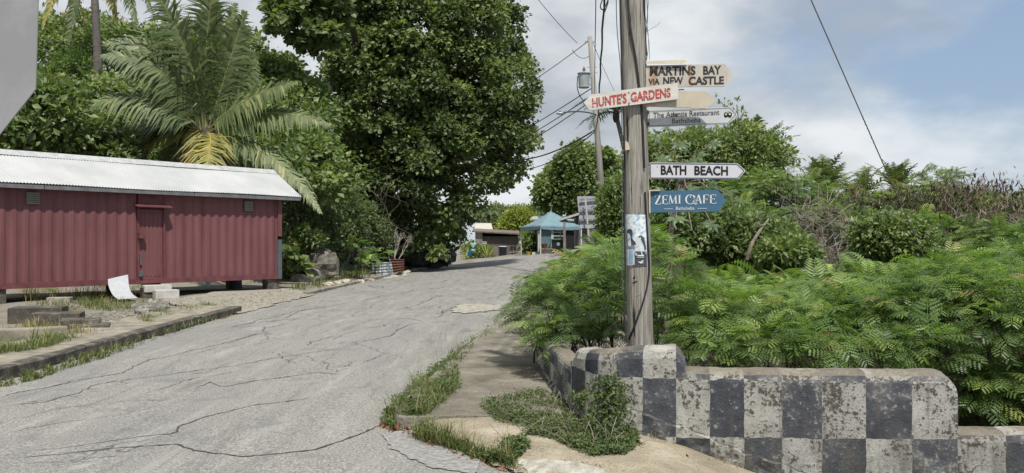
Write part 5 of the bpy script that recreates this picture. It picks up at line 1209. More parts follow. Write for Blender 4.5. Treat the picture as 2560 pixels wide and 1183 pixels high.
PD_ = 75.0; pp_ = at(1183, 650, PD_); pg = float(H(pp_[0], PD_)); P0 = arr((pp_[0], PD_, pg))
pe = thing('person', 'person in pale turquoise top and shorts with a pale cap standing at the roadside', 'person', P0)
M_SKIN = simple('dark_brown_skin', (0.075, 0.042, 0.028), 0.55, bump=0); M_TURQ = simple('turquoise_cloth', (0.27, 0.50, 0.44), 0.8, (0.17, 0.36, 0.32), 12)
w = lambda x, y, z: P0 + arr((x, y, z))
J = [w(0, 0, 0.86), w(0, 0, 1.05), w(0, -0.02, 1.28), w(0, -0.01, 1.38), w(0, -0.03, 1.46), w(0, -0.03, 1.58),
     w(-0.17, 0, 1.33), w(-0.25, 0.02, 1.10), w(-0.13, -0.18, 0.98), w(-0.06, -0.22, 1.0), w(0.17, 0, 1.33), w(0.25, 0.02, 1.10), w(0.13, -0.18, 1.0), w(0.06, -0.22, 1.03),
     w(-0.10, 0, 0.80), w(-0.12, -0.01, 0.46), w(-0.13, 0.02, 0.09), w(-0.14, -0.14, 0.04), w(0.10, 0, 0.80), w(0.13, -0.03, 0.46), w(0.14, 0.0, 0.09), w(0.16, -0.16, 0.04)]
E = [(0, 1), (1, 2), (2, 3), (3, 4), (4, 5), (2, 6), (6, 7), (7, 8), (8, 9), (2, 10), (10, 11), (11, 12), (12, 13), (0, 14), (14, 15), (15, 16), (16, 17), (0, 18), (18, 19), (19, 20), (20, 21)]
R = [(0.15, 0.12), (0.15, 0.12), (0.16, 0.11), 0.06, 0.085, 0.085, 0.065, 0.048, 0.038, 0.04, 0.065, 0.048, 0.038, 0.04, 0.09, 0.06, 0.042, 0.04, 0.09, 0.06, 0.042, 0.04]
skin_body('body', J, E, R, M_SKIN, pe)
JT = [w(0, 0, 0.84), w(0, 0, 1.05), w(0, -0.02, 1.30), w(0, -0.015, 1.37), w(-0.18, 0, 1.32), w(-0.24, 0.01, 1.16), w(0.18, 0, 1.32), w(0.24, 0.01, 1.16)]
skin_body('shirt', JT, [(0, 1), (1, 2), (2, 3), (2, 4), (4, 5), (2, 6), (6, 7)], [(0.19, 0.155), (0.18, 0.145), (0.18, 0.13), 0.085, 0.085, 0.075, 0.085, 0.075], M_TURQ, pe)
skin_body('shorts', [w(0, 0, 0.84), w(-0.10, 0, 0.76), w(-0.12, -0.01, 0.52), w(0.10, 0, 0.76), w(0.13, -0.03, 0.52)], [(0, 1), (1, 2), (0, 3), (3, 4)], [(0.17, 0.14), 0.115, 0.095, 0.115, 0.095], M_TURQ, pe)
mb = MB(); mb.raw(*lathe([(0.107, 0), (0.112, 0.04), (0.09, 0.09), (0.03, 0.115)], w(0, -0.03, 1.585), 14)); mb.box(w(0, -0.15, 1.60), (0.15, 0.12, 0.015)); mb.build('cap', simple('pale_cap', (0.45, 0.44, 0.42), 0.8), pe)
mb = MB(); mb.bbox(w(0, -0.10, 1.53), (0.04, 0.05, 0.05), 0.01); mb.build('nose', M_SKIN, pe)
for s in (-1, 1):
    mb = MB(); mb.bbox(w(s * 0.135, -0.06, 0.03), (0.10, 0.27, 0.07), 0.025); mb.build('shoe', simple('dark_shoe', (0.03, 0.03, 0.032), 0.6), pe)
mb = MB(); mb.bbox(w(-0.32, -0.05, 0.42), (0.34, 0.16, 0.42), 0.05); mb.tube(smooth_path([w(-0.42, -0.05, 0.62), w(-0.36, -0.05, 0.80), w(-0.28, -0.05, 0.80), w(-0.22, -0.05, 0.62)], 4), 0.012, 5); o = mb.build('bag', simple('bright_blue_plastic', (0.012, 0.09, 0.22), 0.5, bump=0)); props(o, 'bright blue carrier bag beside the person in turquoise', 'bag')
# ------------------------------------------------------------------ plants
G = lambda *c: c
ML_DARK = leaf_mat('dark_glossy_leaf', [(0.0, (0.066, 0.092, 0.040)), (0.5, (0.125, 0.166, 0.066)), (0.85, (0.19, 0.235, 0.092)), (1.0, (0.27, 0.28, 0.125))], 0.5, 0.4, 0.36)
ML_MID = leaf_mat('mid_green_leaf', [(0.0, (0.07, 0.098, 0.041)), (0.5, (0.135, 0.185, 0.068)), (0.85, (0.205, 0.26, 0.095)), (1.0, (0.30, 0.30, 0.135))], 0.5, 0.4, 0.36)
ML_BRIGHT = leaf_mat('bright_green_leaf', [(0.0, (0.07, 0.102, 0.036)), (0.5, (0.138, 0.19, 0.064)), (1.0, (0.24, 0.285, 0.105))], 0.45, 0.45, 0.34)
ML_FERN = leaf_mat('feathery_leaf', [(0.0, (0.062, 0.10, 0.038)), (0.35, (0.115, 0.182, 0.054)), (0.7, (0.19, 0.275, 0.072)), (0.94, (0.34, 0.43, 0.115)), (1.0, (0.30, 0.24, 0.10))], 0.45, 0.4, 0.36)
ML_SCRUB = leaf_mat('dry_scrub_leaf', [(0.0, (0.05, 0.06, 0.034)), (0.4, (0.10, 0.118, 0.058)), (0.75, (0.16, 0.175, 0.085)), (1.0, (0.23, 0.20, 0.14))], 0.6, 0.25, 0.15)
ML_YELLOW = leaf_mat('yellow_green_leaf', [(0.0, (0.10, 0.15, 0.03)), (0.5, (0.22, 0.27, 0.05)), (1.0, (0.42, 0.36, 0.09))], 0.5, 0.3, 0.35)
ML_PALM = leaf_mat('palm_leaflet', [(0.0, (0.062, 0.09, 0.036)), (0.5, (0.122, 0.162, 0.066)), (0.85, (0.20, 0.235, 0.10)), (1.0, (0.32, 0.30, 0.125))], 0.5, 0.4, 0.26)
ML_PALMY = leaf_mat('yellowing_palm_leaflet', [(0.0, (0.17, 0.17, 0.06)), (0.6, (0.31, 0.285, 0.09)), (1.0, (0.46, 0.34, 0.10))], 0.35, 0.5, 0.25)
ML_POD = leaf_mat('brown_seed_pod', [(0.0, (0.035, 0.023, 0.018)), (0.6, (0.10, 0.066, 0.048)), (1.0, (0.24, 0.19, 0.14))], 0.6, 0.3, 0.0)
ML_GRASS = leaf_mat('grass_blade', [(0.0, (0.07, 0.095, 0.032)), (0.5, (0.125, 0.152, 0.052)), (0.8, (0.215, 0.22, 0.09)), (1.0, (0.38, 0.33, 0.18))], 0.55, 0.3, 0.3)
ML_DRY = leaf_mat('dry_grass_blade', [(0.0, (0.16, 0.14, 0.06)), (0.6, (0.30, 0.25, 0.12)), (1.0, (0.42, 0.35, 0.2))], 0.7, 0.2, 0.2)
ML_LITTER = leaf_mat('fallen_leaf', [(0.0, (0.08, 0.045, 0.024)), (0.5, (0.18, 0.095, 0.05)), (1.0, (0.34, 0.22, 0.13))], 0.7, 0.2, 0.0)
ML_FLOWER = leaf_mat('orange_red_petal', [(0.0, (0.24, 0.05, 0.025)), (1.0, (0.42, 0.13, 0.06))], 0.6, 0.2, 0.2)
ML_STRIPE = leaf_mat('striped_blade', [(0.0, (0.10, 0.14, 0.04)), (0.6, (0.30, 0.32, 0.12)), (1.0, (0.5, 0.47, 0.22))], 0.45, 0.4, 0.2)
M_BARK = simple('brown_bark', (0.10, 0.082, 0.062), 0.95, (0.045, 0.037, 0.03), 7, 0.7)
M_BARKP = simple('pale_bark', (0.24, 0.205, 0.17), 0.95, (0.13, 0.11, 0.09), 9, 0.5)
M_TWIG = simple('dead_twig', (0.30, 0.255, 0.215), 0.95, (0.17, 0.14, 0.115), 9, 0.3)
M_PTRUNK = simple('palm_bark', (0.20, 0.18, 0.165), 0.95, (0.09, 0.08, 0.072), 14, 0.7, stretch=(0.4, 0.4, 2.5))

KITE = (arr([(0, 0, 0), (0.30, 0.42, 0.06), (0, 1, -0.06), (-0.30, 0.42, 0.06), (0, 0.45, -0.02)]), [np.array([[0, 1, 4], [1, 2, 4], [2, 3, 4], [3, 0, 4]])])
KITE2 = (arr([(0, 0, 0), (0.26, 0.45, 0.07), (0, 1, -0.04), (-0.26, 0.45, 0.07)]), [np.array([[0, 1, 2], [0, 2, 3]])])
KITEW = (arr([(0, 0, 0), (0.42, 0.42, 0.08), (0, 1, -0.06), (-0.42, 0.42, 0.08)]), [np.array([[0, 1, 2], [0, 2, 3]])])
HEART = (arr([(0, 0, 0), (0.42, 0.12, 0.05), (0.40, 0.62, 0.03), (0, 1.0, -0.08), (-0.40, 0.62, 0.03), (-0.42, 0.12, 0.05)]), [np.array([[0, 1, 2], [0, 2, 3], [0, 3, 4], [0, 4, 5]])])
LONG = (arr([(0, 0, 0), (0.11, 0.5, 0.03), (0, 1, -0.12), (-0.11, 0.5, 0.03)]), [np.array([[0, 1, 2], [0, 2, 3]])])

def leaves_on(C, Rr, n_each, size, tpl, up=0.5, shell=0.55, sq=0.85, hang=0.25, jitter=0.6, clump_var=0.5, size_var=0.35, rb=0.0):
    """leaf instances scattered over clumps: centres C (k,3), radii Rr (k,)"""
    C = arr(C); Rr = np.broadcast_to(arr(Rr), (len(C),)); idx = np.repeat(np.arange(len(C)), n_each); n = len(idx)
    v = rand_unit(n); v[:, 2] = np.where(v[:, 2] < -0.55, -v[:, 2], v[:, 2])
    rad = (shell + (1 - shell) * rng.random(n) ** 0.6) * (1 + 0.18 * rng.normal(size=n))
    P = C[idx] + v * (Rr[idx] * rad)[:, None] * arr((1, 1, sq))
    d = nrm(v * 0.7 + jitter * rng.normal(size=(n, 3)) * 0.7 + arr((0, 0, -hang)))
    u = nrm(v * 0.7 + arr((0, 0, up)) + 0.45 * rng.normal(size=(n, 3)))
    S = size * np.clip(1 + size_var * rng.normal(size=n), 0.45, 1.9)
    V, F = instance(tpl[0], tpl[1], P, frames(d, u), S)
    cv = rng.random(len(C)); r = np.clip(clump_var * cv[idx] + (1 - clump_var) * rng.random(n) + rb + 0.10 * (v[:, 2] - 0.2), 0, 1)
    return V, F, np.repeat(r, len(tpl[0]))
def clumps_in(poly, n, dfun, thick, r, erode=0.75, flat_front=0.6):
    """clump centres filling a photo outline at world depth dfun(px,py), thick metres deep; r in metres (lo, hi)"""
    poly = arr(poly); out, rad = [], []
    P = sample_poly(poly, n * 3); D = dfun(P[:, 0], P[:, 1]); rr = rng.uniform(r[0], r[1], len(P)); dist = dist_poly(P, poly)
    keep = dist > rr * FPX / D * erode
    P, D, rr, dist = P[keep][:n], D[keep][:n], rr[keep][:n], dist[keep][:n]
    w = np.clip(dist / max(dist.max(), 1e-6), 0, 1)
    D = D - thick * 0.5 * np.sqrt(w) * flat_front + thick * (rng.random(len(P)) - 0.25) * 0.8
    return arr([at(p[0], p[1], d) for p, d in zip(P, D)]), rr
def limbs(base, tips, r0, mat, name, parent, bend=0.3, n=6, rt=0.02):
    base = arr(base); L_ = []
    for tp in tips:
        tp = arr(tp); m = (base + tp) / 2 + rng.normal(0, bend, 3) + arr((0, 0, bend * 0.6)); P = smooth_path([base, base * 0.6 + m * 0.4, m, tp], 5); L_.append((P, np.linspace(r0, rt, len(P))))
    V, q = tubes(L_, n); return mesh_obj(name, V, [q], mat, parent, True)
def plant(name, label, cat, loc, group=None): return thing(name, label, cat, loc, group)
def foliage(th, parts, mat, name='crown'):
    V, F, A = merge(parts); return mesh_obj(name, V, F, mat, th, False, A)

def broad_tree(name, label, poly, n, dfun, thick, r, n_each, size, tpl, mat, base, trunk_r=0.25, cat='tree', trunk_top=None, erode=0.75, nl=14, group=None, **k):
    C, R = clumps_in(poly, n, dfun, thick, r, erode)
    b = arr(base); th = plant(name, label, cat, b, group); foliage(th, [leaves_on(C, R, n_each, size, tpl, **k)], mat)
    top = arr(trunk_top) if trunk_top is not None else arr((C[:, 0].mean(), C[:, 1].mean(), C[:, 2].min() * 0.5 + C[:, 2].mean() * 0.5))
    mb = MB(); P = smooth_path([b + arr((0, 0, -0.3)), b * 0.5 + top * 0.5 + rng.normal(0, 0.1, 3), top], 6); mb.tube(P, np.linspace(trunk_r, trunk_r * 0.55, len(P)), 9); mb.build('trunk', M_BARK, th, True)
    pick = C[rng.permutation(len(C))[:nl]]; limbs(top, pick, trunk_r * 0.5, M_BARK, 'limb_set', th, 0.4)
    return th, C, R

# ---- the big dark tree hanging over the road
cd = lambda d0: (lambda x, y: np.full(np.shape(x), float(d0)))
big = [(830, 20), (905, -90), (1010, -130), (1200, -130), (1290, -90), (1312, 20), (1318, 90), (1330, 140), (1352, 185), (1368, 235), (1345, 285), (1352, 345), (1342, 400), (1345, 430), (1318, 455), (1265, 480), (1230, 505), (1200, 545), (1168, 600), (1140, 650), (1085, 664), (1010, 640), (950, 560), (880, 520), (820, 440), (800, 330), (790, 200), (800, 130)]
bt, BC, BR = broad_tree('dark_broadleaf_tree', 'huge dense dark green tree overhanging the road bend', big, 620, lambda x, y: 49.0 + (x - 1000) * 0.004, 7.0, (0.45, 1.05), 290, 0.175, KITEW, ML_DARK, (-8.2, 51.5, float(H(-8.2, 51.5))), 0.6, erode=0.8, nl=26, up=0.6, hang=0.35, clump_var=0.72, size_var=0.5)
fr = BC[(BC[:, 1] < np.percentile(BC[:, 1], 45))]; fr = fr[rng.permutation(len(fr))[:90]]
foliage(bt, [leaves_on(fr, 0.85, 26, 0.25, HEART, shell=0.85, rb=0.12)], ML_MID, 'vine_leaves')
# hanging vine curtain low on its road side
# seagrape branch reaching out at the top
sea = [(640, -40), (700, -60), (860, -40), (875, 60), (830, 120), (790, 150), (740, 120), (700, 95), (655, 95), (640, 70), (660, 40)]
C, R = clumps_in(sea, 85, cd(41), 2.0, (0.22, 0.5), 0.5)
sg_ = plant('seagrape_tree', 'round-leaved tree stretching branches across the sky between palm and big tree', 'tree', (-9.4, 53.0, float(H(-9.4, 53.0))))
foliage(sg_, [leaves_on(C, R, 60, 0.24, HEART, shell=0.4)], ML_DARK)
mb = MB(); P = smooth_path([(-9.4, 53.0, float(H(-9.4, 53)) - 0.3), at(900, 300, 52.5), at(880, 60, 44.5), at(800, 30, 41)], 6); mb.tube(P, np.linspace(0.28, 0.10, len(P)), 8); mb.build('trunk', M_BARK, sg_, True)
limbs(at(860, 50, 43), C[rng.permutation(len(C))[:22]], 0.09, M_BARK, 'limb_set', sg_, 0.25)

# ---- hillside behind the container
hd = lambda x, y: 33.5 + np.clip((430 - y) / 380.0, 0, 1.1) * 12.5 + np.clip((x - 600) / 300, 0, 1) * 3.0
th_mass = plant('hillside_thicket', None, None, (-14, 38, 3)); th_mass['kind'] = 'stuff'
def mass(name, label, parts, mat, cat='thicket'):
    V, F, A = merge(parts); o = mesh_obj(name, V, F, mat, None, False, A); return props(o, label, cat, None, 'stuff')
bpy.data.objects.remove(th_mass)
hillp = [(-420, 90), (60, 20), (160, 45), (330, 70), (420, 60), (520, 90), (560, 60), (600, 45), (640, 90), (720, 140), (800, 180), (850, 300), (900, 420), (900, 520), (820, 540), (760, 520), (690, 440), (400, 440), (-420, 430)]
C, R = clumps_in(hillp, 1080, hd, 3.0, (0.45, 0.95), 0.55)
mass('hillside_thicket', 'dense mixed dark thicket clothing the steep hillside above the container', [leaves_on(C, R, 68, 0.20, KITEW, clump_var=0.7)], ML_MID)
# dark undergrowth hanging on the bank right of the container
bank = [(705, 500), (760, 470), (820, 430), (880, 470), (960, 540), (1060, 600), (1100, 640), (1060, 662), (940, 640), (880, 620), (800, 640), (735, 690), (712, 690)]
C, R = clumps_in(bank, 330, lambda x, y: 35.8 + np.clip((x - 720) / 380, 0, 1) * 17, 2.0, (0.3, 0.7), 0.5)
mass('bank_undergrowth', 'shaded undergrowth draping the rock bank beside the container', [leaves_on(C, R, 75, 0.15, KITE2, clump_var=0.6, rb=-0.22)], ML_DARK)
# hanging roots and dead stems on the bank
L_ = []
for _ in range(45):
    px = rng.uniform(715, 1130); py = rng.uniform(430, 590); d = 35.2 + np.clip((px - 720) / 380, 0, 1) * 16; a = at(px, py, d); ln = rng.uniform(0.6, 2.2)
    P = smooth_path([a, a + arr((rng.normal(0, 0.25), rng.normal(0, 0.1), -ln * 0.5)), a + arr((rng.normal(0, 0.5), rng.normal(0, 0.2), -ln))], 4); L_.append((P, np.linspace(0.012, 0.005, len(P))))
V, q = tubes(L_, 4); props(mesh_obj('hanging_roots', V, [q], M_BARKP, None), 'tangle of thin pale roots hanging on the shaded bank', 'roots', None, 'stuff')
# distinct shrubs on the hill
def shrub(name, label, poly, n, dfun, thick, r, n_each, size, tpl, mat, stems=8, cat='shrub', group=None, erode=0.6, extra=None, **k):
    C, R = clumps_in(poly, n, dfun, thick, r, erode); c = C.mean(0); c[2] = float(H(c[0], c[1])); th = plant(name, label, cat, c, group)
    foliage(th, [leaves_on(C, R, n_each, size, tpl, **k)] + (extra or []), mat, 'foliage')
    pick = C[rng.permutation(len(C))[:stems]]; limbs(c + arr((0, 0, -0.1)), pick, 0.05, M_BARK, 'stem_set', th, 0.2, 5, 0.012); return th, C, R
shrub('broadleaf_shrub', 'light green broad-leaved shrub beside the back of the road sign', [(-60, 300), (60, 215), (150, 190), (215, 240), (230, 310), (180, 400), (60, 400), (-60, 400)], 90, cd(30.5), 2.0, (0.3, 0.6), 60, 0.24, KITE, ML_BRIGHT, group=None)
shrub('glossy_shrub', 'darker glossy shrub directly behind the roof, between broad-leaved shrub and palm', [(170, 330), (230, 300), (330, 320), (350, 420), (170, 420)], 50, cd(31.5), 1.6, (0.25, 0.5), 60, 0.2, KITE, ML_DARK, rb=0.15)
th, C, R = shrub('flame_tree', 'tree topped with orange-red blossom on the hill crest behind the palm trunk', [(60, 70), (140, 40), (230, 22), (330, 50), (340, 120), (200, 170), (80, 160)], 110, cd(48), 3.0, (0.4, 0.8), 75, 0.17, KITE2, ML_MID, cat='tree')
up = C[(C[:, 2] > np.percentile(C[:, 2], 45))]; foliage(th, [leaves_on(up, 0.75, 9, 0.16, KITE2, shell=0.9)], ML_FLOWER, 'blossom')
shrub('feathery_bush', 'soft light green feathery bush on the slope below the blossom tree', [(130, 130), (190, 120), (230, 150), (220, 220), (150, 240), (110, 190)], 60, cd(41), 1.6, (0.35, 0.6), 75, 0.16, LONG, ML_FERN, rb=0.1)
broad_tree('almond_tree', 'mid green rounded tree filling the gap between palm and big tree', [(600, 170), (650, 130), (720, 140), (790, 175), (830, 250), (840, 400), (790, 440), (700, 420), (620, 300)], 170, cd(43.5), 3.5, (0.45, 0.85), 150, 0.16, KITEW, ML_MID, (-10.8, 44.5, float(H(-10.8, 44.5))), 0.2, rb=0.05)
shrub('bank_shrub', 'sunlit leafy shrub growing at the container corner by the grey boulder', [(715, 560), (780, 570), (830, 590), (800, 630), (740, 650), (712, 640)], 26, cd(35.5), 0.8, (0.18, 0.35), 60, 0.14, KITE, ML_MID, rb=0.2)
shrub('seagrape_shrub', 'low shrub with big round leaves at the foot of the container corner post', [(712, 625), (745, 620), (765, 660), (760, 690), (714, 694)], 14, cd(34.2), 0.6, (0.15, 0.3), 22, 0.3, HEART, ML_MID, rb=0.15)

# ---- rocks of the bank
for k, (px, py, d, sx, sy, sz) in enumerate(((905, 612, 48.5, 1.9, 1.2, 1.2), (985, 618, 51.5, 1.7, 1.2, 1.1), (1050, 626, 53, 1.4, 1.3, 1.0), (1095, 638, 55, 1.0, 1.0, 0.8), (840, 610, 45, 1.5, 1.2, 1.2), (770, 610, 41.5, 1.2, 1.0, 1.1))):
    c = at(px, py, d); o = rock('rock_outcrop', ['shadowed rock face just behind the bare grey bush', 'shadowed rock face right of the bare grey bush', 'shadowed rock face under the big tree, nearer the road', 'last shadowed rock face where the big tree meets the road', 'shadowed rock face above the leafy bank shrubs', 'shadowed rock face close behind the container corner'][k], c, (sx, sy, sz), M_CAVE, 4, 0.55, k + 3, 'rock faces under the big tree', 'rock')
for px, py, d, s, lab in ((800, 660, 35.6, (0.75, 0.5, 0.62), 'big weathered grey boulder in the sun near the container corner'), (772, 690, 34.6, (0.55, 0.45, 0.33), 'low dark boulder in front of the big weathered one'), (752, 702, 33.8, (0.42, 0.3, 0.22), 'small dark rock at the foot of the container corner'), (838, 700, 36.5, (0.3, 0.2, 0.13), 'flat pale rock in the grass between boulder and kerb')):
    c = at(px, py, d); c[2] = max(c[2], float(H(c[0], c[1])) + s[2] * 0.3); rock('boulder', lab, c, s, M_ROCK, 3, 0.3, px * 0.01, None, 'boulder')
PB = [(845, 708), (862, 704), (985, 694), (1000, 688), (1012, 684), (996, 696), (1020, 680), (1032, 676), (1055, 672), (1075, 668), (930, 702), (900, 705), (1040, 672), (820, 712), (970, 698)]
V_, F_, A_ = [], [], []
for k, (px, py) in enumerate(PB):
    p = ground_hit(arr([px]), arr([py]), 0.05)[0]; rock('loose_stone', 'pale loose limestone lump on the verge along the far kerb', p, (rng.uniform(0.12, 0.32), rng.uniform(0.1, 0.2), rng.uniform(0.07, 0.15)), M_PALER, 2, 0.35, k * 1.7, 'loose stones along the far kerb', 'stone')

# ---- coconut palms
def frond_geo(P0, P1, P2, npair=58, ll=0.75, lw=0.035, droop=0.55, r=0.03, rb=0.0, fwd=0.55, start=0.10, raggedness=0.2, wind=(0, 0, 0), upv=(0, 0, 1.0)):
    P0, P1, P2 = arr(P0), arr(P1), arr(P2); tt = np.linspace(0, 1, 22)[:, None]; B = P0 * (1 - tt) ** 2 + 2 * P1 * tt * (1 - tt) + P2 * tt ** 2
    Vr, qr = tube(B, np.linspace(r, r * 0.2, 22), 5)
    s = np.linspace(start, 1.0, npair); s = np.concatenate([s, s]); side = np.repeat([-1.0, 1.0], npair); sm = s[:, None]
    Q = P0 * (1 - sm) ** 2 + 2 * P1 * sm * (1 - sm) + P2 * sm ** 2; T = nrm(2 * (1 - sm) * (P1 - P0) + 2 * sm * (P2 - P1))
    up = np.tile(arr(upv), (len(s), 1)); up[np.abs(T[:, 2]) > 0.93] = (0.2, -1, 0.15)
    S = nrm(np.cross(T, up)); Nn = np.cross(S, T); n = len(s)
    length = ll * np.clip(np.sin(np.pi * (0.16 + 0.80 * s)), 0.12, 1) * (1 + raggedness * rng.normal(size=n))
    d1 = nrm(S * side[:, None] * 0.85 + T * fwd + Nn * 0.22 + rng.normal(0, 0.15, (n, 3)) + arr((0, 0, -droop * 0.35)))
    d1 = nrm(d1 + 0.5 * arr(wind)); d2 = nrm(d1 + arr(wind) + arr((0, 0, -droop)) + rng.normal(0, 0.07, (n, 3)))
    M1 = Q + d1 * (length * 0.5)[:, None]; E_ = M1 + d2 * (length * 0.5)[:, None]
    W = nrm(np.cross(d1, Nn)) * (lw * (0.7 + 0.5 * np.sin(np.pi * s)))[:, None]
    V = np.stack([Q - W * 0.5, Q + W * 0.5, M1 + W * 0.5, M1 - W * 0.5, E_], 1).reshape(-1, 3); o = np.arange(n)[:, None] * 5
    a = np.clip(0.45 + 0.22 * rng.normal(size=n) + rb, 0, 1)
    return merge([(V, [o + np.array([0, 1, 2, 3]), o + np.array([3, 2, 4])], np.repeat(a, 5)), (Vr, [qr], np.full(len(Vr), min(1, 0.92 + rb)))])
def palm(name, label, crown, fronds, trunk, trunk_r=(0.16, 0.11), group=None, mats=None, cat='palm tree', npair=58, ll=0.75, lw=0.035, r=0.03, heart=True):
    """fronds: list of (P1, P2, options)"""
    base = arr(trunk[0]); th = plant(name, label, cat, base, group)
    P = smooth_path(trunk, 8); mb = MB(); rr = np.linspace(trunk_r[0], trunk_r[1], len(P)) * (1 + 0.05 * np.sin(np.arange(len(P)) * 2.2)); mb.tube(P, rr, 10); mb.build('trunk', M_PTRUNK, th, True)
    for P1, P2, o in fronds:
        o = dict(o); m = o.pop('mat', ML_PALM); st = o.pop('base', crown); k = dict(npair=npair, ll=ll, lw=lw, r=r); k.update(o); V, F, A = frond_geo(st, P1, P2, **k); mesh_obj('frond', V, F, m, th, False, A)
    if heart:
        c = arr(crown); rock_ = None; mb = MB(); mb.raw(*lathe([(trunk_r[1], -0.5), (trunk_r[1] * 1.7, -0.25), (trunk_r[1] * 1.6, 0.1), (0.05, 0.5)], c, 9)); mb.build('crown_base', M_BARK, th, True)
    return th
PDp = 32.0
def pf(cx, cy, d, mx, my, md, ex, ey, ed, **o):
    o.setdefault('wind', (-0.30, 0.0, -0.1) if ex < 560 else (0.12, 0, -0.1)); o['ll'] = o.get('ll', 0.85) * 1.2; o['droop'] = o.get('droop', 0.55) * 1.3 + 0.1; o.setdefault('upv', (rng.normal(0, 0.15), rng.uniform(-1.1, -0.6), 0.6))
    return (at(mx, my, md), at(ex, ey, ed), dict(o, base=at(cx, cy, d)))
cx, cy = 515, 325
hero = [pf(cx, cy, 32, 500, 140, 32, 548, -120, 31.5, ll=0.95, fwd=0.9, droop=0.25), pf(cx, cy, 32, 545, 120, 32.5, 505, -110, 33, ll=0.9, fwd=0.9, droop=0.25), pf(508, 320, 32, 500, 150, 31.5, 372, -50, 31, ll=1.0, fwd=0.7, droop=0.35),
        pf(505, 322, 32, 450, 95, 31.5, 262, 108, 30.8, ll=1.0, droop=0.5), pf(503, 324, 32, 430, 130, 31.2, 255, 140, 30.3, ll=1.0, droop=0.55), pf(505, 326, 32, 385, 200, 31.2, 200, 268, 30.4, ll=0.95, droop=0.75, rb=0.05),
        pf(500, 326, 32.3, 330, 265, 32.5, 270, 400, 32.5, ll=0.85, droop=0.6), pf(505, 330, 32.4, 390, 240, 32.8, 350, 420, 33, ll=0.85, droop=0.5), pf(522, 320, 32, 570, 170, 32, 612, 30, 32, ll=0.85, fwd=0.85, droop=0.25),
        pf(525, 322, 32.2, 590, 215, 32.3, 640, 150, 32.6, ll=0.8, droop=0.4), pf(522, 326, 31.8, 590, 240, 31.2, 742, 205, 30.6, ll=0.9, droop=0.85, rb=0.08), pf(524, 330, 31.8, 650, 245, 31.2, 824, 312, 30.6, ll=0.85, droop=0.9, rb=0.08),
        pf(524, 335, 31.8, 690, 350, 30.9, 800, 530, 30.0, ll=0.75, droop=0.95, rb=0.1, mat=ML_PALM), pf(518, 332, 31.5, 536, 330, 29.5, 512, 440, 28.3, ll=0.95, droop=0.45, mat=ML_PALMY, lw=0.06, npair=60, upv=(0.0, 0.0, 1.0), wind=(0, 0, 0)), pf(512, 330, 32.3, 455, 330, 33, 405, 440, 33.3, ll=0.8), pf(520, 322, 32.4, 480, 170, 33.4, 440, 30, 34, ll=0.9, droop=0.4), pf(516, 322, 32.4, 530, 150, 33.4, 590, 10, 34, ll=0.9, droop=0.3)]
ML_DEADF = leaf_mat('dead_palm_leaflet', [(0.0, (0.10, 0.075, 0.045)), (0.6, (0.19, 0.145, 0.09)), (1.0, (0.28, 0.22, 0.14))], 0.8, 0.2, 0.1)
hero += [pf(512, 335, 32.1, 480, 345, 32.0, 455, 470, 32.4, ll=0.5, droop=1.0, mat=ML_DEADF), pf(520, 335, 32.3, 560, 345, 32.6, 585, 470, 33.0, ll=0.5, droop=1.0, mat=ML_DEADF), pf(516, 335, 32.3, 420, 300, 32.6, 330, 380, 32.6, ll=0.6, droop=1.0, mat=ML_PALMY)]
hb_ = at(517, 330, 32.2); hx = (hb_[0] - 0.1, 32.4)
palm('coconut_palm', 'big coconut palm spreading its fronds over the container roof', hb_, hero, [(hx[0], hx[1], float(H(*hx)) - 0.2), (hx[0] + 0.02, hx[1], 3.0), hb_ + arr((0, 0, -0.2))], (0.2, 0.16), npair=84, ll=0.85, lw=0.075, r=0.04)
# second palm whose hanging fronds and trunk show at the top
pc = at(232, -150, 40.0)
tall = [pf(232, -150, 40, 190, -170, 39.5, 108, 62, 39, ll=0.75, droop=1.0, rb=0.1, mat=ML_PALMY), pf(232, -150, 40, 205, -140, 39.5, 172, 108, 39.2, ll=0.7, droop=1.0, rb=-0.1), pf(232, -150, 40, 290, -150, 40, 345, 70, 39.8, ll=0.75, droop=1.0), pf(232, -150, 40, 300, -190, 40.4, 385, 40, 40.4, ll=0.7, droop=1.0), pf(232, -150, 40, 170, -250, 40, 60, -60, 39, ll=0.8), pf(232, -150, 40, 250, -300, 40, 330, -330, 40, ll=0.8), pf(232, -150, 40, 220, -310, 40, 150, -360, 40, ll=0.8), pf(232, -150, 40, 320, -260, 40, 440, -150, 40, ll=0.8), pf(232, -150, 40, 265, -120, 40, 292, 60, 40.5, ll=0.6, droop=1.0, mat=ML_PALMY), pf(232, -150, 40, 130, -160, 40, 85, 20, 40, ll=0.7, droop=1.0, rb=0.1)]
b2 = at(249, 330, 40.5)
palm('coconut_palm', 'tall palm with bare trunk and hanging fronds cut off by the picture top', pc, tall, [(b2[0], 40.5, float(H(b2[0], 40.5)) - 0.3), at(243, 120, 40.2), at(237, 0, 40), pc], (0.2, 0.14), npair=80, lw=0.08)
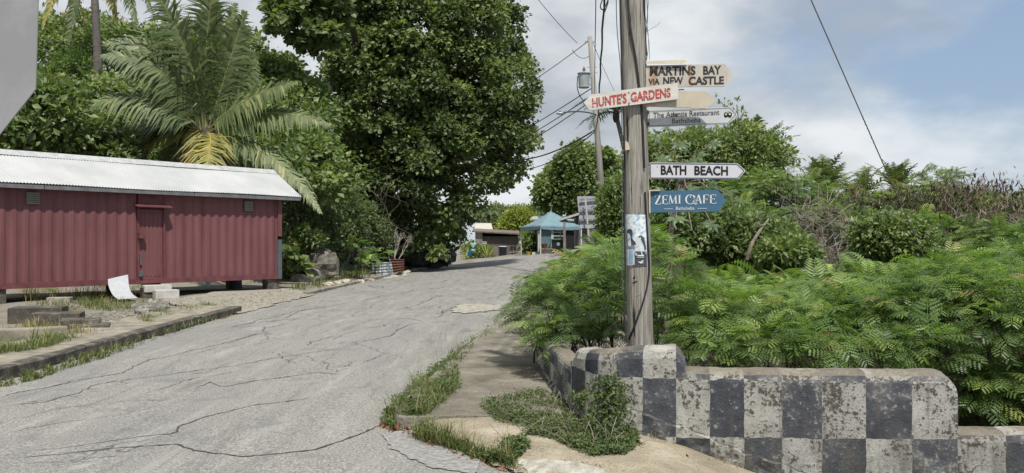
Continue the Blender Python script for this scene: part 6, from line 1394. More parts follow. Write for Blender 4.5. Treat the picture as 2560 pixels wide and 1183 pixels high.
# palms beyond
def ring_fronds(c, n, ln, droop=0.6, zup=0.5, ll=0.7, rb=0.0, seed=0, facing=None, npair=34, lw=0.05, elr=(0.05, 1.1)):
    c = arr(c); out = []
    for k in range(n):
        a = 2 * math.pi * (k + rng.random() * 0.6) / n; el = rng.uniform(*elr); l_ = ln * rng.uniform(0.8, 1.1); h = arr((math.cos(a), math.sin(a), 0))
        P1 = c + h * l_ * 0.45 * math.cos(el) + arr((0, 0, l_ * 0.5 * math.sin(el) + zup * 0.3)); P2 = c + h * l_ * (0.9 - 0.2 * el) + arr((0, 0, l_ * (0.62 * el - 0.42)))
        if elr[0] >= 0.4: P1 = c + h * l_ * 0.42 * math.cos(el) + arr((0, 0, l_ * 0.58 * math.sin(el))); P2 = c + h * l_ * (math.cos(el) + 0.12) + arr((0, 0, l_ * (math.sin(el) * 0.98 - 0.14)))
        out.append((P1, P2, dict(ll=ll, droop=droop, rb=rb, npair=npair, lw=lw)))
    return out
def far_palm(label, px, py, d, n, ln, group=None, rb=0.0, lean=0.3, **k):
    c = at(px, py, d); g0 = float(H(c[0], d)); palm('palm', label, c, ring_fronds(c, n, ln, rb=rb, **k), [(c[0] + lean, d, g0 - 0.2), (c[0] + lean * 0.8, d, (g0 + c[2]) / 2), tuple(c)], (0.16, 0.12), group, ll=0.7, r=0.03)
far_palm('wind-bent palm crown showing behind the slim leaning pole', 1540, 285, 52, 19, 3.4, rb=-0.1, ll=0.8, lean=1.1)
far_palm('palm tips rising behind the small-leaved tree right of the restaurant sign', 1898, 385, 40, 12, 2.0, ll=0.45, elr=(0.6, 1.45), lw=0.04, droop=0.4)
far_palm('most complete palm crown on the skyline between arrow sign tip and guy wire', 2058, 486, 36, 15, 1.9, ll=0.5, elr=(0.45, 1.45), lw=0.04, droop=0.4)
far_palm('low palm crown crossed by the guy wire on the skyline', 2150, 496, 38, 12, 1.9, ll=0.5, rb=0.1, elr=(0.4, 1.4), lw=0.04, droop=0.4)
far_palm('small upright palm on the skyline just beyond the guy wire', 2243, 486, 40, 11, 2.0, ll=0.45, elr=(0.7, 1.5), lw=0.04, droop=0.35)
far_palm('hazy dark palm beyond the brown shed, beside the big tree', 1222, 540, 104, 16, 3.2, rb=-0.1, ll=0.8, lw=0.07)
far_palm('second dark palm half hidden behind the big tree trunk edge', 1196, 545, 108, 14, 3.0, rb=-0.1, ll=0.8, lw=0.07)

# ---- trees beyond the bend
def ftree(name, label, poly, n, d, thick, r, n_each, size, tpl, mat, tr=0.2, **k):
    C = arr([at(x, y, d) for x, y in poly]); bx = C[:, 0].mean(); return broad_tree(name, label, poly, n, cd(d), thick, r, n_each, size, tpl, mat, (bx, d + 0.5, float(H(bx, d)) - 0.2), tr, **k)
ftree('far_tree', 'hazy dark tree in the far background left of the yellow-green tree', [(1195, 520), (1240, 508), (1275, 515), (1290, 560), (1280, 610), (1200, 610)], 80, 118, 4, (0.9, 1.6), 120, 0.30, KITE2, ML_DARK)
ftree('far_tree', 'low hazy tree line piece in the far background above the yellow-green tree', [(1260, 520), (1300, 512), (1360, 515), (1370, 560), (1260, 580)], 70, 112, 4, (0.9, 1.5), 120, 0.30, KITE2, ML_MID)
ftree('croton_tree', 'bright yellow-green leafy tree behind the brown shed', [(1228, 590), (1245, 548), (1275, 518), (1310, 516), (1345, 540), (1360, 580), (1340, 600), (1230, 600)], 120, 90, 3.0, (0.4, 0.75), 110, 0.21, KITE, ML_YELLOW)
ftree('bushy_tree', 'dull green leafy bush between brown shed and tent leg', [(1296, 640), (1298, 585), (1315, 570), (1345, 575), (1352, 640)], 60, 79, 1.6, (0.3, 0.5), 55, 0.2, KITE, ML_MID, 0.08, nl=6)
ftree('breadfruit_tree', 'large glossy-leaved tree behind the tent and the slim pole', [(1325, 500), (1345, 445), (1370, 410), (1400, 375), (1440, 348), (1480, 355), (1530, 375), (1570, 400), (1575, 560), (1480, 560), (1400, 545), (1340, 530)], 230, 66, 5.0, (0.5, 1.0), 150, 0.235, KITEW, ML_MID, 0.3, nl=18, rb=0.05)
# striped agave-like plants by the road
def rosette(name, label, px, py, d, n, ln, mat, group=None, cat='plant', up=0.9):
    x = (px - 1280) / FPX * d; g0 = float(H(x, d)); th = plant(name, label, cat, (x, d, g0), group); parts = []
    for k in range(n):
        a = rng.random() * 6.283; el = rng.uniform(0.35, 1.4); l_ = ln * rng.uniform(0.7, 1.1); h = arr((math.cos(a) * math.cos(el), math.sin(a) * math.cos(el), math.sin(el))); t_ = np.linspace(0, 1, 5)[:, None]
        P = arr((x, d, g0)) + h * l_ * t_ + arr((0, 0, -0.35 * l_ * math.cos(el))) * t_ ** 2; S = nrm(np.cross(h, (0, 0, 1.0))) * 0.055 * (1 - t_ ** 2) ; V = np.stack([P - S, P + S], 1).reshape(-1, 3); i = np.arange(4) * 2
        V = V + 0; mesh_obj('leaf', V, [np.stack([i, i + 1, i + 3, i + 2], -1)], mat, th, False, np.full(len(V), rng.random()))
    return th
rosette('striped_plant', 'spiky yellow-striped plant nearest the person in turquoise', 1217, 648, 74, 26, 1.5, ML_STRIPE)
rosette('striped_plant', 'smaller yellow-striped plant between the person and the dark hedge', 1168, 650, 76, 18, 1.2, ML_STRIPE)
rosette('spiky_plant', 'dark brown spiky bromeliad by the wall of the brown shed', 1283, 645, 74.5, 18, 0.9, ML_POD)
rosette('striped_plant', 'bushy pale striped plant on the ground behind the red pot', 1368, 622, 63, 22, 1.1, ML_STRIPE)
ftree('garden_shrub', 'green and gold hedge shrub standing behind the person in turquoise', [(1150, 650), (1155, 612), (1180, 600), (1205, 615), (1230, 610), (1236, 640), (1230, 650)], 45, 77.5, 1.2, (0.25, 0.45), 50, 0.17, KITE, ML_YELLOW, 0.05, nl=5, rb=-0.25)

# ---- feathery shrubs behind the checkered wall
def fern_template(np_=6, nl=5, detail=True):
    V, F3, F4 = [], [], []
    def add(pts, f): o = len(V); V.extend(pts); (F4 if len(f) == 4 else F3).append([o + i for i in f])
    t_ = np.linspace(0, 1, 7); bend = lambda t: arr((0, t - 0.12 * t ** 3, -0.38 * t ** 2.2)); tang = lambda t: nrm(arr((0, 1 - 0.36 * t ** 2, -0.84 * t ** 1.2)))
    for i in range(6):
        a, b = bend(t_[i]), bend(t_[i + 1]); w = 0.008; add([a + arr((w, 0, 0)), a - arr((w, 0, 0)), b - arr((w, 0, 0)), b + arr((w, 0, 0))], (0, 1, 2, 3))
    for i in range(np_):
        t = 0.16 + 0.84 * i / (np_ - 1); L = 0.47 * math.sin(math.pi * (0.24 + 0.56 * t)); o = bend(t); T = tang(t); Nn = nrm(np.cross((1, 0, 0), T))
        for s in (-1, 1):
            d = nrm(arr((s * 0.86, 0, 0)) + T * 0.55 - Nn * 0.10)
            cr = nrm(np.cross(d, Nn))
            if detail:
                for j in range(nl):
                    u = 0.14 + 0.86 * (j + 0.5) / nl; c = o + d * L * u + arr((0, 0, -0.16 * L * u * u)); wd = 0.060 * math.sin(math.pi * (0.22 + 0.62 * u)) ; th_ = L / nl * 0.47
                    add([c - cr * wd + d * th_ * .7, c - d * th_, c + cr * wd + d * th_ * .7, c + d * th_], (0, 1, 2, 3))
            else:
                m = o + d * L * 0.5 + arr((0, 0, -0.03 * L)); e = o + d * L + arr((0, 0, -0.16 * L)); add([o, m + cr * (0.05 if nl == 0 else 0.03), e, m - cr * (0.05 if nl == 0 else 0.03)], (0, 1, 2, 3))
    return arr(V), [np.array(F4)]
FERN = fern_template(); FERN_LO = fern_template(8, 0, False); FERN_FINE = fern_template(9, -1, False)
def fern_pts(lobes, n):
    """points and outward directions over a set of ellipsoid lobes (centre, radii)"""
    P, Dn = [], []; w = arr([r[0] * r[2] for c, r in lobes]); w = w / w.sum()
    for (c, r), k in zip(lobes, w):
        m = int(n * k); v = rand_unit(m); v[:, 2] = np.abs(v[:, 2]) * np.where(rng.random(m) < 0.8, 1, -0.6); rad = 0.55 + 0.45 * rng.random(m) ** 0.5; rad *= 1 + 0.13 * np.sin(v[:, 0] * 5 + c[0] * 3) * np.cos(v[:, 2] * 6 + c[1])
        P.append(arr(c) + v * arr(r) * rad[:, None]); Dn.append(v)
    return np.concatenate(P), np.concatenate(Dn)
def fern_bush(name, label, lobes, n, size, tpl=FERN, crest=0.0, mat=ML_FERN, group=None, cat='shrub', stems=12, rb=0.0, pods=0):
    P, v = fern_pts(lobes, n); m = len(P); c = np.mean([l[0] for l in lobes], 0); c = arr(c); c[2] = float(H(c[0], c[1])); th = plant(name, label, cat, c, group)
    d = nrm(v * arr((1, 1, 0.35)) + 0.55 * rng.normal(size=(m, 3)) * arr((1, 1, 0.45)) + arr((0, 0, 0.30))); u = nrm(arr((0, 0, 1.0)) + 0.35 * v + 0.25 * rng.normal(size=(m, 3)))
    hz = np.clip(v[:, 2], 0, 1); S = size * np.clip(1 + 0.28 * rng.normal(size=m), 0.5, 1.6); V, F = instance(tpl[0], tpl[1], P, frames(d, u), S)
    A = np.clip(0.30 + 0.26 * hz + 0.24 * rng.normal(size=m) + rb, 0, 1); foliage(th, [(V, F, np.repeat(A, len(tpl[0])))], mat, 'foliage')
    L_ = []
    for (cc, rr) in lobes:
        cc = arr(cc)
        for _ in range(max(3, stems // len(lobes))):
            tip = cc + rand_unit(1)[0] * arr(rr) * 0.85; tip[2] = max(tip[2], cc[2] - rr[2] * 0.2); b = arr((cc[0] + rng.normal(0, rr[0] * 0.25), cc[1] + rng.normal(0, rr[1] * 0.2), float(H(cc[0], cc[1])) - 0.1)); mid = (b + tip) / 2 + rng.normal(0, 0.08, 3); Pp = smooth_path([b, mid, tip], 5); L_.append((Pp, np.linspace(0.016, 0.005, len(Pp))))
    V, q = tubes(L_, 5); mesh_obj('stem_set', V, [q], M_BARK, th, True); return th
def lobe(px, py, d, rx, ry, rz): return (at(px, py, d), (rx, ry, rz))     # rx, rz in photo pixels at d; ry in metres
def lobes(*a):
    a = [(px, py, max(d, 7.75 + ry * 0.6) if px > 1430 else d, rx, ry, rz) for px, py, d, rx, ry, rz in a]
    return [(at(px, py, d), (rx * d / FPX, ry, rz * d / FPX)) for px, py, d, rx, ry, rz in a]
fg = 'feathery shrubs behind the checkered wall'
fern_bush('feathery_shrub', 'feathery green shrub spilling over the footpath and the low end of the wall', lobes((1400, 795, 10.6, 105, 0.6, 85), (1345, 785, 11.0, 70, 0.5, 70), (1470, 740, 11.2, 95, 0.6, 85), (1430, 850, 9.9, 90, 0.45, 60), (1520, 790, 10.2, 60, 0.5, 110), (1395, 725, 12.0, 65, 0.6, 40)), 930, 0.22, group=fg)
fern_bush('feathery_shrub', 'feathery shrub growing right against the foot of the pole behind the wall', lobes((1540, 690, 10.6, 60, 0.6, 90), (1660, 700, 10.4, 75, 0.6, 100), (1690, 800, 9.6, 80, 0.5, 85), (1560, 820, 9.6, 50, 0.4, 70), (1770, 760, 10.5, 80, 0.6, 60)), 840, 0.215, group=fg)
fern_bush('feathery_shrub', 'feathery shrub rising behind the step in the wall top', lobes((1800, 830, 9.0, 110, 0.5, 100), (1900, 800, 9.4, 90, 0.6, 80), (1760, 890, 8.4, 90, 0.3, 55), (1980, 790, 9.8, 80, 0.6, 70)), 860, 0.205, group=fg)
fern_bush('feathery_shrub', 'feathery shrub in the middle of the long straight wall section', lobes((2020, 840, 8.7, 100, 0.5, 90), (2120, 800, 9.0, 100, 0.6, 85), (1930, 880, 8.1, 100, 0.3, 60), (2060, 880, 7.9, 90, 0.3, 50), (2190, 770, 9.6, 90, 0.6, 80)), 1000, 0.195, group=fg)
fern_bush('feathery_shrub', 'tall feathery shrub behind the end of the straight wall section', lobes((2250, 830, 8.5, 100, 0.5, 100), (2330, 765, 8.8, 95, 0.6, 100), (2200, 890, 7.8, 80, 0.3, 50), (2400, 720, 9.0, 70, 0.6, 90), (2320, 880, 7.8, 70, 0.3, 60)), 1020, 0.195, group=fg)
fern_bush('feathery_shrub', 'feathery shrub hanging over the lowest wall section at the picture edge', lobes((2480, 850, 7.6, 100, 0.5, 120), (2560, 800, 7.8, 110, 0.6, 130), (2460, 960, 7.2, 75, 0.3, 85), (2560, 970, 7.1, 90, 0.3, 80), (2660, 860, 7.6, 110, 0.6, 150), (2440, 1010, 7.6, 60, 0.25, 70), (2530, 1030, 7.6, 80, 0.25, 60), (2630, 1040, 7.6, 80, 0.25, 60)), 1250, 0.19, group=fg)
fern_bush('feathery_shrub', 'feathery shrub farther back, its top near the picture edge above the others', lobes((2480, 700, 10.2, 100, 0.7, 75), (2580, 690, 10.4, 100, 0.7, 75), (2390, 730, 10.8, 80, 0.7, 60)), 620, 0.22, group=fg)
fern_bush('feathery_shrub', 'pale feathery bushes at the road edge beyond the pole, below the hoarding', lobes((1465, 690, 15, 70, 1.0, 34), (1535, 655, 16, 60, 1.0, 34), (1410, 712, 14, 55, 0.8, 30)), 300, 0.34, FERN_LO, group=fg, rb=0.1)
fern_bush('feathery_shrub', 'row of feathery growth on the bare bank right of the pole', lobes((1850, 735, 13, 110, 0.8, 40), (1960, 735, 13, 100, 0.8, 40), (2080, 725, 13, 100, 0.8, 42), (2200, 715, 12.5, 100, 0.8, 42), (2310, 720, 12, 90, 0.8, 40)), 560, 0.30, FERN_LO, group=fg, rb=0.06)
fern_bush('feathery_shrub', 'feathery shrub just past the picture edge behind the lowest wall section', lobes((2790, 880, 7.7, 110, 0.5, 130), (2920, 870, 7.8, 120, 0.5, 140), (3060, 860, 8.0, 120, 0.5, 150), (2800, 1020, 7.6, 90, 0.25, 70), (2950, 1020, 7.6, 100, 0.25, 70), (2880, 740, 9.5, 130, 0.7, 100)), 900, 0.30, FERN_LO, group=fg)
fern_bush('scrub_tree', 'dry scrub continuing past the picture edge behind the shrubs', lobes((2800, 570, 16, 110, 1.2, 80), (2930, 580, 16, 120, 1.2, 90), (3070, 600, 15, 120, 1.0, 90)), 600, 0.36, FERN_FINE, ML_SCRUB, cat='tree')
# ---- scrub and trees on the slope beyond
shrub('broadleaf_bush', 'dark leafy bush under the arrow signs, just right of the pole', [(1610, 500), (1700, 500), (1850, 520), (1990, 560), (2010, 640), (1960, 690), (1780, 680), (1620, 640)], 200, cd(16), 2.0, (0.22, 0.45), 90, 0.095, KITE2, ML_MID, 14, rb=-0.05)
shrub('broadleaf_bush', 'bright green leafy bush in the middle distance below the tangled twigs', [(1900, 600), (1960, 590), (2030, 600), (2060, 660), (2010, 690), (1900, 690)], 60, cd(14.6), 1.2, (0.16, 0.3), 80, 0.085, KITE, ML_BRIGHT, 8)
ftree('small_leaved_tree', 'tree with pale small leaves rising behind the arrow signs', [(1560, 500), (1560, 340), (1600, 320), (1660, 335), (1720, 320), (1790, 325), (1850, 300), (1920, 310), (1950, 340), (2000, 385), (1985, 430), (1930, 450), (1890, 520), (1700, 540)], 260, 25, 3.0, (0.28, 0.6), 150, 0.115, KITE2, ML_MID, 0.14, nl=22, rb=0.14)
fern_bush('scrub_tree', 'fine-leaved scrub tree with brown pods right of the arrow tips', lobes((1900, 490, 20, 90, 1.2, 60), (1980, 500, 20, 80, 1.2, 50), (1850, 570, 19, 100, 1.2, 60), (1760, 595, 18, 90, 1.0, 50), (2010, 560, 19, 70, 1.0, 50)), 1900, 0.27, FERN_FINE, ML_SCRUB, cat='tree')
fern_bush('scrub_tree', 'fine-leaved scrub below the skyline palms', lobes((2090, 525, 22, 80, 1.2, 45), (2170, 535, 22, 80, 1.2, 45), (2120, 590, 19, 90, 1.0, 55), (2250, 525, 22, 80, 1.2, 50), (2200, 605, 18, 80, 1.0, 50)), 1800, 0.28, FERN_FINE, ML_SCRUB, cat='tree')
fern_bush('scrub_tree', 'dry scrub laden with brown pods on the skyline right of the guy wire', lobes((2330, 520, 21, 90, 1.2, 55), (2420, 535, 21, 90, 1.2, 50), (2300, 595, 18, 90, 1.0, 60), (2400, 615, 17, 90, 1.0, 55), (2345, 455, 22, 40, 1.0, 25)), 1800, 0.27, FERN_FINE, ML_SCRUB, cat='tree')
fern_bush('scrub_tree', 'dry scrub with dark pods at the picture edge on the skyline', lobes((2500, 540, 19, 90, 1.2, 50), (2590, 545, 19, 100, 1.2, 50), (2490, 620, 16, 90, 1.0, 60), (2590, 625, 16, 100, 1.0, 60), (2690, 570, 18, 90, 1.2, 80)), 1900, 0.25, FERN_FINE, ML_SCRUB, cat='tree')
shrub('vine_mound', 'rounded bright green vine mound crossed by the guy wire', [(2130, 640), (2140, 570), (2180, 535), (2230, 530), (2290, 545), (2330, 590), (2340, 650), (2240, 680), (2150, 670)], 110, cd(15.5), 1.6, (0.18, 0.34), 95, 0.085, KITE2, ML_BRIGHT, 6, rb=-0.05)
shrub('small_leaved_bush', 'small-leaved green bush filling the gap between the slim pole and the sign pole', [(1500, 500), (1530, 440), (1575, 430), (1580, 640), (1520, 650), (1488, 600)], 70, cd(20), 1.4, (0.2, 0.4), 130, 0.10, KITE2, ML_MID, 8)
# brown pods hanging in clusters
def pods(name, label, pts, n_each, spread, size):
    C = arr([at(*p) for p in pts]); idx = np.repeat(np.arange(len(C)), n_each); n = len(idx); P = C[idx] + rng.normal(0, spread, (n, 3)) * arr((1, 1, 0.7)); d = nrm(arr((0, 0, -1.0)) + 0.5 * rng.normal(size=(n, 3))); V, F = instance(LONG[0], LONG[1], P, frames(d, rand_unit(n)), size * np.clip(1 + 0.3 * rng.normal(size=n), 0.5, 1.6)); return props(mesh_obj(name, V, F, ML_POD, None, False, np.repeat(np.clip(rng.random(len(C))[idx] * 0.6 + 0.4 * rng.random(n), 0, 1), 4)), label, 'seed pods', None, 'stuff')
pl = [(1932, 465, 18.6), (1990, 435, 19), (1990, 480, 18.8), (2050, 470, 19), (2070, 500, 19), (1960, 455, 19), (2150, 475, 20)] + [(rng.uniform(2130, 2300), rng.uniform(470, 560), rng.uniform(18.5, 20.5)) for _ in range(26)] + [(rng.uniform(2300, 2480), rng.uniform(450, 570), rng.uniform(18, 20)) for _ in range(60)] + [(rng.uniform(2400, 2600), rng.uniform(455, 600), rng.uniform(16.0, 18)) for _ in range(60)]
pods('seed_pods', 'masses of dangling brown seed pods across the dry scrub', pl, 24, 0.19, 0.115)
# grey-brown bare tangle
def tangle(name, label, poly, d, thick, n, mat, r=0.006, ln=0.7, cat='dead shrub', kind=None):
    P = sample_poly(poly, n); L_ = []
    for p in P:
        a = at(p[0], p[1], d + rng.uniform(-thick, thick)); v = rand_unit(1)[0] * arr((1, 0.7, 1)); b = a + v * ln * rng.uniform(0.5, 1.2); m = (a + b) / 2 + rng.normal(0, 0.12, 3); Q = smooth_path([a, m, b], 3); L_.append((Q, np.linspace(r, r * 0.4, len(Q))))
    V, q = tubes(L_, 3); return props(mesh_obj(name, V, [q], mat, None), label, cat, None, kind)
tangle('bare_thicket', 'grey-brown tangle of leafless twigs left of the bright vine mound', [(1985, 520), (2060, 500), (2120, 540), (2140, 620), (2080, 660), (2010, 640)], 17.6, 0.8, 280, M_TWIG, kind='stuff')
tangle('bare_thicket', 'leafless twigs poking through the dry scrub below the skyline pods', [(2380, 520), (2560, 520), (2560, 640), (2420, 640)], 16.8, 0.8, 160, M_TWIG, kind='stuff')
# pale leaning stem
mb = MB(); P = smooth_path([at(1868, 650, 15), at(1880, 610, 15), at(1905, 570, 15.2), at(1925, 545, 15.4)], 5); mb.tube(P, np.linspace(0.04, 0.018, len(P)), 7); mb.tube(smooth_path([at(1905, 570, 15.2), at(1890, 545, 15.3), at(1905, 530, 15.3)], 4), 0.014, 5); o = mb.build('bare_stem', M_BARKP); props(o, 'pale bare forked stem leaning among the dark bushes', 'stem')
# sprig above the restaurant sign
C = arr([at(*p, 24.0) for p in ((1792, 245), (1800, 262), (1815, 258), (1828, 268), (1845, 255), (1852, 275), (1838, 282), (1806, 270), (1860, 285))])
th = plant('young_tree_shoot', 'thin shoot with a few pale leaves sticking up above the restaurant sign', 'sapling', at(1848, 345, 24.0)); foliage(th, [leaves_on(C, 0.07, 7, 0.11, KITE, shell=0.3, rb=0.3)], ML_MID, 'foliage')
L_ = [(smooth_path([at(1848, 345, 24), at(1846, 300, 24), at(1842, 262, 24)], 4), 0.012), (smooth_path([at(1846, 299, 24), at(1820, 275, 24), at(1795, 248, 24)], 4), 0.009), (smooth_path([at(1846, 300, 24), at(1855, 290, 24), at(1860, 280, 24)], 4), 0.008)]
V, q = tubes(L_, 5); mesh_obj('stem_set', V, [q], M_BARK, th)

# ---- papaya-like plant with large lobed leaves behind the signs
pap = plant('papaya_plant', 'papaya plant with big deeply lobed leaves behind the pole and signs', 'plant', (1.22 + 1.2, 15.0, float(H(2.4, 15.0))))
def papaya_leaf():
    V = [(0, 0.02, 0)]; F = []
    for k in range(7):
        a = math.radians(-132 + 44 * k); L = 0.5 * (1 - 0.0009 * abs(k - 3) ** 4 * 3); d = arr((math.sin(a), math.cos(a), 0)); s = arr((d[1], -d[0], 0)); o = len(V)
        V += [tuple(d * 0.12 - s * 0.05), tuple(d * L * 0.55 - s * 0.085 + arr((0, 0, -0.02))), tuple(d * L * 0.72 - s * 0.03 + arr((0, 0, -0.04))), tuple(d * L + arr((0, 0, -0.12))), tuple(d * L * 0.72 + s * 0.03 + arr((0, 0, -0.04))), tuple(d * L * 0.55 + s * 0.085 + arr((0, 0, -0.02))), tuple(d * 0.12 + s * 0.05), tuple(d * L * 0.5 + arr((0, 0, 0.02)))]
        F += [(0, o, o + 7), (o, o + 1, o + 7), (o + 1, o + 2, o + 7), (o + 2, o + 3, o + 7), (o + 3, o + 4, o + 7), (o + 4, o + 5, o + 7), (o + 5, o + 6, o + 7), (o + 6, 0, o + 7)]
    return arr(V), [np.array(F)]
PL = papaya_leaf(); ML_PAP = leaf_mat('papaya_leaf', [(0.0, (0.06, 0.10, 0.045)), (1.0, (0.12, 0.175, 0.08))], 0.45, 0.4, 0.3); Lp = []
for px, py, d, s in ((1700, 360, 14.6, 0.9), (1650, 400, 14.4, 1.0), (1740, 395, 14.5, 1.0), (1690, 425, 14.2, 1.0), (1640, 345, 15, 0.8), (1780, 360, 15, 0.8), (1720, 480, 14.0, 1.0), (1770, 470, 14.2, 1.0), (1820, 480, 14.4, 0.9), (1690, 545, 13.8, 0.9), (1730, 575, 13.6, 0.9), (1780, 560, 13.8, 1.0), (1660, 480, 14.2, 0.9), (1760, 440, 14.6, 0.9), (1840, 500, 14.6, 0.7), (1800, 420, 14.8, 0.8), (1610, 420, 14.6, 0.8), (1670, 320, 15.2, 0.7)):
    p = at(px, py, d); dr = nrm(arr((rng.normal(0, 0.9), -0.5, rng.uniform(-0.9, 0.1)))); V, F = instance(PL[0], PL[1], p[None], frames(dr[None], nrm(arr((0.5 * rng.normal(), -0.5, 0.8)))[None]), arr([s * rng.uniform(0.42, 0.6)]))
    mesh_obj('leaf', V, F, ML_PAP, pap, False, np.full(len(V), rng.random())); Lp.append(p)
top = at(1700, 460, 15.0); L_ = [(smooth_path([(2.6, 15.0, float(H(2.6, 15)) - 0.1), top * 0.5 + arr((1.3, 7.5, 0.8)) * 1.0, top], 5), np.linspace(0.07, 0.045, 11))] + [(arr([top, (top + p) / 2 + arr((0, 0, 0.15)), p]), 0.008) for p in Lp]
V, q = tubes(L_, 5); mesh_obj('stem_set', V, [q], M_BARKP, pap, True)

# ---- bare grey bush before the rock bank
def bare_bush(name, label, base, h, spread, mat, depth=4):
    L_ = []
    def grow(p, d, l, r, k):
        e = p + d * l; L_.append((arr([p, (p + e) / 2 + rng.normal(0, l * 0.06, 3), e]), arr([r, r * 0.85, r * 0.7])))
        if k == 0: return
        for _ in range(2 if rng.random() < 0.5 else 3):
            grow(e, nrm(d + rng.normal(0, spread, 3) + arr((0, 0, 0.12))), l * rng.uniform(0.6, 0.85), r * 0.65, k - 1)
    base = arr(base)
    for a in (-0.45, 0.05, 0.5): grow(base, nrm(arr((a, 0.1 * a, 1.3))), h * 0.31, 0.045, depth)
    V, q = tubes(L_, 5); return props(mesh_obj(name, V, [q], mat, None, True), label, 'dead shrub')
bb = ground_hit(arr([992]), arr([672]))[0]
bb = at(985, 665, 46.5); bb[2] = float(H(bb[0], bb[1]))
bare_bush('dead_bush', 'leafless pale grey bush in front of the shaded rock bank', bb, 2.5, 0.42, simple('pale_dead_twig', (0.40, 0.36, 0.32), 0.9, (0.26, 0.23, 0.20), 9, 0.2))
fern_bush('feathery_sapling', 'small sunlit feathery sapling on the verge before the rock bank', lobes((893, 625, 38.5, 26, 0.4, 26), (880, 650, 38, 38, 0.4, 16), (920, 655, 38, 28, 0.4, 14)), 80, 0.36, FERN_LO, ML_FERN, stems=5, rb=0.05)
fern_bush('feathery_sapling', 'small feathery sapling below the bare grey bush', lobes((950, 635, 42.5, 24, 0.4, 10), (925, 645, 42.5, 18, 0.4, 9)), 35, 0.34, FERN_LO, ML_FERN, stems=5, rb=0.05)

# ---- grass, weeds, litter
def blades(P, h, w, lean, seed=0):
    n = len(P); a = rng.random(n) * 6.283; d = np.stack([np.cos(a), np.sin(a), np.zeros(n)], -1); s = np.stack([-np.sin(a), np.cos(a), np.zeros(n)], -1); h = h * np.clip(1 + 0.4 * rng.normal(size=n), 0.3, 2.0)
    ln = lean * (0.4 + rng.random(n)); w = w * (0.6 + 0.8 * rng.random(n))
    m = P + d * (h * ln * 0.3)[:, None] + arr((0, 0, 1)) * (h * 0.55)[:, None]; e = P + d * (h * ln)[:, None] + arr((0, 0, 1)) * (h * (1 - 0.25 * ln))[:, None]
    V = np.stack([P - s * w[:, None] / 2, P + s * w[:, None] / 2, m + s * w[:, None] * 0.4, m - s * w[:, None] * 0.4, e], 1).reshape(-1, 3); o = np.arange(n)[:, None] * 5
    return V, [o + np.array([0, 1, 2, 3]), o + np.array([3, 2, 4])], np.repeat(np.clip(0.45 + 0.28 * rng.normal(size=n), 0, 1), 5)
def on_ground(poly, n, lift=0.0, road_=False, clump=0.0):
    p = sample_poly(poly, n)
    if clump:
        k = max(3, int(n / 40)); c = sample_poly(poly, k); p = c[rng.integers(0, k, n)] + rng.normal(0, clump, (n, 2)); p = p[in_poly(p, poly)]
    return ground_hit(p[:, 0], p[:, 1], lift, road_)
def grass(name, label, poly, n, h, w, lean, mat=None, clump=0.0, lift=0.0):
    P = on_ground(poly, n, lift, False, clump); m = wob(P[:, 0], P[:, 1], 2.6, len(label)) + 0.6 * wob(P[:, 0], P[:, 1], 7.0, n * 0.01) + 0.25 * rng.normal(size=len(P)); P = P[m > -0.35]; m = m[m > -0.35]; V, F, A = blades(P, h * np.clip(0.55 + 0.75 * (m + 0.35), 0.4, 1.8), w, lean); return props(mesh_obj(name, V, F, mat or ML_GRASS, None, False, A), label, 'grass', None, 'stuff')
grass('kerb_grass', 'strip of short grass growing in the gutter along the near kerb', [(-60, 990), (0, 962), (200, 897), (400, 832), (520, 795), (600, 782), (520, 806), (400, 846), (200, 918), (60, 965), (-60, 1010)], 5200, 0.085, 0.010, 0.8, clump=16, lift=0.1)
grass('wall_grass', 'tall grass growing in front of the stub of low wall', [(-60, 910), (0, 902), (80, 893), (160, 876), (205, 860), (150, 856), (80, 864), (-60, 880)], 3600, 0.15, 0.011, 0.8)
grass('lot_grass', 'sparse grass on the gravel lot before the container', [(330, 805), (400, 780), (480, 765), (560, 760), (570, 770), (470, 790), (370, 820)], 5200, 0.08, 0.011, 0.8, clump=12)
grass('lot_grass', 'grass around the loose block and the bent sheet', [(60, 765), (180, 748), (270, 740), (350, 752), (420, 762), (400, 775), (300, 780), (200, 775), (80, 780)], 5200, 0.11, 0.011, 0.7, clump=14)
grass('dry_weeds', 'dry yellow weed stems under the container edge', [(40, 745), (180, 735), (270, 728), (380, 735), (380, 748), (180, 752), (40, 755)], 1500, 0.28, 0.009, 0.5, ML_DRY, clump=14)
grass('dry_weeds', 'dry weeds overgrowing the old concrete steps', [(0, 830), (60, 815), (170, 835), (280, 838), (220, 850), (60, 840)], 1400, 0.16, 0.009, 0.7, ML_DRY, clump=10)
grass('verge_grass', 'rough verge grass along the far kerb below the boulders', [(700, 735), (790, 722), (900, 695), (960, 680), (940, 650), (880, 668), (800, 700), (740, 715)], 5200, 0.17, 0.016, 0.7, clump=14)
grass('verge_grass', 'low verge grass by the stones under the big tree', [(960, 690), (1040, 675), (1110, 660), (1080, 650), (1010, 662)], 1800, 0.16, 0.018, 0.7)
rp = [(1255, 800), (1180, 855), (1090, 925), (1005, 1000), (948, 1058), (985, 1075), (1060, 1055), (1150, 975), (1145, 930), (1195, 872), (1265, 818)]
grass('road_edge_grass', 'mixed grass and weeds along the footpath kerb', rp, 5200, 0.12, 0.007, 1.1, clump=18, lift=0.02)
grass('road_edge_grass', 'grass tufts where the footpath breaks up at the corner', [(1030, 1075), (1090, 1090), (1200, 1135), (1290, 1160), (1300, 1183), (1210, 1165), (1110, 1120), (1035, 1100)], 2500, 0.12, 0.007, 0.9, clump=18, lift=0.02)
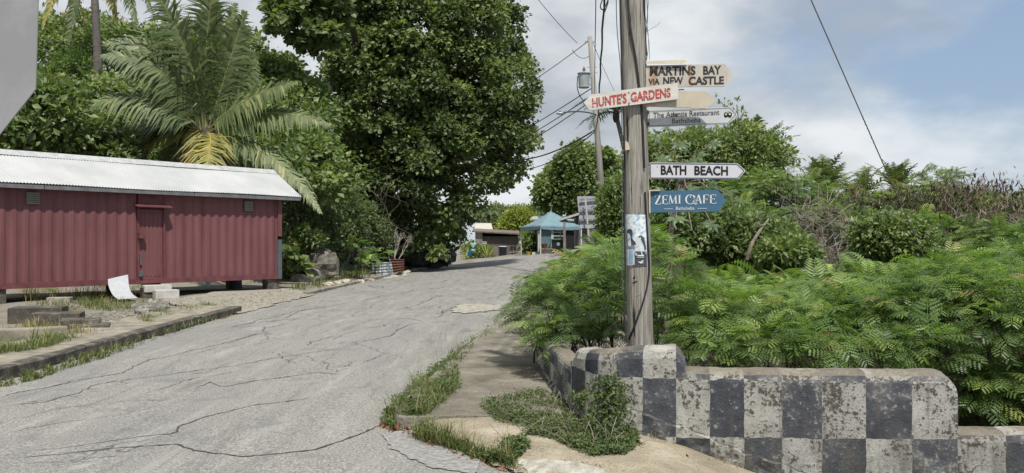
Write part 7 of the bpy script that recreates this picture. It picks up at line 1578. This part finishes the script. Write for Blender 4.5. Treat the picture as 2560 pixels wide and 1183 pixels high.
grass('seeding_stems', 'thin dry seeding grass stems standing along the road edge', [(1010, 960), (1060, 900), (1150, 860), (1230, 800), (1260, 790), (1200, 860), (1090, 950), (1030, 1000)], 75, 0.42, 0.0035, 0.35, ML_DRY, lift=0.0)
grass('seeding_stems', 'thin stems rising from the corner weeds at the picture foot', [(1060, 1060), (1200, 1120), (1310, 1160), (1280, 1175), (1150, 1130), (1060, 1080)], 70, 0.24, 0.003, 0.4, ML_DRY)
def creep(name, label, poly, n, size, hmax, mat, clump=0.0, tpl=KITE2, rb=0.0, crest=None):
    P = on_ground(poly, n, 0.0, False, clump); pc_ = arr(poly).mean(0); n = len(P); k = 0.5 + 0.5 * wob(P[:, 0], P[:, 1], 7.0, 1.0); h = hmax * (0.15 + 0.85 * rng.random(n)) * np.clip(k, 0.1, 1)
    if crest is not None: h *= crest(P)
    P = P + arr((0, 0, 1)) * h[:, None]; d = nrm(rng.normal(size=(n, 3)) * arr((1, 1, 0.45))); u = nrm(arr((0, -0.25, 1.0)) + 0.5 * rng.normal(size=(n, 3)))
    V, F = instance(tpl[0], tpl[1], P, frames(d, u), size * np.clip(1 + 0.35 * rng.normal(size=n), 0.4, 1.8)); A = np.clip(0.4 + 0.25 * rng.normal(size=n) + rb, 0, 1); return props(mesh_obj(name, V, F, mat, None, False, np.repeat(A, len(tpl[0]))), label, 'weeds', None, 'stuff')
ML_WEED = leaf_mat('creeping_weed_leaf', [(0.0, (0.05, 0.075, 0.026)), (0.5, (0.09, 0.128, 0.045)), (0.85, (0.14, 0.18, 0.066)), (1.0, (0.22, 0.20, 0.10))], 0.6, 0.25, 0.25)
wp = [(1195, 1020), (1250, 1000), (1330, 985), (1420, 985), (1480, 960), (1530, 945), (1545, 1000), (1590, 1060), (1600, 1120), (1560, 1145), (1480, 1150), (1430, 1130), (1380, 1105), (1320, 1095), (1300, 1140), (1260, 1145), (1250, 1120), (1330, 1085), (1240, 1060)]
creep('creeping_weeds', 'mat of small-leaved creeping weeds at the foot of the checkered wall', wp, 26000, 0.027, 0.13, ML_WEED)
L_ = []
for _ in range(200):
    p = on_ground(wp, 1)[0]; e = p + arr((rng.normal(0, 0.12), rng.normal(0, 0.1), rng.uniform(0.08, 0.22))); L_.append((arr([p, (p + e) / 2 + arr((0, 0, 0.03)), e]), 0.0022))
V, q = tubes(L_, 3); props(mesh_obj('weed_stems', V, [q], M_TWIG, None), 'wiry brown stems threading through the creeping weed mat', 'stems', None, 'stuff')
# leafy vine climbing the wall above the weeds
C = arr([at(x, y, d - 0.62) for x, y, d in ((1530, 960, 7.72), (1545, 990, 7.66), (1520, 1000, 7.66), (1500, 980, 7.72), (1550, 1020, 7.6), (1540, 1050, 7.55), (1500, 1030, 7.6), (1470, 1000, 7.72), (1560, 1080, 7.45), (1520, 1080, 7.4), (1480, 1060, 7.5), (1440, 1010, 7.9), (1575, 1110, 7.3))])
th = plant('climbing_weed', 'bushy green weed climbing the checkered wall above the creeping mat', 'weed', at(1530, 1100, 6.95)); foliage(th, [leaves_on(C, 0.10, 120, 0.035, KITE2, shell=0.2)], ML_WEED, 'foliage')
limbs(at(1530, 1105, 6.95), C, 0.006, M_BARK, 'stem_set', th, 0.04, 4, 0.002)
creep('verge_weeds', 'low leafy weeds mixed into the grass of the footpath kerb', rp, 17000, 0.032, 0.19, ML_WEED, 22)
creep('corner_weeds', 'leafy weeds in the crack between road and broken footpath corner', [(1040, 1080), (1110, 1095), (1220, 1140), (1330, 1110), (1320, 1130), (1280, 1170), (1200, 1160), (1100, 1115)], 11000, 0.027, 0.12, ML_WEED, 20)
creep('fallen_leaves', 'scattered brown dead leaves along the broken road corner', [(945, 1065), (1000, 1050), (1060, 1080), (1180, 1150), (1270, 1183), (1180, 1165), (1090, 1125), (1020, 1090), (960, 1085)], 900, 0.05, 0.02, ML_LITTER, 0)
creep('fallen_leaves', 'brown dead leaves caught by the near kerb end', [(520, 800), (560, 790), (600, 780), (590, 795), (540, 806)], 160, 0.07, 0.02, ML_LITTER, 0)
creep('fallen_leaves', 'dead leaves lying below the old concrete steps', [(200, 840), (300, 815), (340, 830), (250, 860), (150, 880)], 300, 0.07, 0.02, ML_LITTER, 0)
# pebbles
def pebbles(name, label, poly, n, s, mat, lift=0.0):
    P = on_ground(poly, n, lift); n = len(P); bm = bmesh.new(); bmesh.ops.create_icosphere(bm, subdivisions=1, radius=0.5); Vt = arr([v.co[:] for v in bm.verts]); bm.verts.index_update(); Ft = np.array([[v.index for v in f.verts] for f in bm.faces]); bm.free(); Vt = Vt * (1 + 0.25 * rng.normal(size=(len(Vt), 1))); S = s * np.clip(np.exp(0.5 * rng.normal(size=n)), 0.4, 3)
    V, F = instance(Vt, [Ft], P, frames(rand_unit(n) * arr((1, 1, 0.1)), np.tile(arr((0, 0, 1.0)), (n, 1))), np.stack([S, S * 0.8, S * 0.55], -1)); return props(mesh_obj(name, V, F, mat, None), label, 'pebbles', None, 'stuff')
pebbles('gravel', 'loose pale gravel spread over the lot and driveway', [(180, 790), (330, 770), (450, 745), (700, 725), (780, 735), (660, 765), (560, 775), (400, 790), (300, 830), (200, 830)], 2600, 0.026, M_GBLK, 0.05)
pebbles('rubble', 'grey rubble heap on the lot near the bent sheet', [(330, 768), (390, 752), (420, 762), (410, 775), (350, 782)], 420, 0.09, M_ROCK, 0.05)
pebbles('grit', 'loose grit on the bare earth and broken footpath', [(1030, 1080), (1180, 1000), (1330, 960), (1400, 1010), (1600, 1120), (1880, 1170), (1500, 1183), (1280, 1183)], 1800, 0.009, M_GBLK, 0.02)

creep('fallen_leaves', 'a few dead leaves and twigs littering the earth along the wall foot', [(1620, 1085), (1700, 1120), (1800, 1150), (1880, 1175), (1780, 1183), (1600, 1150), (1480, 1183), (1400, 1165)], 260, 0.028, 0.01, ML_LITTER, 0)
grass('dry_weeds', 'thin dry weeds sprouting along the wall foot', [(1600, 1075), (1700, 1105), (1800, 1140), (1890, 1175), (1840, 1180), (1740, 1140), (1620, 1100)], 240, 0.10, 0.004, 0.6, ML_DRY)
grass('pavement_weeds', 'short weeds along the back edge of the near pavement', [(0, 915), (200, 862), (300, 835), (400, 805), (540, 768), (560, 772), (420, 812), (300, 845), (200, 875), (0, 930)], 2600, 0.07, 0.009, 0.9)
